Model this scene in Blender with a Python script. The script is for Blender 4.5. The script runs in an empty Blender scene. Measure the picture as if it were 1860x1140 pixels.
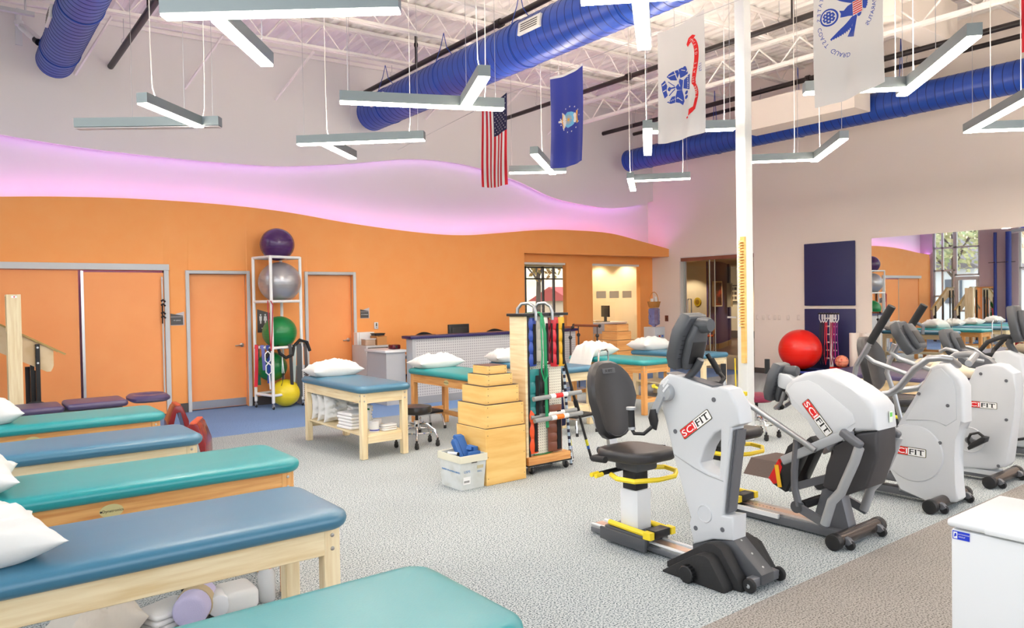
import bpy, bmesh, math, random
from mathutils import Vector, Matrix
C=bpy.context.scene
COL=C.collection
R=random.Random(7)
PI=math.pi
def V(*a): return Vector(a)
# ------------------------------------------------------------------ camera
H=1.6114
cam=bpy.data.cameras.new('camera'); co=bpy.data.objects.new('camera',cam); COL.objects.link(co)
cam.sensor_width=36; cam.lens=36*1343.07/1860; cam.clip_start=.05; cam.clip_end=400
yaw,pit,rol=[math.radians(a) for a in (37.56724,-1.0767,.93914)]
fw=V(math.sin(yaw)*math.cos(pit),math.cos(yaw)*math.cos(pit),math.sin(pit)); rt=V(math.cos(yaw),-math.sin(yaw),0); dn=fw.cross(rt)
r2=rt*math.cos(rol)+dn*math.sin(rol); d2=-rt*math.sin(rol)+dn*math.cos(rol)
m=Matrix.Identity(4)
for i in range(3): m[i][0]=r2[i]; m[i][1]=-d2[i]; m[i][2]=-fw[i]
m.translation=V(0,0,H); co.matrix_world=m
C.camera=co
# ------------------------------------------------------------------ world, exposure
C.view_settings.view_transform='Standard'; C.view_settings.look='None'; C.view_settings.gamma=1; C.view_settings.use_curve_mapping=False
C.view_settings.exposure=0.52
w=bpy.data.worlds.new('world'); C.world=w; w.use_nodes=True
nt=w.node_tree; nt.nodes.clear()
o=nt.nodes.new('ShaderNodeOutputWorld'); b=nt.nodes.new('ShaderNodeBackground'); tc=nt.nodes.new('ShaderNodeTexCoord'); nz=nt.nodes.new('ShaderNodeTexNoise'); rp=nt.nodes.new('ShaderNodeValToRGB')
nz.inputs['Scale'].default_value=2.2; nz.inputs['Detail'].default_value=5
rp.color_ramp.elements[0].color=(.80,.88,1,1); rp.color_ramp.elements[1].color=(1,1,1,1); rp.color_ramp.elements[0].position=.35; rp.color_ramp.elements[1].position=.7
nt.links.new(tc.outputs['Generated'],nz.inputs['Vector']); nt.links.new(nz.outputs['Fac'],rp.inputs['Fac']); nt.links.new(rp.outputs['Color'],b.inputs['Color'])
b.inputs['Strength'].default_value=2.4
nt.links.new(b.outputs[0],o.inputs[0])
LAMP=40.0; VIOLET=25.0; UP_FILL=70.0
# ------------------------------------------------------------------ materials
def _n(nt,t,**k):
    n=nt.nodes.new(t)
    for a,v in k.items(): setattr(n,a,v)
    return n
MATS={}
def srgb(c):
    return tuple(((x/255)/12.92 if x/255<=.04045 else ((x/255+.055)/1.055)**2.4) for x in c)
def mat(name,c,rough=.5,metal=0,kind=None,c2=None,sc=20,bump=0,coat=0,spec=.5,trans=0,alpha=1,stretch=None,lo=.35,hi=.65,emit=0,sheen=0,sub=0):
    """c, c2 are sRGB 0-255 colours of the thing itself"""
    if name in MATS: return MATS[name]
    m=bpy.data.materials.new(name); m.use_nodes=True; nt=m.node_tree; p=nt.nodes['Principled BSDF']
    c=srgb(c); p.inputs['Base Color'].default_value=(*c,1); p.inputs['Roughness'].default_value=rough; p.inputs['Metallic'].default_value=metal
    p.inputs['Coat Weight'].default_value=coat; p.inputs['Specular IOR Level'].default_value=spec; p.inputs['Transmission Weight'].default_value=trans
    p.inputs['Alpha'].default_value=alpha; p.inputs['Sheen Weight'].default_value=sheen
    if emit: p.inputs['Emission Color'].default_value=(*c,1); p.inputs['Emission Strength'].default_value=emit
    if kind:
        tc=_n(nt,'ShaderNodeTexCoord'); mp=_n(nt,'ShaderNodeMapping'); nt.links.new(tc.outputs['Object'],mp.inputs['Vector'])
        mp.inputs['Scale'].default_value=stretch or (1,1,1)
        if kind=='noise':
            t=_n(nt,'ShaderNodeTexNoise'); t.inputs['Scale'].default_value=sc; t.inputs['Detail'].default_value=4; out=t.outputs['Fac']
        elif kind=='voronoi':
            t=_n(nt,'ShaderNodeTexVoronoi'); t.inputs['Scale'].default_value=sc; out=t.outputs['Distance']
        elif kind=='wave':
            t=_n(nt,'ShaderNodeTexWave'); t.inputs['Scale'].default_value=sc; t.inputs['Distortion'].default_value=5; t.inputs['Detail'].default_value=3; t.inputs['Detail Scale'].default_value=1.2; out=t.outputs['Fac']
        nt.links.new(mp.outputs[0],t.inputs['Vector'])
        if c2:
            c2=srgb(c2); r=_n(nt,'ShaderNodeValToRGB'); e=r.color_ramp.elements; e[0].position=lo; e[1].position=hi; e[0].color=(*c,1); e[1].color=(*c2,1)
            nt.links.new(out,r.inputs['Fac']); nt.links.new(r.outputs['Color'],p.inputs['Base Color'])
        if bump:
            bp=_n(nt,'ShaderNodeBump'); bp.inputs['Strength'].default_value=bump; bp.inputs['Distance'].default_value=.01
            nt.links.new(out,bp.inputs['Height']); nt.links.new(bp.outputs[0],p.inputs['Normal'])
    MATS[name]=m; return m
def emat(name,c,s):
    m=bpy.data.materials.new(name); m.use_nodes=True; nt=m.node_tree; nt.nodes.clear()
    e=_n(nt,'ShaderNodeEmission'); o=_n(nt,'ShaderNodeOutputMaterial'); e.inputs[0].default_value=(*c,1); e.inputs[1].default_value=s; nt.links.new(e.outputs[0],o.inputs[0]); MATS[name]=m; return m
def glass(name,tint=(1,1,1),k=.08):
    m=bpy.data.materials.new(name); m.use_nodes=True; nt=m.node_tree; nt.nodes.clear()
    a=_n(nt,'ShaderNodeBsdfTransparent'); g=_n(nt,'ShaderNodeBsdfGlossy'); x=_n(nt,'ShaderNodeMixShader'); lw=_n(nt,'ShaderNodeLayerWeight'); pw=_n(nt,'ShaderNodeMath',operation='POWER'); f=_n(nt,'ShaderNodeMath',operation='MULTIPLY_ADD'); o=_n(nt,'ShaderNodeOutputMaterial')
    a.inputs[0].default_value=(*tint,1); g.inputs['Roughness'].default_value=.01; lw.inputs['Blend'].default_value=.5; pw.inputs[1].default_value=4; f.inputs[1].default_value=.8; f.inputs[2].default_value=.035; nt.links.new(lw.outputs['Facing'],pw.inputs[0]); nt.links.new(pw.outputs[0],f.inputs[0])
    nt.links.new(f.outputs[0],x.inputs[0]); nt.links.new(a.outputs[0],x.inputs[1]); nt.links.new(g.outputs[0],x.inputs[2]); nt.links.new(x.outputs[0],o.inputs[0]); MATS[name]=m; return m
def carpet(name,a,b_,c_):
    m=bpy.data.materials.new(name); m.use_nodes=True; nt=m.node_tree; p=nt.nodes['Principled BSDF']; p.inputs['Roughness'].default_value=.95; p.inputs['Specular IOR Level'].default_value=.1
    tc=_n(nt,'ShaderNodeTexCoord'); t=_n(nt,'ShaderNodeTexNoise'); t.inputs['Scale'].default_value=112; t.inputs['Detail'].default_value=3
    r=_n(nt,'ShaderNodeValToRGB'); e=r.color_ramp.elements; e[0].position=.36; e[0].color=(*srgb(a),1); e[1].position=.62; e[1].color=(*srgb(c_),1); q=e.new(.47); q.color=(*srgb(b_),1)
    t2=_n(nt,'ShaderNodeTexNoise'); t2.inputs['Scale'].default_value=1.1; t2.inputs['Detail'].default_value=3
    mx=_n(nt,'ShaderNodeMix'); mx.data_type='RGBA'; mx.blend_type='MULTIPLY'; r2_=_n(nt,'ShaderNodeValToRGB'); r2_.color_ramp.elements[0].color=(.9,.9,.9,1); r2_.color_ramp.elements[0].position=.3; r2_.color_ramp.elements[1].position=.7
    bp=_n(nt,'ShaderNodeBump'); bp.inputs['Strength'].default_value=.25; bp.inputs['Distance'].default_value=.004
    L=nt.links.new
    L(tc.outputs['Object'],t.inputs['Vector']); L(tc.outputs['Object'],t2.inputs['Vector']); L(t.outputs['Fac'],r.inputs['Fac']); L(t2.outputs['Fac'],r2_.inputs['Fac'])
    mx.inputs['Factor'].default_value=1; L(r.outputs['Color'],mx.inputs[6]); L(r2_.outputs['Color'],mx.inputs[7]); L(mx.outputs[2],p.inputs['Base Color']); L(t.outputs['Fac'],bp.inputs['Height']); L(bp.outputs[0],p.inputs['Normal'])
    MATS[name]=m; return m
def dots(name,c,c2,pitch,r,bump=0,axes=(0,2),rough=.5):
    """regular dot grid (perforations / embossing) in object space"""
    m=bpy.data.materials.new(name); m.use_nodes=True; nt=m.node_tree; p=nt.nodes['Principled BSDF']; p.inputs['Roughness'].default_value=rough; L=nt.links.new
    tc=_n(nt,'ShaderNodeTexCoord'); sp=_n(nt,'ShaderNodeSeparateXYZ'); L(tc.outputs['Object'],sp.inputs[0]); outs=[]
    for a in axes:
        d=_n(nt,'ShaderNodeMath',operation='DIVIDE'); d.inputs[1].default_value=pitch; L(sp.outputs[a],d.inputs[0])
        f=_n(nt,'ShaderNodeMath',operation='FRACT'); L(d.outputs[0],f.inputs[0]); s=_n(nt,'ShaderNodeMath',operation='SUBTRACT'); s.inputs[1].default_value=.5; L(f.outputs[0],s.inputs[0])
        q=_n(nt,'ShaderNodeMath',operation='POWER'); q.inputs[1].default_value=2; ab=_n(nt,'ShaderNodeMath',operation='ABSOLUTE'); L(s.outputs[0],ab.inputs[0]); L(ab.outputs[0],q.inputs[0]); outs.append(q)
    ad=_n(nt,'ShaderNodeMath',operation='ADD'); L(outs[0].outputs[0],ad.inputs[0]); L(outs[1].outputs[0],ad.inputs[1])
    lt=_n(nt,'ShaderNodeMath',operation='LESS_THAN'); lt.inputs[1].default_value=r*r; L(ad.outputs[0],lt.inputs[0])
    mx=_n(nt,'ShaderNodeMix'); mx.data_type='RGBA'; mx.inputs[6].default_value=(*srgb(c),1); mx.inputs[7].default_value=(*srgb(c2),1); L(lt.outputs[0],mx.inputs['Factor']); L(mx.outputs[2],p.inputs['Base Color'])
    if bump:
        bp=_n(nt,'ShaderNodeBump'); bp.inputs['Strength'].default_value=bump; bp.inputs['Distance'].default_value=.004; L(lt.outputs[0],bp.inputs['Height']); L(bp.outputs[0],p.inputs['Normal'])
    MATS[name]=m; return m
# ------------------------------------------------------------------ builders
class MB:
    def __init__(s): s.b=bmesh.new()
    def add(s,verts,faces):
        vs=[s.b.verts.new(v) for v in verts]
        for f in faces:
            try: s.b.faces.new([vs[i] for i in f])
            except ValueError: pass
        return s
    def box(s,x0,x1,y0,y1,z0,z1):
        v=[(x,y,z) for x in(x0,x1) for y in(y0,y1) for z in(z0,z1)]
        return s.add(v,[(0,1,3,2),(4,6,7,5),(0,4,5,1),(2,3,7,6),(0,2,6,4),(1,5,7,3)])
    def bar(s,a,b,w,h,up=(0,0,1)):
        """rectangular bar from a to b, w across, h along up"""
        a=Vector(a);b=Vector(b);d=(b-a).normalized();u=Vector(up)
        if abs(d.dot(u))>.98: u=V(1,0,0)
        x=d.cross(u).normalized();u=x.cross(d).normalized()
        v=[p+x*i*w/2+u*j*h/2 for p in(a,b) for i in(-1,1) for j in(-1,1)]
        return s.add(v,[(0,1,3,2),(4,6,7,5),(0,4,5,1),(2,3,7,6),(0,2,6,4),(1,5,7,3)])
    def tube(s,pts,r,n=10,cap=True):
        pts=[Vector(p) for p in pts]; rs=r if isinstance(r,(list,tuple)) else [r]*len(pts); N=len(pts); rings=[]
        u=None
        for i,p in enumerate(pts):
            d=((pts[min(i+1,N-1)]-p).normalized()+(p-pts[max(i-1,0)]).normalized())
            d=d.normalized() if d.length>1e-6 else (pts[min(i+1,N-1)]-pts[max(i-1,0)]).normalized()
            if u is None:
                u=V(0,0,1) if abs(d.z)<.9 else V(1,0,0)
            u=(u-d*u.dot(d)); u=u.normalized() if u.length>1e-6 else d.orthogonal().normalized()
            w=d.cross(u); rings.append([s.b.verts.new(p+(u*math.cos(t)+w*math.sin(t))*rs[i]) for t in [2*PI*k/n for k in range(n)]])
        for a,b in zip(rings,rings[1:]):
            for k in range(n): s.b.faces.new((a[k],a[(k+1)%n],b[(k+1)%n],b[k]))
        if cap:
            s.b.faces.new(rings[0][::-1]); s.b.faces.new(rings[-1])
        return s
    def cyl(s,a,b,r,n=16): return s.tube([a,b],r,n)
    def lathe(s,c,prof,n=20,axis='z',cap=True):
        """prof: (radius, height) pairs"""
        c=Vector(c); rings=[]
        for r,h in prof:
            ring=[]
            for k in range(n):
                t=2*PI*k/n; p=(r*math.cos(t),r*math.sin(t),h)
                if axis=='x': p=(p[2],p[0],p[1])
                if axis=='y': p=(p[0],p[2],-p[1])
                ring.append(s.b.verts.new(c+Vector(p)))
            rings.append(ring)
        for a,b in zip(rings,rings[1:]):
            for k in range(n): s.b.faces.new((a[k],a[(k+1)%n],b[(k+1)%n],b[k]))
        for ring,rev,(r,h) in ((rings[0],1,prof[0]),(rings[-1],0,prof[-1])):
            if r>1e-4 and cap and prof[0]!=prof[-1]: s.b.faces.new(ring[::-1] if rev else ring)
        return s
    def ball(s,c,r,n=24,m=16,sq=1):
        prof=[(r*math.sin(PI*(i if 0<i<m else (.002 if i==0 else m-.002))/m),-r*sq*math.cos(PI*i/m)) for i in range(m+1)]
        return s.lathe(c,prof,n)
    def prism(s,poly,axis,a0,a1,bev=0,seg=2):
        """2-D outline extruded along axis: x -> (y,z), y -> (x,z), z -> (x,y)"""
        def P(q,a): return {'x':(a,q[0],q[1]),'y':(q[0],a,q[1]),'z':(q[0],q[1],a)}[axis]
        t=MB(); n=len(poly); va=[t.b.verts.new(P(q,a0)) for q in poly]; vb=[t.b.verts.new(P(q,a1)) for q in poly]
        t.b.faces.new(va); t.b.faces.new(vb[::-1])
        for i in range(n): t.b.faces.new((va[i],vb[i],vb[(i+1)%n],va[(i+1)%n]))
        if bev:
            ed=[e for e in t.b.edges if e.verts[0] in va and e.verts[1] in va or e.verts[0] in vb and e.verts[1] in vb]
            bmesh.ops.bevel(t.b,geom=ed,offset=bev,segments=seg,affect='EDGES',profile=.5,clamp_overlap=True)
        return s.join(t)
    def join(s,t):
        me=bpy.data.meshes.new('t'); t.b.to_mesh(me); t.b.free(); s.b.from_mesh(me); bpy.data.meshes.remove(me); return s
    def slab(s,x0,x1,y0,y1,z0,z1,rc=.05,re=.02,n=6,crown=0,rh=None):
        """rounded upholstered pad"""
        re=min(re,(z1-z0)/2); prof=[]; rh=rh or re
        for i in range(5): t=PI/2*i/4; prof.append((re*(1-math.sin(t)),z0+re*(1-math.cos(t))))
        for i in range(6): t=PI/2*i/5; prof.append((rh*(1-math.cos(t)),z1-re*(1-math.sin(t))))
        rings=[]
        def ring(ins,z):
            out=[]; r=max(rc-ins,.002)
            for cx,cy,t0 in((x1-ins-r,y1-ins-r,0),(x0+ins+r,y1-ins-r,PI/2),(x0+ins+r,y0+ins+r,PI),(x1-ins-r,y0+ins+r,1.5*PI)):
                for k in range(n): t=t0+PI/2*k/(n-1); out.append(s.b.verts.new((cx+r*math.cos(t),cy+r*math.sin(t),z)))
            return out
        for ins,z in prof: rings.append(ring(ins,z))
        if crown: rings.append(ring(rh+.04,z1+crown*.6)); rings.append(ring(rh+.12,z1+crown))
        N=4*n
        for a,b in zip(rings,rings[1:]):
            for k in range(N): s.b.faces.new((a[k],a[(k+1)%N],b[(k+1)%N],b[k]))
        s.b.faces.new(rings[0][::-1]); s.b.faces.new(rings[-1]); return s
    def grid(s,f,nu,nv,closed=False):
        """surface f(u,v), u,v in 0..1"""
        g=[[s.b.verts.new(f(i/nu,j/nv)) for j in range(nv+1)] for i in range(nu+1)]
        for i in range(nu):
            for j in range(nv): s.b.faces.new((g[i][j],g[i+1][j],g[i+1][j+1],g[i][j+1]))
        return s
    def solid(s,t):
        bmesh.ops.recalc_face_normals(s.b,faces=s.b.faces); bmesh.ops.solidify(s.b,geom=s.b.faces[:],thickness=t); return s
    def xf(s,M): s.b.transform(M); return s
    def bevel(s,w,seg=2,ang=.5):
        bmesh.ops.remove_doubles(s.b,verts=s.b.verts,dist=1e-5)
        ed=[e for e in s.b.edges if len(e.link_faces)==2 and e.calc_face_angle(0)>ang]
        bmesh.ops.bevel(s.b,geom=ed,offset=w,segments=seg,affect='EDGES',profile=.5,clamp_overlap=True); return s
    def build(s,name,mt,parent=None,smooth=True,rel=True,label=None,stuff=False):
        bmesh.ops.recalc_face_normals(s.b,faces=s.b.faces)
        if parent is not None and rel: s.b.transform(Matrix.Translation(-wloc(parent)))
        me=bpy.data.meshes.new(name); s.b.to_mesh(me); s.b.free()
        for m_ in (mt if isinstance(mt,(list,tuple)) else [mt]): me.materials.append(m_)
        if smooth:
            me.polygons.foreach_set('use_smooth',[True]*len(me.polygons)); me.set_sharp_from_angle(angle=math.radians(38))
        o=bpy.data.objects.new(name,me); COL.objects.link(o)
        if parent is not None: o.parent=parent
        if label: o['label']=label
        if stuff: o['kind']='stuff'
        return o
def wloc(o):
    p=V(0,0,0)
    while o is not None: p+=o.location; o=o.parent
    return p
def thing(name,label,cat,loc=(0,0,0),rz=0,group=None):
    o=bpy.data.objects.new(name,None); COL.objects.link(o); o.location=loc; o.rotation_euler=(0,0,rz); o.empty_display_size=.1
    o['label']=label; o['category']=cat
    if group: o['group']=group
    return o
def tag(o,label,cat,group=None):
    o['label']=label; o['category']=cat
    if group: o['group']=group
    return o
def struct(o): o['kind']='structure'; return o
def setpos(o,loc):
    """move a single-mesh thing's origin to its base"""
    loc=Vector(loc); o.data.transform(Matrix.Translation(-loc)); o.location=loc; return o
KIDS={}
def kids(o): return [c for c in COL.objects if c.parent is o]
def dup(o,loc=None,rz=None,label=None,group=None,parent=None,ch=None):
    c=o.copy(); COL.objects.link(c)
    if parent is not None: c.parent=parent
    if loc is not None: c.location=loc
    if rz is not None: c.rotation_euler=(0,0,rz)
    if label: c['label']=label
    if group: c['group']=group
    for k in (ch or kids(o)): dup(k,parent=c)
    return c
def text_mb(body,size,depth=.001,spacing=1,shear=0,bold=0):
    cu=bpy.data.curves.new('t','FONT'); cu.body=body; cu.size=size; cu.align_x='CENTER'; cu.align_y='CENTER'; cu.extrude=depth; cu.space_character=spacing; cu.shear=shear; cu.offset=bold; cu.resolution_u=3
    o=bpy.data.objects.new('t',cu); COL.objects.link(o); dg=bpy.context.evaluated_depsgraph_get(); me=bpy.data.meshes.new_from_object(o.evaluated_get(dg)); t=MB(); t.b.from_mesh(me)
    bpy.data.objects.remove(o); bpy.data.curves.remove(cu); bpy.data.meshes.remove(me); return t
def frame(o,x,y):
    """matrix whose local x,y axes are the given directions at o"""
    x=Vector(x).normalized(); y=Vector(y); y=(y-x*y.dot(x)).normalized(); z=x.cross(y); m=Matrix.Identity(4)
    for i in range(3): m[i][0]=x[i]; m[i][1]=y[i]; m[i][2]=z[i]
    m.translation=Vector(o); return m
def smoothcurve(pts,n):
    """Catmull-Rom through (x,z) points"""
    out=[]
    P=[pts[0]]+list(pts)+[pts[-1]]
    for i in range(1,len(P)-2):
        p0,p1,p2,p3=[Vector(q) for q in P[i-1:i+3]]
        for k in range(n):
            t=k/n; out.append(.5*((2*p1)+(-p0+p2)*t+(2*p0-5*p1+4*p2-p3)*t*t+(-p0+3*p1-3*p2+p3)*t**3))
    out.append(Vector(P[-2])); return out
# ------------------------------------------------------------------ palette
WHITE=mat('painted_white_wall',(232,228,226),.75,kind='noise',sc=60,bump=.03)
WARM=mat('warm_white_wall',(246,235,225),.75,kind='noise',sc=60,bump=.03)
CREAM=mat('cream_wall',(232,214,180),.8,kind='noise',sc=60,bump=.03)
ORANGE=mat('orange_paint',(252,166,88),.55,kind='noise',c2=(252,170,94),sc=4,bump=.02)
ODOOR=mat('orange_door_paint',(251,162,92),.45,kind='noise',c2=(252,166,96),sc=3)
FRAMEG=mat('grey_frame_paint',(206,209,210),.45)
STEEL=mat('brushed_steel',(200,200,200),.28,1,kind='noise',sc=40,stretch=(1,1,30),bump=.02)
CHROME=mat('chrome',(225,225,228),.12,1)
BLACKP=mat('black_plastic',(24,24,26),.45)
RUBBER=mat('black_rubber',(30,30,31),.7,kind='noise',sc=80,bump=.15)
GREYPL=mat('charcoal_plastic',(72,74,78),.4,kind='noise',sc=200,bump=.04)
GREYMET=mat('grey_powder_coat',(105,107,112),.4,.3)
SILVER=mat('silver_tube',(165,167,170),.3,.8)
SHELL=mat('light_grey_shell',(200,203,206),.38)
SHELL2=mat('silver_arm',(170,174,178),.4,.35)
WHITEP=mat('white_plastic',(224,226,228),.35)
YELLOW=mat('yellow_plastic',(240,212,42),.45)
REDP=mat('red_plastic',(214,22,20),.4)
SEATB=mat('black_seat_vinyl',(50,48,49),.42,kind='noise',sc=150,bump=.05)
PINE=mat('pale_ash_wood',(240,224,186),.5,kind='noise',c2=(222,198,150),sc=3,stretch=(1,1,14),lo=.35,hi=.7)
OAK=mat('oak_wood',(232,176,108),.45,kind='noise',c2=(206,138,74),sc=3,stretch=(1,1,16),lo=.35,hi=.68)
PINEV=mat('pale_ash_leg',(240,224,186),.5,kind='noise',c2=(224,200,154),sc=3,stretch=(14,14,1),lo=.35,hi=.7)
OAKV=mat('oak_leg',(230,172,104),.45,kind='noise',c2=(206,140,76),sc=3,stretch=(16,16,1),lo=.35,hi=.68)
PLY=mat('birch_plywood',(242,204,128),.5,kind='noise',c2=(230,180,98),sc=2,stretch=(1,1,7),lo=.35,hi=.65)
PLYEDGE=mat('plywood_edge',(170,110,50),.6)
TEAL=mat('teal_vinyl',(10,142,146),.36,kind='noise',sc=160,bump=.04,spec=.85)
SLATE=mat('slate_blue_vinyl',(52,112,140),.38,kind='noise',sc=160,bump=.04,spec=.9)
PURPLE=mat('plum_navy_vinyl',(66,54,94),.36,kind='noise',sc=160,bump=.04,spec=.9)
NAVY=mat('navy_mat_vinyl',(40,44,92),.5,kind='noise',c2=(44,48,98),sc=300,bump=.1)
NAVYTOP=mat('navy_laminate',(38,28,84),.3)
LINEN=mat('white_pillowcase',(218,218,215),.8,kind='noise',sc=25,bump=.15,sheen=.2)
TOWEL=mat('white_towel',(238,236,234),.95,kind='noise',sc=220,bump=.4)
LILAC=mat('lilac_towel',(196,190,222),.95,kind='noise',sc=220,bump=.4)
GREYL=mat('grey_laminate',(178,180,184),.45)
DESKDOT=dots('embossed_grey_panel',(196,196,198),(160,160,164),.042,.3,bump=.6)
PEG=dots('pegboard',(232,228,210),(90,80,66),.0254,.16)
DUCT=mat('blue_duct_paint',(28,66,158),.35,kind='noise',sc=6,c2=(32,72,166))
DUCTSEAM=mat('dark_blue_seam',(16,36,104),.5)
DECK=mat('painted_deck',(242,236,230),.55,.0,kind='noise',sc=3,c2=(245,240,235))
PIPE=mat('black_pipe',(34,26,26),.4)
FIXG=mat('grey_aluminium_housing',(140,150,152),.4,.5)
DIFF=emat('lamp_diffuser',(1,.88,.74),LAMP); UPL_FILL=emat('added_uplight_glow',(1,.88,.76),UP_FILL)
DIFFOFF=mat('unlit_diffuser',(226,220,224),.5)
LEDV=emat('violet_led',(.72,.30,1.0),VIOLET); LEDV2=emat('violet_led_dim',(.72,.3,1.0),VIOLET*.17)
GLASS=glass('clear_glass'); 
MIRROR=mat('mirror_silver',(236,240,240),.01,1)
CARPET=carpet('speckled_grey_carpet',(46,60,68),(160,169,172),(200,205,205))
CARPETB=carpet('speckled_taupe_carpet',(92,88,84),(148,143,138),(170,164,158))
CARPETBLUE=carpet('blue_carpet',(88,118,166),(112,144,192),(142,170,210))
BROWNB=mat('dark_rubber_base',(74,70,68),.6)
# ------------------------------------------------------------------ setting
W=13.55; XL=-.9; YW=11.83; YF=-3.2
def zroof(x): return 5.80+.026*(x-1)
m=MB()
zone=[(YF,2.29,1),(2.29,9.33,0),(9.33,12.3,2)]
for y0,y1,i in zone:
    f0=len(m.b.faces); m.add([(XL-.2,y0,0),(W+.2,y0,0),(W+.2,y1,0),(XL-.2,y1,0)],[(0,1,2,3)])
    for f in list(m.b.faces)[f0:]: f.material_index=i
    m.b.faces.ensure_lookup_table()
m.add([(XL-.2,YF,-.1),(W+.2,YF,-.1),(W+.2,12.3,-.1),(XL-.2,12.3,-.1)],[(3,2,1,0)])
struct(m.build('floor',[CARPET,CARPETB,CARPETBLUE],smooth=False))
A=[(-.9,2.98),(0,3.03),(.631,3.082),(1.349,3.134),(2.278,3.169),(3.439,3.165),(4.482,3.108),(5.648,2.978),(6.96,2.882),(7.932,2.87),(8.994,2.968),(9.8,3.05),(10.623,3.085),(11.776,3.06),(12.745,2.9),(13.55,2.75)]
B=[(-.9,4.1),(0,4.0),(.66,3.933),(1.62,3.865),(2.7,3.838),(3.93,3.851),(4.56,3.886),(5.54,4.019),(6.3,4.15),(6.855,4.24),(7.57,4.282),(8.466,4.231),(9.43,4.053),(10.318,3.80),(11.11,3.701),(12.13,3.668),(13.05,3.8),(13.55,3.93)]
# orange front layer with door openings and the recess at the right; built in vertical strips
holes=[(.0,2.60,0,2.13),(2.95,3.81,0,2.09),(4.81,5.63,0,2.09),(9.44,W,0,2.57)]
ca=smoothcurve(A,8)
def za(x):
    for p,q in zip(ca,ca[1:]):
        if p[0]<=x<=q[0]: return p[1]+(q[1]-p[1])*(x-p[0])/max(q[0]-p[0],1e-6)
    return ca[-1][1]
xs=sorted(set([round(p[0],3) for p in ca]+[h[0] for h in holes]+[h[1] for h in holes]))
def yfront(x): return YW-(.30*((x-9.6)/(W-9.6))**1.5 if x>9.6 else 0)
m=MB()
for x0,x1 in zip(xs,xs[1:]):
    if x0<XL: continue
    xm=(x0+x1)/2; zb=0
    for h in holes:
        if h[0]<xm<h[1]: zb=h[3]
    for yy in (0,1):
        v=[(x0,yfront(x0)+.06*yy,zb),(x1,yfront(x1)+.06*yy,zb),(x1,yfront(x1)+.06*yy,za(x1)),(x0,yfront(x0)+.06*yy,za(x0))]
        m.add(v,[(0,1,2,3)])
    m.add([(x0,yfront(x0),za(x0)),(x1,yfront(x1),za(x1)),(x1,yfront(x1)+.06,za(x1)),(x0,yfront(x0)+.06,za(x0))],[(0,1,2,3)])
    if zb>2.3: m.add([(x0,yfront(x0),zb),(x1,yfront(x1),zb),(x1,12.06,zb),(x0,12.06,zb)],[(0,1,2,3)])
for h in holes[:3]:
    for x in h[:2]: m.add([(x,YW,0),(x,YW+.06,0),(x,YW+.06,h[3]),(x,YW,h[3])],[(0,1,2,3)])
    m.add([(h[0],YW,h[3]),(h[1],YW,h[3]),(h[1],YW+.06,h[3]),(h[0],YW+.06,h[3])],[(0,1,2,3)])
m.add([(9.44,YW,0),(9.44,12.06,0),(9.44,12.06,2.57),(9.44,YW,2.57)],[(0,1,2,3)])
bmesh.ops.remove_doubles(m.b,verts=m.b.verts,dist=1e-4)
struct(m.build('wall_back_lower',ORANGE))
# recess wall, orange, with two glazed openings
m=MB()
def wallrect(m,x0,x1,z0,z1,y): m.box(x0,x1,y,y+.12,z0,z1)
for a in ((9.3,9.46,0,2.6),(9.46,10.78,0,.75),(9.46,10.78,2.40,2.6),(10.78,11.56,0,2.6),(11.56,13.12,0,.1),(11.56,13.12,2.40,2.6),(13.12,W,0,2.6)): wallrect(m,*a,12.05)
struct(m.build('wall_back_recess',ORANGE,smooth=False))
# upper white layer overhanging the recessed middle band along a second wave
cb=smoothcurve(B,8); m=MB()
for p,q in zip(cb,cb[1:]):
    for yy in (12.0,12.06): m.add([(p[0],yy,p[1]),(q[0],yy,q[1]),(q[0],yy,6.5),(p[0],yy,6.5)],[(0,1,2,3)])
    m.add([(p[0],12.0,p[1]),(q[0],12.0,q[1]),(q[0],12.06,q[1]),(p[0],12.06,p[1])],[(0,1,2,3)])
bmesh.ops.remove_doubles(m.b,verts=m.b.verts,dist=1e-4)
struct(m.build('wall_back_upper',WHITE))
m=MB().box(XL-.2,W+.2,12.17,12.44,2.62,4.9); m.box(XL-.2,9.3,12.17,12.44,0,2.62)
struct(m.build('wall_back',WHITE,smooth=False))
# violet cove strips tucked behind the two wave tops
def led(curve,dz,name,yf,mt=LEDV):
    m=MB(); curve=[p for p in curve if p[0]<W-.25]
    for p,q in zip(curve,curve[1:]):
        y0=yf(p[0]);y1=yf(q[0])
        m.add([(p[0],y0,p[1]-dz),(q[0],y1,q[1]-dz),(q[0],y1+.025,q[1]-dz),(p[0],y0+.025,p[1]-dz)],[(0,1,2,3)])
    o=m.build(name,mt,smooth=False); return o
tag(led(ca,.02,'led_strip',lambda x:yfront(x)+.075),'violet light strip glowing behind the top of the orange wave wall','light strip')
tag(led(cb,-.03,'led_strip',lambda x:12.07,LEDV2),'violet light strip glowing behind the lower edge of the upper white wave','light strip')
# right wall with the lobby opening
m=MB()
OP=(9.24,11.2,2.53)
m.box(W,W+.2,YF,OP[0],0,6.6); m.box(W,W+.2,OP[1],12.3,0,6.6); m.box(W,W+.2,OP[0],OP[1],OP[2],6.6)
struct(m.build('wall_right',WARM,smooth=False))
m=MB().box(W-.012,W,YF,OP[0],0,.11); m.box(W-.012,W,OP[1],11.9,0,.11)
struct(m.build('baseboard_right',BROWNB,smooth=False))
m=MB().box(2.65,2.93,YW-.012,YW,0,.14); m.box(3.87,4.75,YW-.012,YW,0,.14); m.box(5.69,9.44,YW-.012,YW,0,.14)
struct(m.build('baseboard_back',BROWNB,smooth=False))
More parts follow.
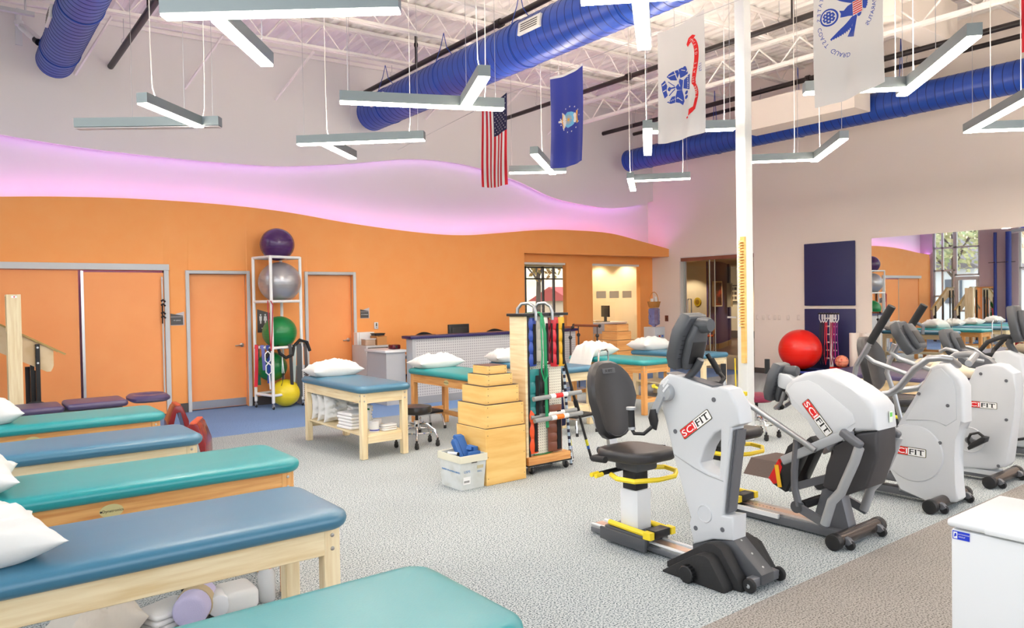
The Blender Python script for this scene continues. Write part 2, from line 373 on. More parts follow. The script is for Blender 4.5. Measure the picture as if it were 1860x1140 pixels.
# left wall: glazing either side of a mauve pier
MAUVE=mat('mauve_wall',(190,170,176),.8)
m=MB()
m.box(XL-.2,XL,9.1,10.25,0,6.6); m.box(XL-.2,XL,11.75,12.44,0,6.6)
m.box(XL-.2,XL,11.04,11.75,0,.4); m.box(XL-.2,XL,YF,9.1,0,.35)
m.box(XL-.2,XL,YF,9.1,5.2,6.6); m.box(XL-.2,XL,10.25,11.75,5.2,6.6)
struct(m.build('wall_left',MAUVE,smooth=False))
def window(name,y0,y1,z0,z1,ys,zs,x=XL-.1,axis='x',mt=FRAMEG,t=.06):
    w=struct(thing(name,'','window')) if 0 else None
    f=MB()
    def bx(a0,a1,c0,c1):
        if axis=='x': f.box(x-.04,x+.04,a0,a1,c0,c1)
        else: f.box(a0,a1,x-.04,x+.04,c0,c1)
    for a in ys: bx(a-t/2,a+t/2,z0,z1)
    for c in zs: bx(y0,y1,c-t/2,c+t/2)
    f=struct(f.build(name,mt,smooth=False))
    yy=sorted(ys); zz=sorted(zs)
    for a0,a1 in zip(yy,yy[1:]):
        for c0,c1 in zip(zz,zz[1:]):
            g=MB()
            if axis=='x': g.box(x-.004,x+.004,a0+t/2,a1-t/2,c0+t/2,c1-t/2)
            else: g.box(a0+t/2,a1-t/2,x-.004,x+.004,c0+t/2,c1-t/2)
            g.build('pane',GLASS,f,smooth=False)
    return f
window('window_1',11.04,11.75,.4,5.2,[11.07,11.45,11.72],[.43,1.5,2.4,3.2,4.2,5.17])
window('window_2',10.25,11.04,2.2,5.2,[10.28,11.01],[2.23,3.2,4.2,5.17])
window('window_3',YF,9.1,.35,5.2,[YF+.03,-1.9,-.4,1.1,2.6,4.1,5.6,7.1,9.07],[.38,2.4,4.0,5.17])
# glazed exterior door in the left wall
d=struct(MB().box(XL-.14,XL-.06,10.28,10.38,0,2.17).box(XL-.14,XL-.06,10.93,11.03,0,2.17).box(XL-.14,XL-.06,10.38,10.93,2.05,2.17).box(XL-.14,XL-.06,10.38,10.93,0,.25).box(XL-.14,XL-.06,10.38,10.93,.95,1.02).build('door_4',FRAMEG,smooth=False))
MB().box(XL-.105,XL-.095,10.38,10.93,.25,2.05).build('pane',GLASS,d,smooth=False)
MB().box(XL-.06,XL+.03,10.4,10.43,.9,1.15).build('door_handle',STEEL,d)
# front wall behind the camera with wide glazing
m=MB().box(XL-.2,W+.2,YF-.2,YF,0,.4); m.box(XL-.2,W+.2,YF-.2,YF,4.6,6.6); m.box(W-1.2,W+.2,YF-.2,YF,.4,4.6); m.box(XL-.2,XL+.3,YF-.2,YF,.4,4.6)
struct(m.build('wall_front',WARM,smooth=False))
window('window_4',XL+.3,W-1.2,.4,4.6,[XL+.33]+[XL+.3+1.4*i for i in range(1,9)]+[W-1.23],[.43,2.4,4.57],x=YF-.1,axis='y')
# roof deck: corrugated, flutes along y, rising slightly to the right
m=MB(); p=.2; x=XL-.3; pts=[]
while x<W+.3:
    pts+=[(x,0),(x+.08,0),(x+.11,.045),(x+.17,.045)]; x+=p
va=[];vb=[]
for x,dz in pts:
    va.append(m.b.verts.new((x,YF-.3,zroof(x)+dz))); vb.append(m.b.verts.new((x,12.5,zroof(x)+dz)))
for i in range(len(va)-1): m.b.faces.new((va[i],va[i+1],vb[i+1],vb[i]))
m.add([(XL-.3,YF-.3,zroof(XL)+.2),(W+.3,YF-.3,zroof(W)+.2),(W+.3,12.5,zroof(W)+.2),(XL-.3,12.5,zroof(XL)+.2)],[(0,1,2,3)])
struct(m.build('ceiling',DECK,smooth=False))
# bar joists along x
JY=[10.75,9.42,8.09,6.76,5.43,4.10,2.77,1.44,.11,-1.2,-2.5]
m=MB()
x0,x1=XL,W; zt=lambda x:zroof(x)-.035; zb=lambda x:zroof(x)-.40
for s in(-.035,.035): m.bar((x0,s,zt(x0)),(x1,s,zt(x1)),.05,.05)
for s in(-.03,.03): m.bar((x0+.5,s,zb(x0+.5)),(x1-.5,s,zb(x1-.5)),.04,.04)
x=x0+.5; k=0
while x<x1-.6:
    a=(x,0,zb(x)) if k%2==0 else (x,0,zt(x)); b_=(x+.3,0,zt(x+.3)) if k%2==0 else (x+.3,0,zb(x+.3)); m.tube([a,b_],.011,5,cap=False); x+=.3; k+=1
j0=struct(m.build('trim_1',DECK,smooth=False)); j0.location=(0,JY[0],0)
for i,y in enumerate(JY[1:]):
    j=struct(j0.copy()); COL.objects.link(j); j.name='trim_%d'%(i+2); j.location=(0,y,0)
m=MB().bar((XL,11.94,zroof(XL)-.06),(W,11.94,zroof(W)-.06),.09,.09); m.bar((XL,11.97,zroof(XL)-.14),(W,11.97,zroof(W)-.14),.03,.06)
struct(m.build('trim_20',DECK,smooth=False))
# wall braces from the last joist
m=MB()
for x in (1.9,3.35,4.75,7.6,9.0,10.6):
    m.bar((x,11.2,zroof(x)-.3),(x-.35,11.99,zroof(x)-.95),.026,.026)
struct(m.build('trim_21',DECK,smooth=False))
# I-girders along y
for i,(x,z,h) in enumerate(((7.35,5.46,.36),(10.4,5.36,.34))):
    m=MB().bar((x,YF,z-h/2),(x,12.1,z-h/2),.16,.02); m.bar((x,YF,z+h/2),(x,12.1,z+h/2),.16,.02); m.bar((x,YF,z),(x,12.1,z),.014,h)
    if i==1:
        m=MB().bar((x,YF,z-h/2),(x,12.1,z-h/2),.09,.05); m.bar((x,YF,z+h/2+.05),(x,12.1,z+h/2+.05),.09,.05); y=YF;k=0
        while y<12: m.tube([(x,y,z-h/2 if k%2==0 else z+h/2),(x,y+.35,z+h/2 if k%2==0 else z-h/2)],.014,5); y+=.35;k+=1
    struct(m.build('trim_%d'%(22+i),DECK,smooth=False))
struct(MB().box(10.2,12.2,4.75,5.15,5.36,5.95).build('trim_24',WARM,smooth=False))
# square column
struct(MB().box(7.05,7.18,4.9,5.03,0,5.5).bevel(.012).build('trim_25',mat('white_column_paint',(226,228,226),.45)))
# boxed duct bulkhead at the right wall
struct(MB().box(11.5,12.0,5.98,8.1,4.57,5.07).build('trim_26',WARM,smooth=False))
# soffit line on the right wall
struct(MB().box(W-.02,W,YF,11.9,5.25,5.30).build('trim_27',WARM,smooth=False))
# ------------------------------------------------------------------ doors in the orange wall
def hinged(name,x0,x1,zt,label):
    fr=MB(); t=.05
    for a,b_ in((x0-t,x0),(x1,x1+t)): fr.box(a,b_,YW-.035,YW+.14,0,zt+t)
    fr.box(x0,x1,YW-.035,YW+.14,zt,zt+t)
    d=struct(MB().box(x0+.004,x1-.004,YW+.07,YW+.115,.012,zt-.004).build(name,ODOOR,smooth=False))
    fr.bevel(.004,1).build('door_frame',FRAMEG,d)
    MB().box(x0+.02,x1-.02,YW+.062,YW+.07,.02,.14).build('kick_plate',STEEL,d)
    hx=x1-.07; h=MB().lathe((hx,YW+.07,.97),[(.033,-0.0),(.033,-.008),(.014,-.012),(.014,-.05),(.001,-.05)],16,'y'); h.tube([(hx,YW+.025,.97),(hx-.03,YW+.02,.972),(hx-.115,YW+.02,.965)],.010,8)
    h.build('door_handle',STEEL,d); return d
hinged('door_1',2.95,3.81,2.09,''); hinged('door_2',4.81,5.63,2.09,'')
d=struct(MB().box(.0,1.5,YW+.015,YW+.05,.01,2.125).build('door_3',ODOOR,smooth=False))
MB().box(1.56,2.595,YW-.02,YW+.012,.01,2.10).build('sliding_panel',ODOOR,d)
MB().box(1.525,1.56,YW-.024,YW+.02,.01,2.12).build('edge_strip',STEEL,d)
MB().box(-.1,2.67,YW-.05,YW+.0,2.135,2.225).bevel(.004,1).build('door_header',FRAMEG,d)
MB().box(2.60,2.665,YW-.035,YW+.05,0,2.135).build('door_jamb',FRAMEG,d)
# long pull bar with a strap on the sliding panel
t=thing('pull_bar','white pole with black webbing strap fixed up the sliding door edge','pole',(2.565,YW-.05,.27))
MB().cyl((2.565,YW-.05,.27),(2.565,YW-.05,2.04),.011,8).build('pole',FRAMEG,t)
s=MB()
for z in(1.62,1.68,1.50,1.44): s.tube([(2.545,YW-.06,z),(2.57,YW-.075,z+.02),(2.60,YW-.06,z-.01)],.014,6)
s.tube([(2.56,YW-.07,1.62),(2.555,YW-.075,1.35)],.01,6).build('strap',mat('dark_webbing',(44,32,26),.8),t)
MB().box(2.545,2.585,YW-.06,YW-.02,.27,.30).build('bracket',STEEL,t)
# ------------------------------------------------------------------ room signs, thermostat, plates
SIGN=mat('dark_sign',(84,82,80),.5); SIGNP=mat('pale_sign_edge',(206,196,196),.5); TXT=mat('white_lettering',(236,236,236),.5)
def wsign(x,z,w,h,label,lines):
    t=thing('room_sign',label,'sign',(x,YW,z))
    MB().prism([(x,z),(x+w+.018,z),(x+w+.018,z+h+.03),(x+w*.45,z+h)],'y',YW-.008,YW-.001).build('backing',SIGNP,t,smooth=False)
    MB().prism([(x,z+.008),(x+w,z+.008),(x+w,z+h*.82),(x,z+h*1.02)],'y',YW-.014,YW-.008).build('face',SIGN,t,smooth=False)
    MB().box(x,x+w,YW-.015,YW-.0139,z+h*.72,z+h*.75).build('stripe',SIGNP,t,smooth=False)
    for k,s in enumerate(lines): text_mb(s,.022,.0005).xf(frame((x+w*.52,YW-.0148,z+h*.42-k*.03),(1,0,0),(0,0,1))).build('lettering',TXT,t,smooth=False)
    return t
wsign(2.68,1.315,.175,.175,'dark grey room sign between the sliding door and first hinged door',['PT OFFICE'])
wsign(5.76,1.335,.155,.155,'dark grey room sign right of the second hinged door',['PT STORAGE'])
t=thing('restroom_sign','dark restroom sign with white figures behind the ball rack','sign',(3.97,YW,1.2))
MB().prism([(3.97,1.16),(4.17,1.16),(4.17,1.47),(3.97,1.53)],'y',YW-.01,YW-.001).build('face',SIGN,t,smooth=False)
for dx,sk in((.05,0),(.125,1)):
    f=MB(); x=3.97+dx
    f.lathe((x,YW-.0105,1.44),[(.001,-.0),(.013,0),(.013,-.002),(.001,-.002)],12,'y')
    f.prism([(x-.02,1.42),(x+.02,1.42),(x+(.028 if sk else .018),1.35),(x+.012,1.345),(x+.010,1.30),(x-.010,1.30),(x-.012,1.345),(x-(.028 if sk else .018),1.35)],'y',YW-.012,YW-.0102)
    f.build('pictogram',TXT,t,smooth=False)
MB().box(4.03,4.12,YW-.0115,YW-.0101,1.22,1.235).build('braille_line',TXT,t)
t=thing('thermostat','white thermostat with dark display above the grey shred cabinet','thermostat',(6.05,YW,1.14))
MB().box(6.02,6.095,YW-.025,YW,1.14,1.26).bevel(.005).build('case',WHITEP,t)
MB().box(6.045,6.07,YW-.028,YW-.0245,1.19,1.245).build('display',mat('lcd',(96,92,70),.3),t); MB().box(6.05,6.066,YW-.028,YW-.0245,1.165,1.18).build('button',mat('grey_button',(120,116,110),.5),t)
sp=None
ys=[9.16,9.02,8.88,8.75,8.65,8.45,8.22]
for i,y in enumerate(ys):
    z=1.17
    if sp is None:
        sp=thing('wall_plate','','outlet',(W,y,z),group='white switch plates in a row on the right wall')
        MB().box(W-.008,W-.0005,y-.035,y+.035,z-.057,z+.057).bevel(.003).build('plate',mat('ivory_plate',(233,222,212),.4),sp); MB().box(W-.014,W-.008,y-.014,y+.014,z-.03,z+.03).build('rocker',mat('ivory_rocker',(240,230,222),.35),sp); o=sp
    else: o=dup(sp,(W,y,z))
    o['label']='%s white switch plate from the column in the row on the right wall'%['first','second','third','fourth','fifth','sixth','last'][i]
t=thing('light_switch','single brown wall plate left of the glass lobby door','switch',(W,11.62,1.12))
MB().box(W-.008,W-.0005,11.57,11.67,1.05,1.19).bevel(.003).build('plate',mat('brown_plate',(120,62,44),.5),t); MB().box(W-.016,W-.008,11.605,11.635,1.10,1.14).build('toggle',mat('brown_toggle',(90,44,30),.5),t)
# ------------------------------------------------------------------ ducts
def duct(x,z,r,y0,y1,label,pitch):
    t=thing('spiral_duct',label,'duct',(x,y1,z))
    MB().cyl((x,y0,z),(x,y1,z),r,40).build('pipe',DUCT,t)
    s=MB(); y=y0; 
    while y<y1-.02: s.lathe((x,y,z),[(r+.0003,-.006),(r+.003,-.003),(r+.003,.003),(r+.0003,.006)],40,'y'); y+=pitch
    s.build('seams',DUCTSEAM,t,stuff=True)
    MB().lathe((x,y1,z),[(r+.003,-.02),(r+.003,.01),(r*.9,.02),(.001,.02)],40,'y').build('end_cap',DUCT,t)
    hg=None
    for k,y in enumerate((11.0,9.2,7.4,5.6,3.8,2.0)):
        if y<y0: continue
        h=MB().lathe((x,y,z),[(r+.007,-.014),(r+.011,-.014),(r+.011,.014),(r+.007,.014)],40,'y')
        for s_ in(-1,1): h.tube([(x+s_*r*.75,y,z+r*.72),(x-.08+s_*.05,y,z+r+.16),(x-.08,y,zroof(x)-.4)],.006,5)
        h.build('hanger_strap',DUCT,t)
    return t
D1=duct(1.27,4.90,.225,YF+.3,11.55,'blue spiral duct at the top left ending above the orange wall',.115)
D2=duct(5.98,4.88,.29,YF+.3,11.65,'large blue spiral duct crossing the ceiling centre beside the flags',.13)
D3=duct(12.32,4.70,.235,YF+.3,11.6,'blue spiral duct along the right wall behind the white column',.13)
VENT=mat('white_vent',(228,226,222),.4); SLOT=mat('dark_slot',(60,58,56),.6)
def vent(par,x,y,z,r,a,wd=.42,ht=.16):
    """register saddle on a duct facing angle a (0 = -x, up positive)"""
    d=V(-math.cos(a),0,math.sin(a)); u=V(math.sin(a),0,math.cos(a)); c=V(x,y,z)+d*(r+.02); M=frame(c,(0,-1,0),u)
    p=MB().box(-wd/2,wd/2,-ht/2,ht/2,-.03,.006).bevel(.004).xf(M).build('register',VENT,par)
    for k in range(4):
        MB().box(-wd/2+.05,wd/2-.05,-ht/2+.03+.028*k,-ht/2+.042+.028*k,.004,.008).xf(M).build('slot',SLOT,p)
vent(D2,5.98,6.95,4.88,.29,.15); vent(D2,5.98,10.9,4.88,.29,.1); vent(D2,5.98,4.2,4.88,.29,.0); vent(D1,1.27,9.9,4.9,.225,.12,.4,.15)
# ------------------------------------------------------------------ sprinkler pipes
def pipe(x,z,y1,r,label,drops=(),clamps=()):
    t=thing('sprinkler_pipe',label,'pipe',(x,y1,z))
    MB().cyl((x,YF,z),(x,y1,z),r,14).build('pipe',PIPE,t)
    for y in drops: MB().cyl((x,y,z),(x,y,zroof(x)-.1),.022,8).lathe((x,y,zroof(x)-.3),[(.03,0),(.034,.03),(.03,.06)],10).build('riser',PIPE,t)
    for y in clamps:
        c=MB().lathe((x,y,z),[(r+.002,-.04),(r+.02,-.035),(r+.02,.035),(r+.002,.04)],14,'y').box(x-r-.04,x-r-.012,y-.02,y+.02,z-.015,z+.015).box(x+r+.012,x+r+.04,y-.02,y+.02,z-.015,z+.015); c.build('coupling',PIPE,t)
    for y in (11.0,8.6,5.8,3.4):
        MB().tube([(x,y,z+r+.002),(x-.03,y,z+r+.02),(x-.02,y,z+r+.06),(x,y,z+r+.07),(x,y,zroof(x)-.38)],.005,5).build('hanger',STEEL,t)
    return t
pipe(2.0,5.07,11.99,.042,'black sprinkler pipe beside the top left blue duct',(9.5,),(9.0,))
pipe(6.02,5.33,11.99,.04,'black sprinkler pipe running above the central blue duct',(10.2,),(8.0,))
pipe(9.15,5.30,11.99,.04,'black sprinkler pipe passing behind the hanging flags',(5.6,),(8.6,))
pipe(11.9,5.33,11.99,.045,'black sprinkler pipe close to the right wall ceiling',(),(7.0,4.5))
pipe(12.9,5.44,11.99,.04,'upper black sprinkler pipe tight against the right wall')
# ------------------------------------------------------------------ linear pendant lamps: two arms each
def arm(a,b,par,z=3.4,s=.102,lit=True):
    a=V(*a,0);b=V(*b,0);d=(b-a).normalized()
    bd=MB().bar((a.x,a.y,z+s/2+.006),(b.x,b.y,z+s/2+.006),s,s-.012).build('housing',FIXG,par,smooth=False)
    p=a+d*.004;q=b-d*.004
    MB().bar((p.x,p.y,z+.003),(q.x,q.y,z+.003),s-.012,.008).build('diffuser',DIFF if lit else DIFFOFF,par,smooth=False)
    MB().bar((p.x,p.y,z+s-.002),(q.x,q.y,z+s-.002),s-.05,.0056).build('added_uplight',UPL_FILL if lit else DIFFOFF,par,smooth=False)  # glowing strip added on the housing top to brighten the ceiling
    return bd
def wire(par,x,y,z,r,mt,name,sag=0):
    top=zroof(x)+.002
    pts=[(x,y,z)]
    if sag: pts+=[(x-sag,y-sag*.4,z+.10),(x-sag*1.3,y-sag*.5,z+.5)]
    pts+=[(x-sag*1.3,y-sag*.5,top)]
    MB().tube(pts,r,6).build(name,mt,par)
CABLE=mat('white_cord',(238,232,226),.5)
FX=[('top left corner, cut by the frame',((1.13,4.98),(2.28,4.05)),((1.42,4.84),(1.98,5.55)),1),
('with unlit long arm, below the first duct',((1.11,8.58),(2.26,7.71)),((1.44,7.2),(2.10,7.84)),2),
('in front of the striped flag',((2.86,6.2),(4.23,5.58)),((3.49,4.85),(3.88,5.70)),1),
('below the end of the central blue duct',((3.23,8.12),(4.29,7.12)),((3.44,7.92),(4.10,8.53)),1),
('between the striped flag and dark blue flag',((6.39,8.32),(7.03,7.83)),((5.83,7.08),(6.98,8.06)),1),
('top centre in front of the central blue duct',((3.10,3.30),(3.70,2.72)),((3.36,3.06),(4.06,3.66)),1),
('crossing behind the white flag with red ribbon',((6.10,5.48),(6.79,4.85)),((5.98,5.36),(7.06,6.33)),1),
('lowest and farthest, near the room corner',((8.40,7.95),(9.02,7.24)),((8.23,7.73),(9.2,8.58)),1),
('right of the white column under the right duct',((8.56,6.0),(9.22,5.34)),((9.33,5.41),(8.28,4.43)),1),
('upper right behind the white flag with blue eagle',((6.12,3.64),(6.75,3.03)),((6.94,3.17),(5.78,2.14)),1),
('far right edge of the photo beyond the duct',((9.17,3.47),(8.05,2.52)),((9.12,3.42),(9.75,2.83)),1)]
FX+=[('added unseen behind the camera over the walkway, left',((5.9,.95),(6.95,-.1)),((6.0,.85),(6.6,1.45)),1),('added unseen behind the camera over the walkway, right',((9.2,.6),(10.25,-.45)),((9.3,.5),(9.9,1.1)),1),('added out of frame by the far right wall',((11.6,2.3),(12.65,1.25)),((11.7,2.2),(12.3,2.8)),1)]  # unseen lamps continuing the grid, added to brighten the right wall
for nm,l,s,k in FX:
    c=(Vector(l[0])+Vector(l[1]))/2
    t=thing('pendant_lamp','grey two-arm linear pendant lamp '+nm,'lamp',(c.x,c.y,3.4),group='linear pendant lamps hanging from the roof joists')
    arm(l[0],l[1],t,lit=k!=2); arm(s[0],s[1],t,z=3.4)
    def clear(p,q,t0,dt,m=.0):
        """a point along the arm whose vertical wire misses ducts and pipes"""
        p,q=Vector(p),Vector(q); k=t0
        for _ in range(60):
            e=p.lerp(q,k)
            if all(abs(e.x-m-ox)>r_+.03 for ox,r_ in((1.27,.24),(5.98,.31),(12.32,.25),(2.0,.05),(6.02,.05),(9.15,.05),(11.9,.06),(12.9,.05))): return e
            k+=dt
        return e
    for t0,dt in((.05,.02),(.95,-.02)): e=clear(*l,t0,dt); wire(t,e.x,e.y,3.5,.0025,STEEL,'suspension_wire')
    e=clear(*s,.93,-.02); wire(t,e.x,e.y,3.5,.0025,STEEL,'suspension_wire')
    e=clear(*s,.2,.02,.039); wire(t,e.x,e.y,3.5,.0045,CABLE,'power_cord',.03)
    e=clear(*l,.88,-.02,-.026); wire(t,e.x,e.y,3.5,.0045,CABLE,'power_cord',-.02)
# ------------------------------------------------------------------ security camera and tracks at top left
t=thing('security_camera','white bullet security camera on a bracket at top left','camera',(.93,12.3,5.3))
MB().box(.875,.925,11.82,11.98,5.40,5.44).box(.86,.94,11.97,11.998,5.16,5.62).cyl((.90,11.90,5.44),(.90,11.90,5.62),.03,12).build('bracket',WHITEP,t)
MB().lathe((.90,11.88,5.39),[(.001,0),(.05,0),(.06,.03),(.05,.06),(.001,.06)],16).build('joint',WHITEP,t)
b=MB().cyl((.92,11.84,5.36),(1.05,11.5,5.12),.042,16).build('body',WHITEP,t)
MB().cyl((1.048,11.505,5.124),(1.075,11.43,5.07),.044,16).build('lens',BLACKP,b)
MB().bar((.94,11.83,5.40),(1.09,11.42,5.115),.09,.008).build('sun_shield',WHITEP,b)
t=thing('track_rail','short grey ceiling track above the security camera','rail',(.8,11.6,5.45))
MB().box(.3,1.05,11.55,11.62,5.45,5.50).build('rail',FRAMEG,t)
for x in(.4,.95): MB().cyl((x,11.585,5.50),(x,11.585,zroof(x)),.012,6).build('rod',FRAMEG,t)
# ------------------------------------------------------------------ flags hung from a cable, seen from their reverse
FWHITE=mat('white_flag_cloth',(226,222,222),.85,sheen=.2,alpha=.985); FBLUE=mat('blue_flag_cloth',(34,50,150),.8,sheen=.2,alpha=.98); FNAVY=mat('navy_flag_cloth',(28,30,66),.85); FRED=mat('red_flag_cloth',(190,20,38),.85)
EBLUE=mat('emblem_blue',(44,72,170),.8); ERED=mat('emblem_red',(222,26,30),.8); EGOLD=mat('emblem_gold',(222,160,60),.7); ESKY=mat('emblem_sky',(104,178,222),.7); EGREY=mat('emblem_outline',(176,172,180),.8)
def flagsurf(X,yn,yf,zn,zf,bn,bf,seed,amp=.02,k=.711):
    """u 0 (near the camera) .. 1 (far); v 0 bottom .. 1 top"""
    rr=random.Random(seed); ph=[rr.uniform(0,6) for _ in range(4)]
    def S(u,v,off=0):
        y=yn+(yf-yn)*u+.012*math.sin(6*v+ph[0])*math.sin(PI*u)
        top=zn+(zf-zn)*u-.05*math.sin(PI*u); bot=bn+(bf-bn)*u-.03*math.sin(PI*u)
        z=bot+(top-bot)*v
        x=X*k+k*amp*(1.1-v)*math.sin(7*u+ph[1]+1.5*v)+amp*.5*math.sin(15*u+ph[2])*(1-v*.6)+.02*(1-v)*math.sin(3*v+ph[3])
        return V(x-off,y*k,1.6114+(z-1.6114)*k)
    return S
def cloth(S,name,mt,par,u0=0,u1=1,v0=0,v1=1,nu=24,nv=30,off=0,th=.003):
    return MB().grid(lambda a,b:S(u0+(u1-u0)*a,v0+(v1-v0)*b,off),nu,nv).solid(th).build(name,mt,par)
def onflag(S,t,par,name,mt,off=.004):
    bmesh.ops.triangulate(t.b,faces=t.b.faces[:])
    for _ in range(4):
        ed=[e for e in t.b.edges if e.calc_length()>.05]
        if not ed: break
        bmesh.ops.subdivide_edges(t.b,edges=ed,cuts=1)
    bmesh.ops.triangulate(t.b,faces=t.b.faces[:])
    """flat artwork with x=u, y=v in 0..1 is laid onto the cloth"""
    for v in t.b.verts: v.co=S(v.co.x,v.co.y,off)
    return t.build(name,mt,par,smooth=False)
def poly(pts): return MB().add([(a,b,0) for a,b in pts],[tuple(range(len(pts)))])
def fan(c,r0,r1,a0,a1,n,wd,asp):
    m=MB()
    for i in range(n):
        t=a0+(a1-a0)*i/max(n-1,1); d=(math.cos(t),math.sin(t)*asp); q=(-math.sin(t)*wd,math.cos(t)*wd*asp)
        m.add([(c[0]+d[0]*r0-q[0]*.6,c[1]+d[1]*r0-q[1]*.6,0),(c[0]+d[0]*r0+q[0]*.6,c[1]+d[1]*r0+q[1]*.6,0),(c[0]+d[0]*r1*.9+q[0],c[1]+d[1]*r1*.9+q[1],0),(c[0]+d[0]*r1,c[1]+d[1]*r1,0),(c[0]+d[0]*r1*.9-q[0],c[1]+d[1]*r1*.9-q[1],0)],[(0,1,2,3,4)])
    return m
def ell(c,a,b,n=28,r0=0):
    if r0==0: return poly([(c[0]+a*math.cos(2*PI*i/n),c[1]+b*math.sin(2*PI*i/n)) for i in range(n)])
    v=[];f=[]
    for i in range(n):
        t=2*PI*i/n; v+=[(c[0]+a*math.cos(t),c[1]+b*math.sin(t),0),(c[0]+a*r0*math.cos(t),c[1]+b*r0*math.sin(t),0)]
        j=(i+1)%n; f.append((2*i,2*j,2*j+1,2*i+1))
    return MB().add(v,f)
def star(c,r,asp,n=5,k=.4):
    return poly([(c[0]+(r if i%2==0 else r*k)*math.sin(PI*i/n),c[1]+(r if i%2==0 else r*k)*math.cos(PI*i/n)*asp) for i in range(2*n)])
def arctext(body,c,ru,rv,a0,a1,size,asp,mir=-1,up=1):
    """letters on an elliptic arc, read rotated with the flag and mirrored (reverse side)"""
    m=MB(); n=len(body)
    for i,ch in enumerate(body):
        if ch==' ': continue
        t=a0+(a1-a0)*i/max(n-1,1); T=text_mb(ch,size,0)
        dx,dy=math.cos(t),math.sin(t)
        for v in T.b.verts:
            p=V(v.co.x*mir,v.co.y*up); q=V(dx*p.y+(-dy)*p.x,dy*p.y+dx*p.x); v.co=(c[0]+ru*dx+q.x,c[1]+rv*dy+q.y*asp,0)
        m.join(T)
    return m
cable=tag(MB().tube([(5.9,1.2,4.36),(5.9,6.9,4.34),(6.02,7.2,4.345),(6.2,8.0,4.44),(6.6,11.9,4.36)],.004,5).build('flag_cable',STEEL),'thin steel cable the military flags hang from','cable')
FG='flags hanging from the ceiling cable'
# national flag with stripes, canton toward the near upper corner
t=thing('flag','striped red and white flag with starred navy canton, hung vertically','flag',(6.2,8.4,2.95),group=FG)
S=flagsurf(8.3,10.84,11.62,5.42,5.31,3.74,3.79,3,.018,.747)
for i in range(13):
    a=i/13; b=(i+1)/13
    # the canton covers the near seven stripes in the upper part
    MB().grid(lambda p,q,a=a,b=b:S(a+(b-a)*p,q*(.6 if i<7 else 1)),2,30).solid(.003).build('stripe',FRED if i%2==0 else FWHITE,t)
cn=cloth(S,'canton',FNAVY,t,0,7/13,.6,1,14,14)
for r in range(9):
    for k in range(6 if r%2==0 else 5):
        u=(7/13)*(r+1)/10; v=.6+.4*((k+.5)/6 if r%2==0 else (k+1)/6)
        onflag(S,star((u,v),.019,.5),cn,'star',FWHITE,.006)
# blue flag with shield
t=thing('flag','dark blue flag with ring of stars, eagle and sky blue shield','flag',(5.9,6.54,3.24),group=FG)
S=flagsurf(8.3,8.80,9.62,5.42,5.40,3.85,3.84,5,.022); cloth(S,'cloth',FBLUE,t); cloth(S,'heading',FWHITE,t,0,1,.975,1,20,1,.003)
cx,cy=.42,.5
for i in range(13):
    a=2*PI*i/13+.2; onflag(S,star((cx+.27*math.cos(a),cy+.135*math.sin(a)),.022,.5),t,'star',FWHITE)
sh=[(.30,.56),(.30,.44),(.36,.425),(.48,.415),(.56,.44),(.56,.56),(.48,.585),(.36,.575)]
onflag(S,poly(sh),t,'shield',ESKY); onflag(S,fan((.45,.5),.01,.11,0,2*PI,13,.006,.5).join(ell((.45,.5),.03,.015)),t,'lightning_burst',EGOLD,.006)
onflag(S,poly([(.27,.555),(.32,.54),(.30,.5),(.32,.46),(.27,.445),(.23,.48),(.23,.52)]),t,'cloud',FWHITE)
onflag(S,poly([(.19,.44),(.235,.43),(.255,.5),(.235,.57),(.19,.56),(.205,.5)]),t,'scroll',EGOLD)
onflag(S,arctext('UNITED STATES AIR FORCE',(.42,.5),.205,.095,PI-.62,PI+.62,.016,.5,1,-1),t,'lettering',EBLUE,.007)
eg=fan((.64,.5),.03,.12,PI*.55,PI*.95,6,.012,.75).join(fan((.64,.5),.03,.12,-PI*.95,-PI*.55,6,.012,.75)).join(ell((.66,.5),.05,.018)).join(ell((.72,.497),.02,.012)); onflag(S,eg,t,'eagle',FWHITE,.005)
onflag(S,poly([(.60,.57),(.62,.572),(.66,.5),(.62,.428),(.60,.43),(.635,.5)]),t,'perch',EGOLD,.006)
# white flag with trophy emblem and ribbon
t=thing('flag','white flag with blue war trophy emblem and curling red ribbon','flag',(5.9,4.83,3.24),group=FG)
S=flagsurf(8.3,6.40,7.22,5.53,5.44,3.86,3.84,9,.025); cloth(S,'cloth',FWHITE,t)
def Q(x,y):
    """point on the flag from a sketch grid 492 x 1140"""
    top=180-.413*(x-65); bot=1110-.29*(x-90); return ((436-x)/352,(bot-y)/(bot-top))
def QP(*p): return poly([Q(*q) for q in p])
em=QP((145,535),(165,510),(200,485),(235,470),(245,500),(225,560),(180,560)).join(QP((240,466),(262,455),(300,450),(312,480),(300,500),(318,495),(316,515),(290,525),(250,540))).join(QP((245,545),(272,560),(262,640),(225,640),(215,615),(235,585)))
em.join(QP((278,558),(335,518),(332,648),(272,628))).join(QP((225,645),(262,640),(275,690),(283,740),(270,770),(245,750),(215,745),(215,690))).join(QP((212,690),(212,748),(175,760),(140,748),(165,735),(185,700)))
em.join(QP((105,600),(130,565),(148,610),(140,650),(150,690),(125,718),(110,660))).join(QP((150,635),(165,615),(180,622),(212,612),(215,625),(180,635),(168,655),(152,650)))
for x,y,r in((302,668,15),(302,706,15),(285,462,16)): c=Q(x,y); em.join(ell(c,r/352,r/930,16))
em.join(QP((152,575),(160,572),(212,606),(208,612))).join(QP((158,690),(166,694),(214,636),(210,630))); onflag(S,em,t,'trophy_emblem',EBLUE)
wl=[]
for k in range(7): y=540+15*k; wl.append(QP((312,y),(326,y-3),(326,y+2),(312,y+5)))
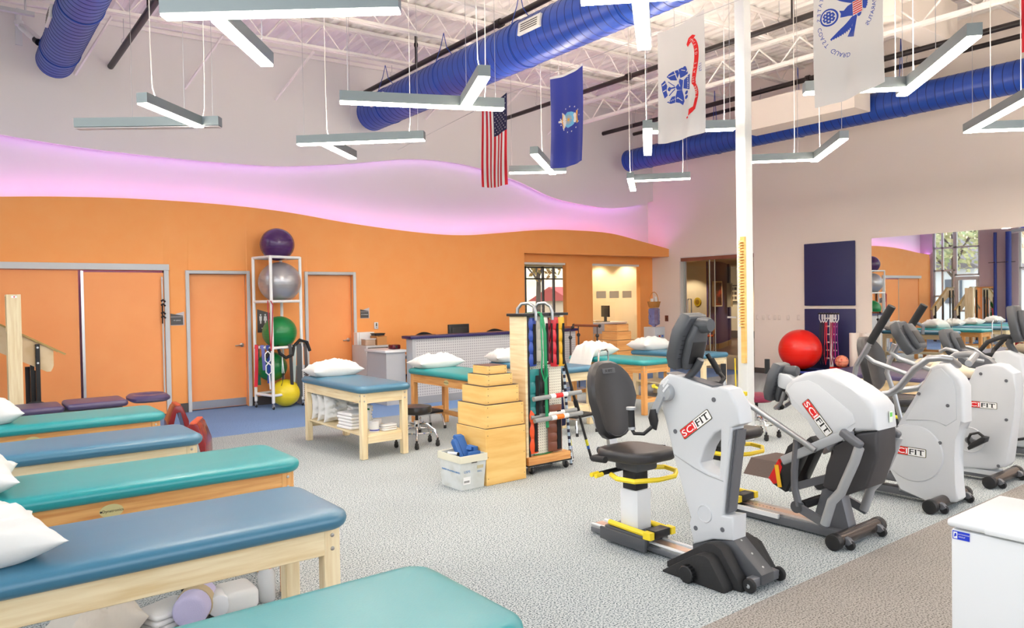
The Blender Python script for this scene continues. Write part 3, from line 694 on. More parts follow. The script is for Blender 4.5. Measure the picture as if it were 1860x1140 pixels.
for a_ in (((160,530),(225,500),(227,506),(162,536)),((215,480),(250,610),(245,612),(209,483)),((230,700),(268,730),(265,735),(228,706)),((262,470),(296,480),(294,486),(261,476)),((112,610),(136,585),(138,592),(114,618)),((116,660),(140,640),(140,648),(117,668))): wl.append(QP(*a_))
for k in range(5): wl.append(ell(Q(165+16*k,742-8*k),5/352,5/930,8))
for q_ in wl: onflag(S,q_,t,'emblem_line',FWHITE,.008)
rb=[]; L=[(.30,.82),(.21,.80),(.16,.74),(.15,.66),(.17,.58),(.20,.50),(.21,.45),(.17,.40),(.15,.34),(.17,.28),(.20,.22)]
lc=smoothcurve(L,5); v=[];f=[]
for i,p in enumerate(lc):
    q=lc[min(i+1,len(lc)-1)]-lc[max(i-1,0)]; nn=V(-q.y,q.x/4).normalized(); wd=.038 if i<32 else .025; v+=[(p.x+nn.x*wd,p.y+nn.y*wd*.4,0),(p.x-nn.x*wd,p.y-nn.y*wd*.4,0)]
for i in range(len(lc)-1): f.append((2*i,2*i+1,2*i+3,2*i+2))
rm=MB().add(v,f).join(poly([(.30,.84),(.22,.85),(.16,.83),(.22,.80),(.32,.77),(.35,.80)])).join(poly([(.30,.235),(.20,.245),(.17,.22),(.22,.20),(.31,.18)])).join(ell((.33,.17),.022,.009)); onflag(S,rm,t,'ribbon',ERED,.005)
tx=MB(); word='UNITED STATES ARMY'
for i,chh in enumerate(word):
    if chh==' ': continue
    k=3+i*2.3; p=lc[min(int(k),len(lc)-1)]; T=text_mb(chh,.062,0)
    for vv in T.b.verts: px,py=vv.co.x,vv.co.y; vv.co=(p.x+py*.9,p.y-px*.5,0)
    tx.join(T)
onflag(S,tx,t,'ribbon_lettering',FWHITE,.009)
T=text_mb('1775',.075,0)
for vv in T.b.verts: px,py=vv.co.x,vv.co.y; vv.co=(.085+py*.9,.55-px*.5,0)
onflag(S,T,t,'year_lettering',EBLUE,.006)
# white flag with blue eagle
t=thing('flag','white flag with blue spread eagle, striped shield and arched blue lettering','flag',(5.9,3.13,3.27),group=FG)
S=flagsurf(8.3,3.97,4.80,5.58,5.53,3.95,3.84,11,.02); cloth(S,'cloth',FWHITE,t)
cx,cy=.45,.60
ea=MB()
for s in(1,-1):
    for i in range(12):
        k=i/11; bx=.38+.24*k; by=cy+s*(.055+.05*k); tx_=bx+.02+.10*k; ty=by+s*(.055-.005*k)
        ea.add([(bx-.012,by,0),(bx+.014,by,0),(tx_+.012,ty,0),(tx_-.004,ty+s*.012,0)],[(0,1,2,3)])
    ea.add([(.37,cy+s*.035,0),(.45,cy+s*.05,0),(.62,cy+s*.10,0),(.68,cy+s*.14,0),(.58,cy+s*.115,0),(.37,cy+s*.06,0)],[(0,1,2,3,4,5)])
ea.join(poly([(.42,cy+.045),(.50,cy+.04),(.56,cy+.02),(.62,cy+.03),(.60,cy+.005),(.61,cy-.02),(.50,cy-.03),(.42,cy-.045)]))
ea.join(fan((.33,cy),.02,.12,PI*.8,PI*1.2,6,.014,.5)).join(fan((.36,cy+.10),0,.09,0,2*PI,9,.011,.5)).join(poly([(.38,cy+.04),(.34,cy+.10),(.36,cy+.11),(.40,cy+.05)]))
for i in range(5): ea.add([(.36,cy-.06,0),(.365,cy-.055,0),(.52-.02*i,cy-.17-.004*i,0),(.505-.02*i,cy-.175-.004*i,0)],[(0,1,2,3)])
ea.join(ell((.33,cy-.05),.03,.02)); onflag(S,ea,t,'eagle',EBLUE)
onflag(S,poly([(.28,cy+.045),(.42,cy+.05),(.42,cy-.05),(.28,cy-.045)]),t,'shield',FWHITE,.006)
st=MB()
for i in range(6): y=cy-.042+.0155*i; st.add([(.285,y,0),(.415,y,0),(.415,y+.008,0),(.285,y+.008,0)],[(0,1,2,3)])
onflag(S,st,t,'shield_stripes',ERED,.008)
onflag(S,ell((.76,cy),.13,.062,24),t,'star_medallion',EBLUE); onflag(S,ell((.76,cy),.105,.05,24,.85),t,'medallion_ring',FWHITE,.006)
for i in range(13):
    a=2*PI*i/12; rr_=.0 if i==12 else (.05 if i%2 else .08); onflag(S,star((.76+rr_*math.cos(a),cy+rr_*.48*math.sin(a)),.018,.5),t,'star',FWHITE,.007)
onflag(S,arctext('UNITED STATES COAST GUARD',(.42,.60),.49,.30,1.38,-1.38,.085,.5),t,'lettering',EBLUE)
onflag(S,arctext('SEMPER PARATUS',(.42,.60),.30,.20,PI-.85,PI+.85,.08,.5,1,-1),t,'motto_lettering',EBLUE)
T=text_mb('1790',.09,0)
for vv in T.b.verts: px,py=vv.co.x,vv.co.y; vv.co=(.06+py*.9,.66-px*.5,0)
onflag(S,T,t,'year_lettering',EBLUE)
# red flag at the frame edge
t=thing('flag','plain red flag cut off at the top right edge','flag',(5.9,1.64,3.45),group=FG)
S=flagsurf(8.3,1.86,2.67,5.6,5.57,3.98,3.92,17,.02); cloth(S,'cloth',FRED,t)
# ------------------------------------------------------------------ treatment tables
GOLDPL=mat('gold_nameplate',(206,196,140),.45); DARKTXT=mat('dark_print',(40,36,30),.6); SCREW=mat('screw_steel',(190,190,188),.3,1)
ZC0,ZC1=.685,.745
def table(x0,x1,y0,y1,vinyl,wood,label,plate=None,lower='none',group=None,zt=0):
    t=thing('treatment_table',label,'table',((x0+x1)/2,(y0+y1)/2,0),group=group or 'padded treatment tables')
    MB().slab(x0,x1,y0,y1,ZC0-.004,ZC1+.012,.10,.036,8,.004,.055).build('cushion',vinyl,t)
    i=.05; zb=.575; L=.068
    a0,a1,b0,b1=x0+i,x1-i,y0+i,y1-i
    MB().box(a0+.006,a1-.006,b0,b0+.024,zb,ZC0).bevel(.003,1).build('apron',wood,t); MB().box(a0+.006,a1-.006,b1-.024,b1,zb,ZC0).bevel(.003,1).build('apron',wood,t)
    MB().box(a0,a0+.024,b0+.024,b1-.024,zb,ZC0).bevel(.003,1).build('apron',wood,t); MB().box(a1-.024,a1,b0+.024,b1-.024,zb,ZC0).bevel(.003,1).build('apron',wood,t)
    for x in(a0-.004,a1-L+.004):
        for y in(b0-.004,b1-L+.004): MB().box(x,x+L,y,y+L,0,ZC0-.002).bevel(.005,1).build('leg',PINEV if wood is PINE else OAKV,t)
    long_y=(y1-y0)>(x1-x0)
    if lower=='shelf':
        MB().box(a0+.02,a1-.02,b0+.02,b1-.02,.235,.255).build('shelf',wood,t)
        MB().box(a0+L,a1-L,b0+.005,b0+.03,.16,.235).build('shelf_rail',wood,t); MB().box(a0+L,a1-L,b1-.03,b1-.005,.16,.235).build('shelf_rail',wood,t)
    elif lower=='ends':
        MB().box(a0+.015,a0+.045,b0+L,b1-L,.17,.225).build('stretcher',wood,t); MB().box(a1-.045,a1-.015,b0+L,b1-L,.17,.225).build('stretcher',wood,t)
    elif lower=='H':
        z0,z1=.17,.225
        if long_y:
            xm=(x0+x1)/2; MB().box(a0+L,a1-L,b0+.015,b0+.045,z0,z1).build('stretcher',wood,t); MB().box(a0+L,a1-L,b1-.045,b1-.015,z0,z1).build('stretcher',wood,t); MB().box(xm-.018,xm+.018,b0+.045,b1-.045,z0,z1).build('stretcher',wood,t)
        else:
            ym=(y0+y1)/2; MB().box(a0+.015,a0+.045,b0+L,b1-L,z0,z1).build('stretcher',wood,t); MB().box(a1-.045,a1-.015,b0+L,b1-L,z0,z1).build('stretcher',wood,t); MB().box(a0+.045,a1-.045,ym-.018,ym+.018,z0,z1).build('stretcher',wood,t)
    s=MB()
    for z in(.60,.655):
        for p,d in (((a1-.03,b0-.004,z),'y'),((a0-.004,b0+.03,z),'x'),((a0+.03,b0-.004,z),'y')): s.lathe(p,[(.001,-.004),(.008,-.003),(.009,.0),(.001,.0)],8,d)
    s.build('bolts',SCREW,t)
    if plate:
        px,py,face=plate
        M=frame((px,b0-.001,.628),(1,0,0),(0,0,1)) if face=='y' else frame((a0-.001,py,.628),(0,-1,0),(0,0,1))
        q=MB(); q.lathe((0,0,0),[(.001,0),(.052,0),(.052,.002),(.001,.002)],24)
        for v in q.b.verts: v.co.y*=.62
        q=q.xf(M).build('nameplate',GOLDPL,t)
        text_mb('Dynatronics',.019,.0004).xf(M@Matrix.Translation((.006,0,.0026))).build('lettering',DARKTXT,q,smooth=False)
        MB().lathe((-.045,0,.0022),[(.001,0),(.005,0),(.005,.0006),(.001,.0006)],10).xf(M).build('logo_mark',DARKTXT,q)
    return t
G1='treatment tables lined up in the left foreground'
table(-.62,1.25,1.53,2.14,TEAL,OAK,'teal topped treatment table nearest the camera at the bottom edge',None,'H',G1)
table(-.62,1.33,2.82,3.43,SLATE,PINE,'slate blue treatment table on pale wood, second from the camera',None,'none',G1)
table(-.40,1.57,3.95,4.56,TEAL,OAK,'teal treatment table on oak with gold oval nameplate, third from camera',(.62,0,'y'),'ends',G1)
table(-.60,1.37,5.15,5.76,SLATE,PINE,'slate blue treatment table on pale wood, fourth from the camera',None,'none',G1)
table(-.60,1.42,6.44,7.05,TEAL,OAK,'teal treatment table on oak, fifth from the camera before the plum one',(.50,0,'y'),'H',G1)
G2='treatment tables across the middle of the room'
table(3.31,3.94,6.86,8.45,SLATE,PINE,'slate blue treatment table with a towel shelf, left of the wooden boxes',None,'shelf',G2)
table(4.74,5.37,6.86,8.45,TEAL,OAK,'teal treatment table on oak in front of the reception desk',(0,7.55,'x'),'H',G2)
table(6.03,6.66,6.86,8.45,SLATE,PINE,'slate blue treatment table right behind the weight cart',None,'shelf',G2)
table(7.53,8.16,6.86,8.45,TEAL,OAK,'teal treatment table with folded pillow, behind the black bike seat',(0,7.45,'x'),'H',G2)
table(8.97,9.62,6.98,8.52,SLATE,PINE,'slate blue treatment table farthest right, near the glass lobby door',None,'shelf',G2)
# plum three-section table with face hole
t=thing('massage_table','plum three-section treatment table with face-hole headrest at the orange wall','table',(.9,8.7,0),group='padded treatment tables')
MB().slab(-.45,.93,8.45,8.98,.575,.64,.06,.03,6,.003).build('foot_section',PURPLE,t); MB().slab(.95,1.50,8.45,8.98,.585,.65,.06,.03,6,.003).build('middle_section',PURPLE,t)
h=MB()
def hd(ins,z):
    out=[]
    for k in range(28):
        a=2*PI*k/28; ex=.20-ins; ey=.26-ins; c_=math.cos(a); s_=math.sin(a)
        out.append((1.73+ex*(abs(c_)**.6)*(1 if c_>0 else -1),8.715+ey*(abs(s_)**.6)*(1 if s_>0 else -1),z))
    return out
def hi(ex,z): return [(1.75+(.13+ex)*math.cos(2*PI*k/28),8.715+(.055+ex)*math.sin(2*PI*k/28),z) for k in range(28)]
rg=[hi(0,.60),hd(.03,.595),hd(0,.615),hd(0,.64),hd(.03,.665),hi(.02,.667),hi(0,.655)]
vs=[[h.b.verts.new(p) for p in r] for r in rg]
for a,b in zip(vs,vs[1:]+vs[:1]):
    for k in range(28): h.b.faces.new((a[k],a[(k+1)%28],b[(k+1)%28],b[k]))
h.build('headrest',PURPLE,t)
f=MB(); f.box(-.35,1.45,8.52,8.56,.52,.575); f.box(-.35,1.45,8.87,8.91,.52,.575)
f.build('frame',GREYMET,t)
for x in(-.2,1.2):
    for y in(8.54,8.89): MB().bar((x,y,.04),(x,y,.53),.05,.05).build('leg',GREYMET,t)
MB().box(-.3,1.3,8.5,8.56,0,.04).box(-.3,1.3,8.87,8.93,0,.04).build('base',GREYMET,t)
# ------------------------------------------------------------------ pillows, towels
def pillow(name,label,loc,lx,ly,h,rz,seed,tilt=0,rx=0,group='white pillows on the treatment tables',mt=LINEN,fold=0,slump=0):
    rr=random.Random(seed); ph=[rr.uniform(0,6.28) for _ in range(6)]
    def P(u,v,top):
        a=2*u-1;b=2*v-1
        k=max(0,(1-abs(a)**2.6))**.55*max(0,(1-abs(b)**2.6))**.55
        px=a*lx/2*(1-.10*(1-b*b)*abs(a)**3); py=b*ly/2*(1-.12*(1-a*a)*abs(b)**3)
        wr=.006*math.sin(9*a+3*b+ph[0])+.005*math.sin(14*b-5*a+ph[1])+.004*math.sin(21*(a+b)+ph[2])+.004*math.sin(11*a*b+6*a+ph[4])+.003*abs(math.sin(17*b+4*a*a+ph[5]))
        z=h*.42+(h*.58*k+wr*k*2 if top else -h*.42*min(1,k*1.5))
        z+=.02*h*math.sin(3*a+ph[3])
        if fold and a<-fold: z-=(abs(a)-fold)*h*.9
        if slump: z-=slump*3.6*max(0,-a-.47)**2
        return V(px,py,max(z,.002 if not slump else -9))
    e=lambda q:.5-.5*math.cos(PI*q)
    m=MB().grid(lambda u,v:P(e(u),e(v),1),34,28).grid(lambda u,v:P(e(u),e(v),0),34,28)
    bmesh.ops.remove_doubles(m.b,verts=m.b.verts,dist=.0008)
    o=m.build(name,mt,None); o.location=loc; o.rotation_euler=(rx,tilt,rz); tag(o,label,'pillow',group); return o
ZT=.757
pillow('pillow','white pillow on the slate table second from the camera',(-.06,3.10,ZT),.70,.52,.17,.12,1)
pillow('pillow','white pillow on the teal table third from the camera',(-.06,4.25,ZT),.66,.50,.17,-.05,2)
pillow('pillow','white pillow on the teal table fifth from the camera',(.14,6.74,ZT),.62,.48,.18,.05,3)
pillow('pillow','plump white pillow on the towel-shelf table left of the boxes',(3.64,8.22,ZT),.62,.40,.17,-.02,4)
pillow('pillow','white pillow on the teal table before the reception desk',(5.06,8.22,ZT),.66,.40,.16,-.03,5,0)
pillow('pillow','white pillow behind the weight cart on the slate table',(6.28,8.22,ZT),.64,.42,.17,-.15,6,0)
pillow('pillow','white pillow drooping over the left edge of a teal table',(7.72,8.05,ZT),.72,.44,.20,.1,7,0,slump=.34)
pillow('pillow','white ribbed pillow on the slate table nearest the lobby door',(9.25,8.3,ZT),.66,.44,.20,-.05,8,0)
# shelf contents of the towel-shelf table
GP='pillows stored on the shelf under the table'
for i,(y,h,l) in enumerate(((8.33,.30,'white pillow upright on the lower shelf, rearmost'),(8.16,.31,'white pillow upright on the lower shelf, second from the back'),(7.98,.32,'large white pillow upright on the lower shelf beside folded towels'))):
    o=pillow('pillow',l,(3.60,y,.258+h/2),.44,h,.14,0,20+i,0,PI/2,GP)
def towel(label,loc,sx,sy,n,th,rz,seed,mt=TOWEL,group='folded white towels'):
    m=MB(); rr=random.Random(seed)
    for i in range(n):
        d=rr.uniform(-.008,.008); m.slab(-sx/2+d,sx/2+d,-sy/2+d*.5,sy/2-d,i*th,(i+1)*th-.002,.02,th*.45,4)
    o=m.build('folded_towels',mt); o.location=loc; o.rotation_euler=(0,0,rz); tag(o,label,'towel',group); return o
towel('stack of folded white towels on the lower shelf beside the white jars',(3.50,7.42,.256),.22,.30,5,.035,.1,1)
towel('second stack of folded white towels under the slate table, nearer the pillows',(3.68,7.62,.256),.24,.26,6,.035,-.2,2)
towel('thin folded white cloths at the front right of the lower shelf',(3.72,7.02,.256),.17,.10,3,.022,.1,3)
def jar(loc,r,h,label):
    t=thing('cream_jar',label,'jar',loc,group='white cream jars on the lower shelf')
    MB().lathe(loc,[(r*.95,0),(r,.006),(r,h*.72),(r*.97,h*.75)],20).build('jar',WHITEP,t)
    MB().lathe((loc[0],loc[1],loc[2]+h*.75),[(r*1.03,0),(r*1.03,h*.25),(r*.98,h*.27),(.001,h*.27)],20).build('lid',WHITEP,t)
    MB().lathe(loc,[(r+.001,h*.12),(r+.001,h*.24)],20).build('blue_band',mat('blue_band',(60,70,160),.5),t)
jar((3.56,7.03,.256),.052,.11,'white cream jar with blue band at the front of the lower shelf')
jar((3.69,7.22,.256),.046,.10,'white cream jar with blue band behind the front one, by towels')
t=thing('spray_bottle','white spray bottle with green collar on the lower shelf','bottle',(3.60,7.25,.256))
MB().lathe((3.60,7.25,.256),[(.034,0),(.037,.01),(.037,.13),(.016,.19),(.014,.21)],16).build('bottle',mat('cloudy_plastic',(230,234,232),.3),t)
MB().lathe((3.60,7.25,.456),[(.017,0),(.017,.022)],14).build('collar',mat('green_collar',(24,110,62),.5),t)
MB().box(3.585,3.615,7.19,7.275,.478,.51).box(3.592,3.608,7.18,7.195,.44,.485).bevel(.003,1).build('trigger_head',WHITEP,t)
# objects on the floor under the foreground tables
def step_stool(loc,rz,label,handle=False):
    t=thing('step_stool',label,'step stool',loc,rz,'chrome step stools with black treads')
    def b(m,n,mt): return m.build(n,mt,t,rel=False)
    b(MB().slab(-.2,.2,-.14,.14,.205,.235,.03,.012),'tread',RUBBER); b(MB().box(-.195,.195,-.135,.135,.19,.206),'rim',CHROME)
    for sx in(-1,1):
        for sy in(-1,1):
            l=b(MB().tube([(sx*.16,sy*.11,.195),(sx*.17,sy*.12,.17),(sx*.20,sy*.15,.03)],.012,8),'leg',CHROME); b(MB().lathe((sx*.20,sy*.15,0),[(.018,0),(.018,.035),(.014,.04)],10),'foot',BLACKP)
    if handle: b(MB().tube([(-.15,.12,.2),(-.15,.12,.85),(-.14,.12,.90),(-.1,.12,.93),(.1,.12,.93),(.14,.12,.90),(.15,.12,.85),(.15,.12,.2)],.012,8),'handle',CHROME)
    return t
step_stool((.86,4.27,0),.1,'chrome step stool under the teal table third from the camera')
step_stool((4.80,8.08,0),.12,'chrome step stool under the teal table before the reception desk')
step_stool((6.02,6.58,0),.2,'chrome step stool just right of the leaning black poles')
step_stool((6.95,6.9,0),.35,'chrome step stool with tall looped handle behind the bike backrest',True)
pillow('pillow','crumpled beige pillow on the floor under the foreground tables',(.55,4.02,.0),.36,.28,.22,.3,31,0,0,'loose bedding under the foreground tables',mat('beige_case',(214,206,194),.85))
towel('crumpled white towel on the floor beside the beige pillow',(.86,4.05,.0),.24,.2,3,.03,.4,5,TOWEL,'loose bedding under the foreground tables')
t=thing('rolled_towel','lilac towel roll bound with a tan strap under the tables','towel',(1.00,3.98,0))
MB().cyl((.93,3.88,.085),(1.05,4.10,.085),.085,24).bevel(.025,3).build('roll',LILAC,t)
MB().lathe((0,0,0),[(.086,-.03),(.09,-.03),(.09,.03),(.086,.03)],24).xf(Matrix.Translation((.99,3.99,.085))@V(.12,.22,0).to_track_quat('Z','Y').to_matrix().to_4x4()).build('strap',mat('tan_strap',(190,172,138),.7),t)
t=thing('towel_bolster','white vinyl bolster lying beside the lilac towel roll','bolster',(1.17,4.0,0))
MB().cyl((1.09,3.93,.06),(1.11,4.06,.06),.058,16).bevel(.012,2).build('end_roll',WHITEP,t)
MB().slab(1.11,1.30,3.92,4.14,0,.11,.04,.03).build('pad',LINEN,t)
t=thing('spray_bottle','clear spray bottle with red trigger on the floor under the tables','bottle',(1.36,4.0,0))
CLP=mat('translucent_plastic',(228,230,230),.25,trans=.4)
MB().lathe((1.36,4.0,0),[(.042,0),(.046,.01),(.046,.15),(.02,.20),(.016,.24)],18).build('bottle',CLP,t)
MB().box(1.345,1.375,3.93,4.02,.235,.27).box(1.353,1.367,3.935,3.95,.19,.245).build('trigger_head',REDP,t)
# folded red pads beside the tables
REDV=mat('oxblood_vinyl',(128,24,30),.25,coat=.3)
def saddle(loc,rz,l,h,label):
    t=thing('vinyl_pad',label,'pad',loc,rz,'folded red vinyl pads')
    m=MB()
    prof=[(-.12,0),(-.115,h*.5),(-.05,h*.93),(-.025,h),(.025,h),(.05,h*.93),(.115,h*.5),(.12,0),(.09,0),(.03,h*.8),(-.03,h*.8),(-.09,0)]
    m.prism(prof,'x',-l/2,l/2,.008,2).build('pad',REDV,t,rel=False)
    MB().slab(-l/2-.003,l/2+.003,-.03,.03,h-.012,h+.012,.02,.01).build('top_edge',mat('worn_red_vinyl',(206,88,52),.5),t,rel=False)
    return t
saddle((2.05,8.05,0),1.15,.42,.42,'folded red vinyl pad at the end of the fourth table')
saddle((2.25,9.75,0),1.5,.34,.40,'smaller folded red vinyl pad on the blue carpet, near the headrest')
# rolling stools
def rstool(loc,label,seat,zs,r):
    t=thing('rolling_stool',label,'stool',loc,group='round rolling stools')
    def b(m,n,mt,p=t): return m.build(n,mt,p,rel=False)
    b(MB().lathe((0,0,0),[(.001,zs-.085),(r*.9,zs-.085),(r,zs-.07),(r*1.02,zs-.03),(r*.96,zs-.005),(r*.6,zs+.006),(.001,zs+.008)],28),'seat',seat)
    b(MB().cyl((0,0,.2),(0,0,zs-.08),.018,12),'screw_post',BLACKP); b(MB().cyl((0,0,.20),(0,0,.29),.034,14),'hub',CHROME)
    b(MB().lathe((0,0,.165),[(.20,-.008),(.208,0),(.20,.008),(.192,0),(.20,-.008)],28),'foot_ring',CHROME)
    for k in range(5):
        a=2*PI*k/5+.4; c_,s_=math.cos(a),math.sin(a)
        b(MB().tube([(c_*.03,s_*.03,.24),(c_*.12,s_*.12,.25),(c_*.20,s_*.20,.19),(c_*.24,s_*.24,.09)],.012,8),'leg',CHROME)
        cs=b(MB().lathe((c_*.24,s_*.24,.0),[(.001,.055),(.012,.06),(.012,.10),(.001,.10)],8).box(c_*.24-.012,c_*.24+.012,s_*.24-.02,s_*.24+.02,.04,.07),'caster',BLACKP)
        b(MB().lathe((c_*.24,s_*.24,.026),[(.001,-.016),(.022,-.016),(.026,-.008),(.026,.008),(.022,.016),(.001,.016)],12,'x'),'wheel',RUBBER,cs)
    return t
rstool((4.17,7.20,0),'black round rolling stool with chrome base by the towel-shelf table',mat('black_vinyl',(26,24,24),.3,coat=.2),.45,.17)
rstool((7.33,4.98,0),'burgundy rolling stool on chrome base right of the white column',mat('burgundy_vinyl',(128,34,62),.35),.50,.18)
# ------------------------------------------------------------------ exercise machines (each faces the camera side, running along y)
LRED=mat('label_red',(222,24,30),.4); LWHITE=mat('label_white',(240,240,238),.4); LBLACK=mat('label_black',(18,18,18),.4); LGOLD=mat('label_border',(120,112,40),.4)
def sclabel(par,X,a,b,h):
    """logo plate on a face x=X; a,b = (y,z) of the lower-left and lower-right ends as seen from -x; h height"""
    a=V(X,*a);b=V(X,*b); xd=(b-a).normalized(); yd=V(-1,0,0).cross(xd); L=(b-a).length; M=frame(a+yd*h/2+xd*L/2,xd,yd)
    p=MB().slab(-L/2,L/2,-h/2,h/2,0,.003,h*.14,.001,4).xf(M).build('logo_plate',LBLACK,par)
    e=h*.06
    MB().slab(-L/2+e*.5,L/2-e*.5,-h/2+e*.5,h/2-e*.5,.003,.0034,h*.12,.0002,4).xf(M).build('gold_border',LGOLD,p,smooth=False)
    MB().slab(-L/2+e,L/2-e,-h/2+e,h/2-e,.0034,.0038,h*.1,.0002,4).xf(M).build('white_field',LWHITE,p,smooth=False)
    MB().box(-L/2+e*1.3,-L*.01,-h/2+e*1.1,h/2-e*1.1,.0038,.0043).xf(M).build('red_field',LRED,p,smooth=False)
    def word(w_,x0,x1,mt):
        T=text_mb(w_,1.0,.0003,1.04,bold=.012); xs_=[v.co.x for v in T.b.verts]; ys_=[v.co.y for v in T.b.verts]; sx=(x1-x0)/(max(xs_)-min(xs_)); sy=h*.62/(max(ys_)-min(ys_)); mx,my=(max(xs_)+min(xs_))/2,(max(ys_)+min(ys_))/2
        for v in T.b.verts: v.co=((v.co.x-mx)*sx+(x0+x1)/2,(v.co.y-my)*sy,v.co.z*.2+.0045)
        wd=x1-x0; e2=h*.05
        for f,k in (((.93,'tb'),) if w_=='SCI' else ((.06,'b'),(.42,'tb'),(.80,'b'))):
            for t_ in k: yy=h*.31-e2 if t_=='t' else -h*.31; T.box(x0+wd*f-wd*.085,x0+wd*f+wd*.085,yy,yy+e2,.0042,.0046)
        T.xf(M).build('lettering',mt,p,smooth=False)
    word('SCI',-L*.46,-L*.03,LWHITE); word('FIT',L*.03,L*.45,LBLACK)
    # serifs
    return p
def screwcap(par,X,pts,r=.012):
    for y,z in pts: MB().lathe((X,y,z),[(.001,-.004),(r,-.003),(r,.001),(.001,.001)],12,'x').build('screw_recess',GREYMET,par)
def seat_unit(t,x,y,zs=.60,back=True,rail=None):
    """padded seat with backrest on a telescopic post; user faces -y"""
    c=MB().slab(x-.21,x+.21,y-.24,y+.22,zs-.055,zs+.02,.13,.03,8,.006)
    for v in c.b.verts:
        k=(y+.05-v.co.y)/.3
        if k>0: v.co.x=x+(v.co.x-x)*(1-.16*k); v.co.z+=.02*k*k
    c.build('seat',SEATB,t)
    MB().box(x-.10,x+.10,y-.1,y+.1,zs-.12,zs-.05).bevel(.02).build('seat_base',GREYPL,t)
    # armrest stubs
    for s in(-1,1): MB().tube([(x+s*.12,y+.12,zs-.05),(x+s*.20,y+.16,zs-.04),(x+s*.27,y+.12,zs-.03),(x+s*.28,y-.0,zs-.02)],.021,10).build('hand_rest',RUBBER,t)
    # yellow lever loop
    MB().tube([(x-.20,y+.03,zs-.13),(x-.24,y-.06,zs-.135),(x-.20,y-.17,zs-.14),(x-.05,y-.235,zs-.14),(x+.1,y-.235,zs-.14),(x+.21,y-.16,zs-.135),(x+.22,y-.05,zs-.13),(x+.10,y-.02,zs-.12)],.016,8).build('lever_loop',YELLOW,t)
    for dy in(.06,.10):
        l=MB().tube([(x-.05,y+dy,zs-.12),(x-.25,y+dy,zs-.125)],.009,6).build('lever',BLACKP,t); MB().tube([(x-.25,y+dy,zs-.125),(x-.31,y+dy,zs-.128)],.015,8).build('lever_tip',YELLOW,l)
    if back:
        b=MB(); n=22
        def out(k,sc=1):
            a=2*PI*k/n; s_,c_=math.sin(a),math.cos(a); w=.175 if s_<0 else .205; 
            px=w*(abs(c_)**.7)*(1 if c_>0 else -1)*(1-.22*max(0,s_)**2); pz=.265*(abs(s_)**.75)*(1 if s_>0 else -1); return px*sc,pz*sc
        rings=[]
        for sc,dy in ((.9,.03),(1,.02),(1,-.02),(.93,-.045),(.75,-.05),(.6,-.042)): rings.append([b.b.verts.new((out(k,sc)[0],dy+.05*(out(k,sc)[0]/.2)**2*-1,out(k,sc)[1])) for k in range(n)])
        for p,q in zip(rings,rings[1:]):
            for k in range(n): b.b.faces.new((p[k],p[(k+1)%n],q[(k+1)%n],q[k]))
        b.b.faces.new(rings[0]); b.b.faces.new(rings[-1])
        M=Matrix.Translation((x,y+.255,zs+.31))@Matrix.Rotation(-.20,4,'X')
        bk=b.xf(M).build('backrest',SEATB,t)
        MB().tube([(.15*c_,-.056,.23*s_-.02) for c_,s_ in [(math.cos(a)*(1-.12*math.sin(a)),math.sin(a)) for a in [PI*.95+1.1*PI*k/16 for k in range(17)]]],.003,5).xf(M).build('piping',GREYPL,bk)
        q=MB().slab(-.06,.06,-.018,.018,0,.003,.006,.001).xf(M@frame((0,-.052,.19),(1,0,0),(0,0,1))).build('embossed_badge',GREYPL,bk)
        text_mb('SCIFIT',.026,.0005).xf(M@frame((0,-.0565,.19),(1,0,0),(0,0,1))).build('lettering',SEATB,q,smooth=False)
        MB().bar((x,y+.2,zs-.05),(x,y+.25,zs+.16),.07,.03).build('back_bracket',STEEL,t)
        MB().cyl((x-.14,y+.20,zs-.01),(x+.14,y+.20,zs-.01),.025,12).build('hinge_tube',GREYPL,t)
def carriage(t,x,y):
    MB().box(x-.12,x+.12,y-.17,y+.17,.035,.115).bevel(.008).build('carriage',GREYPL,t)
    MB().box(x-.135,x-.115,y-.2,y+.2,.02,.10).bevel(.005).build('carriage_skirt',GREYPL,t)
    for s in(-1,1): MB().tube([(x+s*.10,y-.22,.125),(x+s*.10,y+.14,.135)],.018,8).box(x+s*.1-.02,x+s*.1+.02,y-.23,y-.17,.10,.145).build('release_bar',YELLOW,t)
    MB().box(x-.07,x+.07,y-.23,y-.15,.10,.15).bevel(.006).build('carriage_block',BLACKP,t)
    MB().prism([(x-.062,y-.075),(x+.062,y-.075),(x+.075,y-.05),(x+.075,y+.05),(x+.062,y+.075),(x-.062,y+.075),(x-.075,y+.05),(x-.075,y-.05)],'z',.115,.37,.006).build('post_sleeve',WHITEP,t)
    MB().box(x-.06,x+.06,y-.06,y+.06,.36,.50).bevel(.012).build('post',BLACKP,t)
def rail(t,x,y0,y1,mt=STEEL):
    MB().box(x-.075,x+.075,y0,y1,.012,.045).bevel(.004).build('rail_base',GREYMET,t)
    r=MB().box(x-.07,x+.07,y0,y1,.045,.062).build('rail_top',mt,t)
    for s in(-1,1): MB().box(x+s*.062-.01,x+s*.062+.01,y0,y1,.062,.07).build('rail_lip',WHITEP,r)
    MB().box(x-.03,x+.03,y0,y1,.0621,.0632).build('slot_strip',mat('rail_wear_strip',(206,176,156),.3,.5),r)
    for k in range(7): MB().box(x-.006,x+.006,y0+.5+.03*k,y0+.512+.03*k,.0632,.0636).build('slot',BLACKP,r)
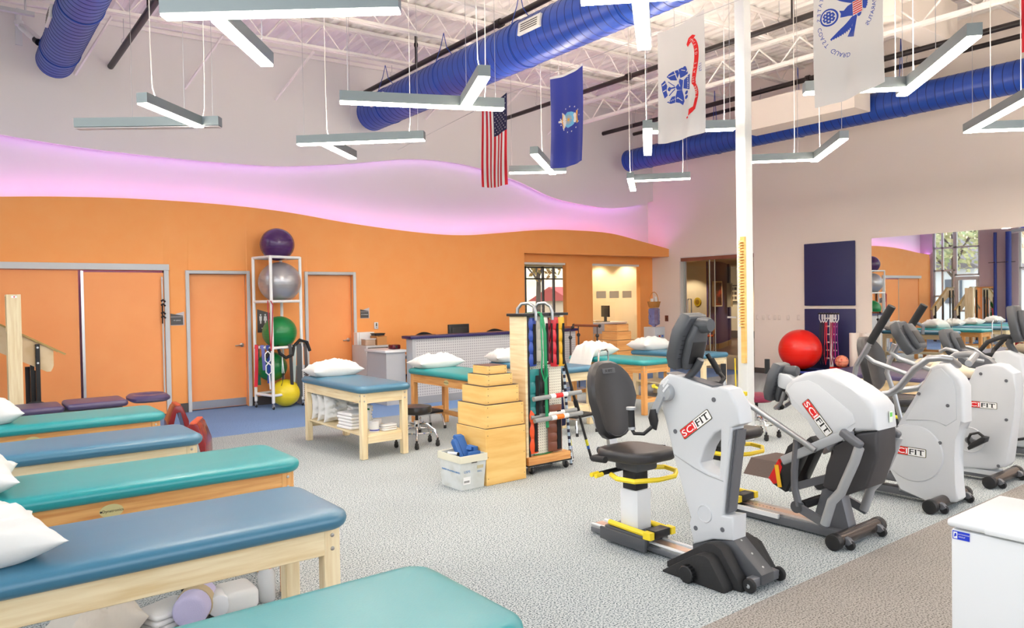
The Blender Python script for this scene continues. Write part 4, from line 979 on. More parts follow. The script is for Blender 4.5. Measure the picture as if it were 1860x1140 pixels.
def console(t,c,w,h,d,tilt,yawr=0,lens=True):
    """display head seen from the back: the screen looks towards +y and up"""
    M=Matrix.Translation(c)@Matrix.Rotation(yawr,4,'Z')@Matrix.Rotation(tilt,4,'X')
    o=[(-w*.36,-h/2),(w*.36,-h/2),(w/2,-h*.30),(w/2,h*.2),(w*.30,h/2),(-w*.30,h/2),(-w/2,h*.2),(-w/2,-h*.30)]
    hd=MB().prism(o,'y',-d*.3,d*.5,.02,3).xf(M).build('console',GREYPL,t)
    MB().prism([(a*.62,b*.8-.02) for a,b in o],'y',-d*.75,-d*.25,.018,3).xf(M).build('console_back',GREYPL,hd)
    MB().box(-w*.22,w*.22,-d*.78,-d*.745,-h*.34,h*.06).bevel(.004).xf(M).build('cover_plate',BLACKP,hd)
    MB().prism([(a*.8,b*.82) for a,b in o],'y',d*.5,d*.51).xf(M).build('screen',mat('console_screen',(30,34,40),.15),hd)
    if lens: MB().lathe((0,0,0),[(.001,-.01),(w*.19,-.01),(w*.17,.10),(w*.14,.115),(.001,.115)],20).xf(M@Matrix.Translation((w*.04,-d*.1,h*.30))@Matrix.Rotation(1.25,4,'X')).build('handle_boss',GREYPL,hd)
    for s in(-1,1):
        for k in range(6): MB().box(s*w*.36-.012,s*w*.36+.012,-d*.32,-d*.29,-h*.28+.028*k,-h*.268+.028*k).xf(M).build('vent_slot',BLACKP,hd)
    return hd
def knobs(): pass
# --- A: recumbent arm-and-leg trainer nearest the camera
X0=3.50; XC=3.565
t=thing('recumbent_trainer','white recumbent trainer with black seat nearest the camera, triangular hole in its body','exercise machine',(XC,2.9,0))
shell=[(3.094,1.032),(3.06,1.099),(2.997,1.145),(2.93,1.139),(2.666,1.085),(2.624,1.10),(2.56,1.085),(2.50,.99),(2.487,.90),(2.545,.871),(2.612,.362),(2.535,.37),(2.54,.232),(2.68,.205),(2.821,.141),(2.853,.264),(2.839,.295),(2.937,.561),(2.967,.655),(3.027,.863)]
hole=[(2.618,.849),(2.66,.825),(2.70,.775),(2.734,.724),(2.764,.639),(2.749,.615),(2.70,.595),(2.635,.583),(2.622,.709)]
# body with a real hole: bridge the outline and the hole
import mathutils
def prism_hole(outer,inner,a0,a1,bev):
    m=MB(); tri=mathutils.geometry.delaunay_2d_cdt([Vector(p) for p in outer+inner],[],[list(range(len(outer))),list(range(len(outer),len(outer)+len(inner)))],2,1e-5)
    vs,_,fs=tri[0],tri[1],tri[2]
    def inside(p,poly):
        c=False
        for i in range(len(poly)):
            a,b=poly[i],poly[i-1]
            if (a[1]>p[1])!=(b[1]>p[1]) and p[0]<(b[0]-a[0])*(p[1]-a[1])/(b[1]-a[1])+a[0]: c=not c
        return c
    va=[m.b.verts.new((a0,p.x,p.y)) for p in vs]; vb=[m.b.verts.new((a1,p.x,p.y)) for p in vs]
    for f in fs:
        g=sum((vs[i] for i in f),Vector((0,0)))/len(f)
        if inside(g,outer) and not inside(g,inner): m.b.faces.new([va[i] for i in f]); m.b.faces.new([vb[i] for i in f][::-1])
    be=[e for e in m.b.edges if len(e.link_faces)==1 and e.verts[0].co.x<(a0+a1)/2]
    idx={v:i for i,v in enumerate(va)}
    for e in be:
        i,j=idx[e.verts[0]],idx[e.verts[1]]; m.b.faces.new((va[i],va[j],vb[j],vb[i]))
    bmesh.ops.recalc_face_normals(m.b,faces=m.b.faces)
    ed=[e for e in m.b.edges if len(e.link_faces)==2 and e.calc_face_angle(0)>1.2 and abs(e.verts[0].co.x-e.verts[1].co.x)<1e-6]
    bmesh.ops.bevel(m.b,geom=ed,offset=bev,segments=3,affect='EDGES',profile=.5,clamp_overlap=True); return m
sh=prism_hole(shell,hole,X0,X0+.13,.014).build('body_shell',SHELL,t)
MB().prism([(2.53,.86),(2.596,.37),(2.60,.37),(2.536,.86)],'x',X0+.02,X0+.11).build('grey_insert',GREYMET,sh,smooth=False)
MB().bar((X0+.065,2.524,.86),(X0+.065,2.594,.38),.075,.02,(0,-1,.1)).build('front_insert',GREYMET,sh)
MB().bar((X0+.065,3.02,1.146),(X0+.065,2.68,1.092),.10,.012).build('top_tray',GREYMET,sh)
screwcap(sh,X0,[(2.66,1.02),(2.945,.80),(2.80,.245),(2.61,.28)],.014)
MB().lathe((X0-.001,2.735,.345),[(.001,-.002),(.044,-.002),(.046,-.005),(.051,-.005),(.054,.001)],24,'x').build('round_emblem',SHELL,sh)
MB().tube([(X0+.001,2.96,.66),(X0-.001,2.80,.60),(X0-.001,2.70,.575),(X0+.001,2.60,.56)],.004,5).build('seam_line',SHELL2,sh)
sclabel(t,X0-.001,(2.874,.759),(2.668,.912),.064)
# floor unit
b=MB().prism([(2.83,.14),(2.68,.20),(2.54,.235),(2.36,.085),(2.36,.03),(2.60,.02),(2.83,.02)],'x',X0+.005,X0+.125,.006).build('base_casting',GREYPL,t)
MB().bar((XC,2.55,.232),(XC,2.375,.088),.11,.008,(0,-.5,.8)).build('base_cover',mat('bronze_cover',(110,98,92),.4,.3),b)
for k in(.1,.5,.9): p=V(XC,2.55,.238).lerp(V(XC,2.375,.094),k); MB().ball(p,.008,10,6).build('bolt',SCREW,b)
MB().box(XC-.12,XC+.12,2.37,2.42,.025,.075).bevel(.004).build('axle_bar',GREYMET,t)
for k,x in enumerate((X0-.07,X0+.21)):
    MB().bar((x+(.025 if k==0 else -.025),2.42,.05),(x+(.025 if k==0 else -.025),2.375,.045),.012,.05).build('wheel_bracket',GREYMET,t)
    wl=MB().lathe((x,2.385,.042),[(.001,-.012),(.034,-.012),(.04,-.006),(.04,.006),(.034,.012),(.001,.012)],20,'x').build('wheel',RUBBER,t); MB().lathe((x,2.385,.042),[(.001,-.016),(.012,-.015),(.012,.015),(.001,.016)],10,'x').build('hub',CHROME,wl)
# stepped black pedal ramps either side with adjusting knob
for s,n in((-1,'left'),(1,'right')):
    a=X0+(-.02 if s<0 else .15)
    MB().prism([(2.94,.0),(2.94,.032),(2.66,.21),(2.60,.222),(2.55,.205),(2.42,.03),(2.42,.0),(2.5,.0)],'x',min(a,a+s*.08),max(a,a+s*.08),.006).build('pedal_ramp',RUBBER,t)
    a+=s*.08
    MB().prism([(2.90,.0),(2.90,.012),(2.66,.165),(2.60,.175),(2.565,.16),(2.47,.03),(2.47,.0)],'x',min(a,a+s*.085),max(a,a+s*.085),.006).build('lower_ramp',RUBBER,t)
    kx=a+s*.085
    k=MB().lathe((kx,2.70,.05),[(.001,0),(.046,0),(.048,-.035),(.043,-.04),(.001,-.04)] if s<0 else [(.001,0),(.046,0),(.048,.035),(.043,.04),(.001,.04)],24,'x').build('knob',BLACKP,t)
    for q in range(16): ang=2*PI*q/16; MB().cyl((kx,2.70+.047*math.cos(ang),.05+.047*math.sin(ang)),(kx+s*.034,2.70+.048*math.cos(ang),.05+.048*math.sin(ang)),.005,6).build('grip_rib',BLACKP,k)
rail(t,XC+.01,2.83,3.70); carriage(t,XC+.0,3.34); seat_unit(t,XC,3.33,.615)
console(t,(XC,2.885,1.345),.27,.34,.10,.28)
MB().tube([(XC,2.86,1.09),(XC,2.89,1.13),(XC,2.83,1.19),(XC,2.80,1.24)],[.03,.028,.024,.022],12).build('neck',GREYPL,t)
MB().tube([(XC+.14,2.86,1.26),(XC+.15,2.80,1.17),(XC+.14,2.74,1.12),(XC+.10,2.74,1.09),(XC+.03,2.82,1.10)],.014,10).build('console_handle',BLACKP,t)
MB().tube([(XC+.147,2.835,1.23),(XC+.15,2.78,1.15)],.018,10).build('foam_grip',RUBBER,t)
for s in(-1,1):
    x=X0 if s<0 else X0+.13
    hb=MB().lathe((x,3.0,1.035),[(.001,0),(.055,0),(.055,s*.03),(.05,s*.04),(.001,s*.04)],24,'x').build('crank_hub',SHELL2,t)
    for dz in(-.015,.015): MB().bar((x+s*.042,3.0,1.055+dz),(x+s*.042,2.96,1.10+dz),.006,.014).build('hub_clip',WHITEP,hb)
    MB().cyl((x+s*.02,3.05,1.05),(x+s*.02,3.09,1.062),.008,8).lathe((x+s*.02,3.095,1.064),[(.001,-.014),(.013,-.008),(.013,.008),(.001,.014)],10).build('yellow_pin',YELLOW,hb)
    ar=MB().bar((x+s*.045,3.01,1.02),(x+s*.045,3.075,.90),.02,.045,(0,1,.5)).build('crank_arm',SHELL2,t)
    MB().prism([(3.05,.93),(3.09,.925),(3.105,.87),(3.085,.81),(3.05,.80),(3.035,.86)],'x',x+s*.055-.012,x+s*.055+.012,.008).build('crank_cover',BLACKP,ar)
    MB().tube([(x+s*.06,3.075,.82),(x+s*.10,3.11,.775),(x+s*.13,3.16,.775),(x+s*.13,3.18,.80)],.012,10).build('handle_stem',BLACKP,t)
    g=MB().tube([(x+s*.13,3.18,.80),(x+s*.13,3.185,.92)],.021,12).build('hand_grip',RUBBER,t); MB().cyl((x+s*.13,3.185,.92),(x+s*.13,3.185,.935),.030,14).build('grip_cap',SHELL2,g); MB().cyl((x+s*.13,3.178,.795),(x+s*.13,3.18,.812),.023,12).build('grip_ring',SHELL2,g)
# --- B: seated stepper with long swing bars
XB=4.56; XC=4.70
t=thing('seated_stepper','white seated stepper with grey swing arms, second machine from the camera','exercise machine',(XC,2.9,0))
bs=[(2.889,.948),(2.87,1.0),(2.831,1.039),(2.737,1.092),(2.64,1.113),(2.535,1.084),(2.411,1.012),(2.303,.952),(2.26,.90),(2.246,.764),(2.391,.739),(2.424,.767),(2.574,.588),(2.644,.678),(2.715,.782),(2.801,.887)]
sh=MB().prism(bs,'x',XB,XB+.28,.03,3).build('body_shell',SHELL,t)
MB().prism([(2.86,.955),(2.80,1.02),(2.70,1.045),(2.63,1.02),(2.40,.86),(2.38,.80),(2.56,.66)],'x',XB-.004,XB+.01,.003).build('side_panel',mat('shell_panel',(206,209,212),.4),sh)
sclabel(t,XB-.006,(2.745,.885),(2.572,.682),.062)
MB().box(XB+.16,XB+.20,2.243,2.2465,.80,.87).build('green_sticker',mat('sticker',(226,236,222),.5),sh,smooth=False); MB().box(XB+.165,XB+.195,2.242,2.2435,.835,.862).build('green_mark',mat('green_mark',(110,200,90),.5),sh,smooth=False)
MB().prism([(2.56,.585),(2.52,.61),(2.392,.73),(2.25,.765),(2.25,.60),(2.32,.39),(2.46,.315),(2.576,.325),(2.62,.35),(2.60,.40),(2.565,.48)],'x',XB+.015,XB+.265,.02,3).build('dark_cowl',mat('dark_cowl',(58,57,60),.5),t)
MB().prism([(2.74,.06),(2.66,.31),(2.54,.33),(2.47,.06)],'x',XC-.05,XC+.05,.004).build('front_post',GREYMET,t)
MB().prism([(2.89,.95),(2.98,.97),(2.98,1.07),(2.90,1.06),(2.86,1.03)],'x',XC-.07,XC+.07,.012).build('console_mount',SHELL,t)
console(t,(XC,3.01,1.0),.22,.27,.09,.25)
MB().tube([(XC-.06,2.93,.94),(XC-.07,2.95,.86),(XC-.06,3.0,.82),(XC+.06,3.0,.82),(XC+.07,2.95,.86),(XC+.06,2.93,.94)],.014,10).build('console_handle',SILVER,t)
MB().tube([(XC-.02,3.0,.82),(XC+.02,3.0,.82)],.02,10).build('handle_sleeve',RUBBER,t)
# floor frame
MB().box(XC-.10,XC+.10,2.42,3.42,.012,.07).bevel(.005).build('rail_base',GREYMET,t)
rr_=MB().box(XC-.085,XC+.085,2.66,3.42,.07,.082).build('rail_top',STEEL,t); MB().box(XC-.035,XC+.035,2.68,3.42,.082,.0832).build('slot_strip',MATS['rail_wear_strip'],rr_)
for k in range(9): MB().box(XC-.006,XC+.006,3.05+.03*k,3.062+.03*k,.0832,.0836).build('slot',BLACKP,rr_)
MB().box(XC-.12,XC-.10,2.95,3.42,.055,.085).build('side_rail',WHITEP,rr_)
def foot(t,x,y,w,r=.045):
    f=MB().cyl((x-w,y,r+.012),(x+w,y,r+.012),r,20).build('foot_tube',mat('bronze_tube',(92,84,80),.25,.7),t)
    for s in(-1,1):
        MB().cyl((x+s*w,y,r+.008),(x+s*(w+.055),y,r+.008),r+.007,20).bevel(.006,2).build('end_cap',BLACKP,f)
        MB().prism([(y+.01,.09),(y-.06,.075),(y-.085,.05),(y-.06,.03),(y-.01,.03)],'x',x+s*(w-.045)-.02,x+s*(w-.045)+.02,.004).build('wheel_bracket',GREYMET,f)
        MB().lathe((x+s*(w-.045),y-.065,.032),[(.001,-.014),(.028,-.014),(.032,0),(.028,.014),(.001,.014)],16,'x').build('wheel',RUBBER,f)
foot(t,XC,2.45,.25)
# swing arms, left and right
for s in(-1,1):
    x=XC+s*.25
    MB().bar((XC+s*.13,2.42,.72),(x,2.42,.72),.05,.05).build('arm_pivot',SHELL2,t)
    MB().bar((x,2.83,.50),(x,2.40,.735),.028,.06,(0,.5,.8)).bevel(.01,2).build('upper_arm',SHELL2,t)
    MB().tube([(x,2.30,.67),(x,2.33,.58),(x,2.42,.37),(x,2.48,.30),(x,2.53,.14)],.030,10).build('lower_arm',SHELL2,t)
    MB().bar((x-s*.004,2.42,.755),(x-s*.004,2.285,.675),.05,.055,(0,.6,.8)).bevel(.018,3).build('arm_elbow',GREYMET,t)
    MB().bar((x,2.72,.215),(x,2.51,.14),.025,.055).build('crank_link',GREYMET,t)
    MB().cyl((x-.02,2.72,.215),(x+.02,2.72,.215),.04,16).build('crank_pivot',GREYPL,t)
    MB().tube([(x,2.72,.66),(x,2.74,.45),(x,2.74,.34),(x,2.71,.22)],.024,8).build('drive_bar',GREYMET,t)
    b=MB().tube([(x+s*.02,3.24,.945),(x+s*.02,2.575,.612)],.020,12).build('swing_bar',SILVER,t)
    MB().tube([(x+s*.02,3.16,.905),(x+s*.02,3.13,.89)],.030,12).build('collar',BLACKP,b); MB().box(x+s*.02-.015,x+s*.02+.015,3.09,3.14,.915,.945).bevel(.005).build('yellow_clip',YELLOW,b)
    MB().tube([(x+s*.02,3.24,.945),(x+s*.02,3.27,.98),(x+s*.02,3.28,1.02),(x+s*.02,3.28,1.12)],.014,8).build('grip_stem',SILVER,b); MB().tube([(x+s*.02,3.28,1.02),(x+s*.02,3.28,1.13)],.02,10).build('hand_grip',RUBBER,b)
    # foot plates with red heel cups and yellow straps
    fp=MB().prism([(2.98,.30),(2.88,.26),(2.74,.56),(2.80,.63),(2.86,.58)],'x',XC+s*.09-.05,XC+s*.09+.05,.008).build('foot_plate',BLACKP,t)
    MB().prism([(3.01,.34),(2.985,.36),(2.93,.48),(2.90,.43),(2.94,.31),(2.97,.30)],'x',XC+s*.09-.055,XC+s*.09+.055,.006).build('heel_cup',REDP,fp)
    MB().bar((XC+s*.09-.058,2.94,.44),(XC+s*.09-.058,2.915,.29),.004,.03,(0,1,0)).build('strap',mat('amber_strap',(236,180,30),.5),fp)
    MB().bar((XC+s*.09,2.88,.28),(XC+s*.06,2.55,.42),.03,.05).build('pedal_arm',GREYMET,t)
MB().cyl((XC-.2,2.72,.215),(XC+.2,2.72,.215),.03,14).build('crank_axle',BLACKP,t)
carriage(t,XC,3.50); seat_unit(t,XC,3.45,.60,back=False)
MB().box(XC-.09,XC+.09,3.3,3.75,.012,.06).bevel(.005).build('rear_rail',GREYMET,t)
# --- C: total body elliptical with long grips
X0=5.90; XC=5.98
t=thing('elliptical_trainer','white elliptical with tall grey handlebars, third machine from the camera','exercise machine',(XC,2.6,0))
cs=[(2.50,1.05),(2.456,1.078),(2.40,1.079),(2.302,.986),(2.272,.922),(2.268,.659),(2.325,.60),(2.35,.53),(2.356,.392),(2.33,.2),(2.311,.083),(2.33,.06),(2.462,.03),(2.50,.05),(2.743,.065),(2.748,.176),(2.794,.251),(2.899,.317),(2.792,.488),(2.711,.593)]
sh=MB().prism(cs,'x',X0,X0+.16,.022,3).build('body_shell',SHELL,t)
MB().lathe((X0,2.628,.385),[(.001,-.016),(.19,-.016),(.215,-.01),(.225,.004)],40,'x').build('disc_cover',SHELL,sh)
MB().prism([(2.47,1.03),(2.42,1.05),(2.34,.97),(2.32,.9),(2.315,.68),(2.39,.62),(2.47,.66),(2.68,.63)],'x',X0-.006,X0+.01,.005).build('upper_panel',SHELL,sh)
screwcap(sh,X0-.006,[(2.58,.845),(2.375,.775),(2.43,.49),(2.74,.565)],.013)
sclabel(t,X0-.0165,(2.784,.364),(2.524,.362),.066)
MB().bar((XC,2.63,1.20),(XC,2.46,1.03),.09,.10,(0,.6,.6)).build('console_mast',GREYMET,t)
console(t,(XC,2.70,1.27),.24,.27,.10,-.55,lens=False)
MB().tube([(XC-.05,2.60,1.38),(XC-.05,2.56,1.36),(XC-.05,2.565,1.30)],.014,8).build('console_bracket',GREYMET,t)
for s in(-1,1):
    x=XC+s*.24
    MB().tube([(XC+s*.09,2.30,1.08),(x-s*.02,2.30,1.135),(x,2.36,1.14),(x,2.445,1.128),(x,2.541,1.05),(x,2.651,.907),(x,2.72,.85),(x,2.95,.80)],.026,12).build('rail_bar',SILVER,t)
    MB().tube([(x+s*.03,2.97,1.05),(x+s*.03,2.86,1.235),(x+s*.03,2.70,1.50)],[.02,.02,.02],10).build('swing_arm',SILVER,t); MB().tube([(x+s*.03,2.86,1.235),(x+s*.03,2.69,1.518)],.03,12).build('hand_grip',RUBBER,t)
    MB().tube([(x+s*.03,2.97,1.05),(x+s*.03,2.99,.95),(x+s*.03,2.93,.78),(x+s*.03,2.86,.5)],.02,10).build('swing_stem',SILVER,t)
    MB().tube([(x-s*.03,2.90,1.20),(x-s*.03,2.93,1.13),(x-s*.03,2.86,1.08),(x-s*.03,2.6,1.0)],.018,10).build('hand_rail',SILVER,t)
    MB().box(XC+s*.12-.06,XC+s*.12+.06,2.86,3.2,.16,.19).bevel(.01).build('foot_plate',BLACKP,t)
    MB().bar((XC+s*.05,3.1,.13),(XC+s*.05,2.75,.18),.04,.05).build('pedal_arm',GREYMET,t)
MB().box(XC-.05,XC+.05,2.44,3.3,.03,.085).bevel(.005).build('base_beam',GREYMET,t); MB().box(XC-.05,XC+.05,2.5,3.3,.13,.16).build('track_beam',GREYMET,t)
foot(t,XC,2.41,.27); foot(t,XC,3.3,.22,.035)
# --- D: recumbent bike with pedals
X0=6.98; XC=7.06
t=thing('recumbent_bike','white recumbent bike with black strapped pedal, fourth machine from the camera','exercise machine',(XC,2.8,0))
ds=[(2.594,.97),(2.52,1.0),(2.451,1.011),(2.385,1.002),(2.30,.94),(2.293,.80),(2.305,.617),(2.349,.188),(2.375,.15),(2.471,.111),(2.72,.09),(2.735,.176),(2.69,.366),(2.688,.705),(2.652,.837)]
sh=MB().prism(ds,'x',X0,X0+.17,.02,3).build('body_shell',SHELL,t)
sclabel(t,X0-.001,(2.679,.628),(2.427,.628),.056)
screwcap(sh,X0,[(2.55,.92),(2.36,.875),(2.36,.55),(2.42,.155),(2.70,.145)],.013)
MB().lathe((X0,2.637,.345),[(.001,-.003),(.10,-.003),(.102,-.008),(.108,-.008),(.112,.001)],32,'x').build('crank_ring',SHELL,sh)
for s in(-1,1):
    x=X0 if s<0 else X0+.17; dy=-.10 if s<0 else .10
    cr=MB().lathe((x,2.637,.345),[(.001,0),(.028,0),(.028,s*.03),(.02,s*.034),(.001,s*.034)],20,'x').bar((x+s*.025,2.637,.345),(x+s*.03,2.637+dy*.5,.335),.02,.04).build('crank',GREYMET,t)
    y=2.637+dy; p=MB().prism([(y+.07,.30),(y+.06,.28),(y-.06,.36),(y-.07,.40),(y-.04,.405),(y+.04,.345)],'x',x+s*.05-.005 if s>0 else x-.14,x+.14 if s>0 else x-.045,.006).build('pedal',BLACKP,cr)
    xx=x+s*.09; MB().tube([(xx,y+.06,.30),(xx,y+.08,.36),(xx,y+.06,.41),(xx,y,.43),(xx,y-.04,.40)],.012,6).build('strap',BLACKP,cr)
MB().prism([(2.773,1.111),(2.70,1.121),(2.60,1.10),(2.50,1.04),(2.43,.98),(2.56,.95),(2.66,.96),(2.74,1.0)],'x',XC-.04,XC+.04,.012,3).build('console_mast',GREYMET,t)
console(t,(XC,2.81,1.18),.24,.24,.09,-.4,lens=False)
for s in(-1,1): MB().tube([(XC+s*.10,2.52,1.03),(XC+s*.18,2.62,1.05),(XC+s*.19,2.70,1.11),(XC+s*.18,2.78,1.13),(XC+s*.16,2.84,1.10)],.016,10).build('console_handle',SILVER,t)
MB().box(XC-.05,XC+.05,2.42,3.7,.03,.085).bevel(.005).build('base_beam',GREYMET,t)
MB().box(X0+.02,X0+.15,2.43,2.70,.06,.10).build('body_foot',SHELL,t)
foot(t,XC,2.41,.26); foot(t,XC,3.66,.2,.035)
carriage(t,XC,3.32); seat_unit(t,XC,3.30,.63)
# --- E: last machine, cut by the right edge
XC=8.36
t=thing('upper_body_trainer','white trainer with black looped handlebar, cut off by the right edge','exercise machine',(XC,2.7,0))
es=[(2.95,.93),(2.90,1.02),(2.78,1.04),(2.66,.98),(2.62,.62),(2.55,.30),(2.60,.10),(2.86,.10),(2.80,.45),(2.88,.62)]
sh=MB().prism(es,'x',XC-.09,XC+.09,.03,3).build('body_shell',SHELL,t); screwcap(sh,XC-.09,[(2.82,.76),(2.72,.5)],.013)
MB().tube([(XC,2.75,1.0),(XC,2.80,1.10),(XC,2.74,1.22)],.035,12).build('console_mast',GREYPL,t)
console(t,(XC,2.72,1.30),.26,.36,.10,-.2,lens=False)
MB().tube([(XC-.02,2.72,1.16),(XC-.14,2.80,1.18),(XC-.20,2.92,1.12),(XC-.19,3.0,1.02),(XC-.1,2.98,.98),(XC,2.86,1.0)],.022,12).build('looped_handle',RUBBER,t)
MB().tube([(XC+.02,2.72,1.16),(XC+.14,2.80,1.18),(XC+.20,2.92,1.12),(XC+.19,3.0,1.02),(XC+.1,2.98,.98),(XC,2.86,1.0)],.022,12).build('looped_handle',RUBBER,t)
MB().box(XC-.05,XC+.05,2.3,3.6,.03,.085).bevel(.005).build('base_beam',GREYMET,t); foot(t,XC,2.36,.24)
MB().prism([(2.95,.1),(2.8,.16),(2.6,.22),(2.62,.19)],'x',XC-.2,XC-.12,.004).build('pedal',BLACKP,t)
carriage(t,XC,3.4)
# brown rubber wedge step behind the stepper
t=thing('wedge_step','dark brown rubber wedge step on the carpet behind the stepper','step',(5.95,3.85,0))
MB().prism([(5.74,0),(6.32,0),(6.26,.12),(5.86,.13)],'y',3.72,4.05,.01).build('wedge',mat('brown_rubber',(72,58,52),.6,kind='noise',sc=60,bump=.1),t)
# --- white chest freezer in the lower right corner
FW=mat('freezer_enamel',(226,230,232),.3)
t=thing('chest_freezer','white chest freezer with small blue label in the lower right corner','freezer',(3.31,.75,0))
MB().box(3.06,3.56,.15,1.226,.02,.705).bevel(.012).build('cabinet',FW,t)
ld=MB().box(3.045,3.565,.14,1.235,.712,.745).bevel(.014,3).build('lid',FW,t)
MB().box(3.035,3.05,.3,1.1,.715,.735).bevel(.005).build('lid_lip',FW,ld)
MB().box(3.08,3.54,.17,1.20,.705,.712).build('gasket',mat('grey_gasket',(170,174,176),.6),t)
lb=MB().box(3.057,3.0605,1.158,1.217,.668,.699).build('label_plate',mat('label_blue',(30,60,200),.4),t,smooth=False)
M=frame((3.0565,1.180,.689),(0,-1,0),(0,0,1)); text_mb('CHATTANOOGA',.0058,.0002).xf(M).build('lettering',LWHITE,lb,smooth=False)
M=frame((3.0565,1.184,.679),(0,-1,0),(0,0,1)); text_mb('GROUP',.0068,.0002).xf(M).build('lettering',LWHITE,lb,smooth=False)
MB().box(3.0563,3.0572,1.200,1.214,.671,.696).build('logo_field',LWHITE,lb,smooth=False); MB().prism([(1.212,.676),(1.209,.690),(1.204,.692),(1.202,.682),(1.207,.678)],'x',3.0558,3.0564).build('logo_mark',MATS['label_blue'],lb,smooth=False)
for x in(3.12,3.5):
    for y in(.22,1.15): MB().lathe((x,y,0),[(.02,0),(.02,.02)],10).build('foot',BLACKP,t)
# ------------------------------------------------------------------ exercise ball rack
PVC=mat('white_pvc',(240,240,238),.3)
t=thing('ball_rack','white tube rack on casters holding exercise balls, between the two doors','rack',(4.15,11.45,0))
P4=[(3.95,11.12),(4.47,11.27),(4.33,11.72),(3.84,11.58)]
for i,(x,y) in enumerate(P4):
    MB().cyl((x,y,.10),(x,y,2.34),.024,14).build('post',PVC,t)
    c=MB().lathe((x,y,.0),[(.001,.06),(.014,.06),(.014,.11),(.001,.11)],10).box(x-.016,x+.016,y-.02,y+.02,.03,.07).build('caster',STEEL,t); MB().lathe((x,y,.03),[(.001,-.012),(.026,-.012),(.030,0),(.026,.012),(.001,.012)],14,'x').build('wheel',BLACKP,c)
for z in(.215,.94,1.65,2.33):
    for i in range(4): a,b=P4[i],P4[(i+1)%4]; MB().cyl((*a,z),(*b,z),.022,12).build('rung',PVC,t)
BALLG='exercise balls in the white rack'
def gymball(c,r,col,label,rough=.25,group=BALLG,rib=True,loc=None):
    m=MB().ball(c,r,36,24,.97)
    mt=mat('ball_%d_%d_%d'%col,col,rough,.55 if col==(172,172,176) else 0,coat=.25)
    o=m.build('exercise_ball',mt); setpos(o,(c[0],c[1],c[2]-r)); tag(o,label,'ball',group)
    if rib:
        for k in (-.30,-.15,.0,.15,.30): z=k*r; q=math.sqrt(max(r*r-z*z,1e-6)); MB().lathe((c[0],c[1],c[2]+z*.97),[(q-.001,-.002),(q+.0012,0),(q-.001,.002)],36).build('rib',mt,o)
    return o
BC=(4.15,11.42)
gymball((4.17,11.42,2.54),.262,(70,34,92),'dark purple exercise ball on top of the white rack')
gymball((4.19,11.40,1.95),.325,(172,172,176),'large silver exercise ball in the top bay of the rack',.3)
gymball((4.17,11.40,1.165),.262,(8,126,62),'green exercise ball in the middle bay of the rack',.3)
gymball((4.07,11.50,.63),.235,(6,118,56),'smaller green exercise ball behind hanging bands, low in the rack',.3)
gymball((4.22,11.32,.222),.218,(238,214,38),'yellow exercise ball on the floor of the rack',.35)
BANDG='resistance bands hanging on the ball rack'
def band(label,pts,wd,col,thing_name='resistance_band',group=BANDG,th=.004,side=(1,-.2,0)):
    m=MB(); s=V(*side).normalized()*wd/2; pts=[Vector(p) for p in pts]; v=[];f=[]
    for p in pts: v+=[p-s,p+s]
    for i in range(len(pts)-1): f.append((2*i,2*i+1,2*i+3,2*i+2))
    m.add(v,f); m.solid(th)
    o=m.build(thing_name,mat('band_%d_%d_%d'%col,col,.5)); setpos(o,tuple(pts[-1])); return tag(o,label,'band',group)
def hang(x,y,z,l,dx=0): return [(x,y,z-l*.05),(x,y-.02,z+.03),(x+dx*.2,y-.045,z-.02),(x+dx*.5,y-.05,z-l*.5),(x+dx,y-.045,z-l)]
band('red resistance band on the left side of the rack',hang(3.83,11.50,.955,.62,-.03),.05,(214,20,46),side=(1,-.35,0))
band('dark green resistance band behind the red one',hang(3.85,11.55,.955,.60,.02),.05,(10,110,80),side=(1,-.35,0))
band('lavender resistance band on the left rung of the rack',hang(3.87,11.36,.955,.36,.02),.05,(110,112,184),side=(1,-.35,0))
band('blue resistance band left of the front post of the rack',hang(3.91,11.22,.955,.55,.0),.05,(28,62,158),side=(1,-.35,0))
band('black resistance band on the front rung of the rack',hang(4.24,11.20,.955,.6,.02),.05,(40,40,42))
band('pale grey resistance band near the right post of the rack',hang(4.33,11.22,.955,.56,-.04),.05,(176,190,184))
band('charcoal resistance band at the right post of the rack',hang(4.40,11.24,.955,.80,.0),.08,(66,68,70))
band('short dark band hanging outside the right post of the rack',hang(4.52,11.30,.955,.5,.02),.05,(74,64,62))
t=thing('tube_band','thin red tube band hanging from the upper rung of the rack','band',(3.93,11.08,.95),group=BANDG)
MB().tube([(3.90,11.13,1.66),(3.885,11.09,1.60),(3.90,11.09,1.2),(3.92,11.09,.9)],.008,6).tube([(3.93,11.09,1.66),(3.955,11.07,1.60),(3.94,11.08,1.2),(3.92,11.09,.9)],.008,6).build('tube',mat('crimson_tube',(176,14,46),.4),t)
t=thing('stirrup_strap','pair of white exercise handles hanging by the front post of the rack','handle',(3.90,11.12,.5))
for dx,z in((-.03,.80),(-.02,.62)): MB().tube([(3.90+dx,11.10,z+.1),(3.86+dx,11.10,z+.06),(3.86+dx,11.10,z-.04),(3.90+dx,11.10,z-.08),(3.94+dx,11.10,z-.04),(3.94+dx,11.10,z+.06),(3.90+dx,11.10,z+.1)],.010,8).build('grip',WHITEP,t)
MB().cyl((3.89,11.1,.54),(3.90,11.1,.32),.012,8).build('strap',WHITEP,t)
t=thing('foam_tube','black foam tube bent over the middle rungs of the rack','foam tube',(4.2,11.2,.75))
MB().tube([(3.86,11.15,.80),(3.93,11.16,.92),(4.05,11.17,.96),(4.08,11.16,.85),(4.17,11.15,.78),(4.28,11.17,.82),(4.32,11.2,.95),(4.42,11.22,1.04),(4.55,11.25,1.0),(4.60,11.26,.86)],.026,10).build('tube',RUBBER,t)
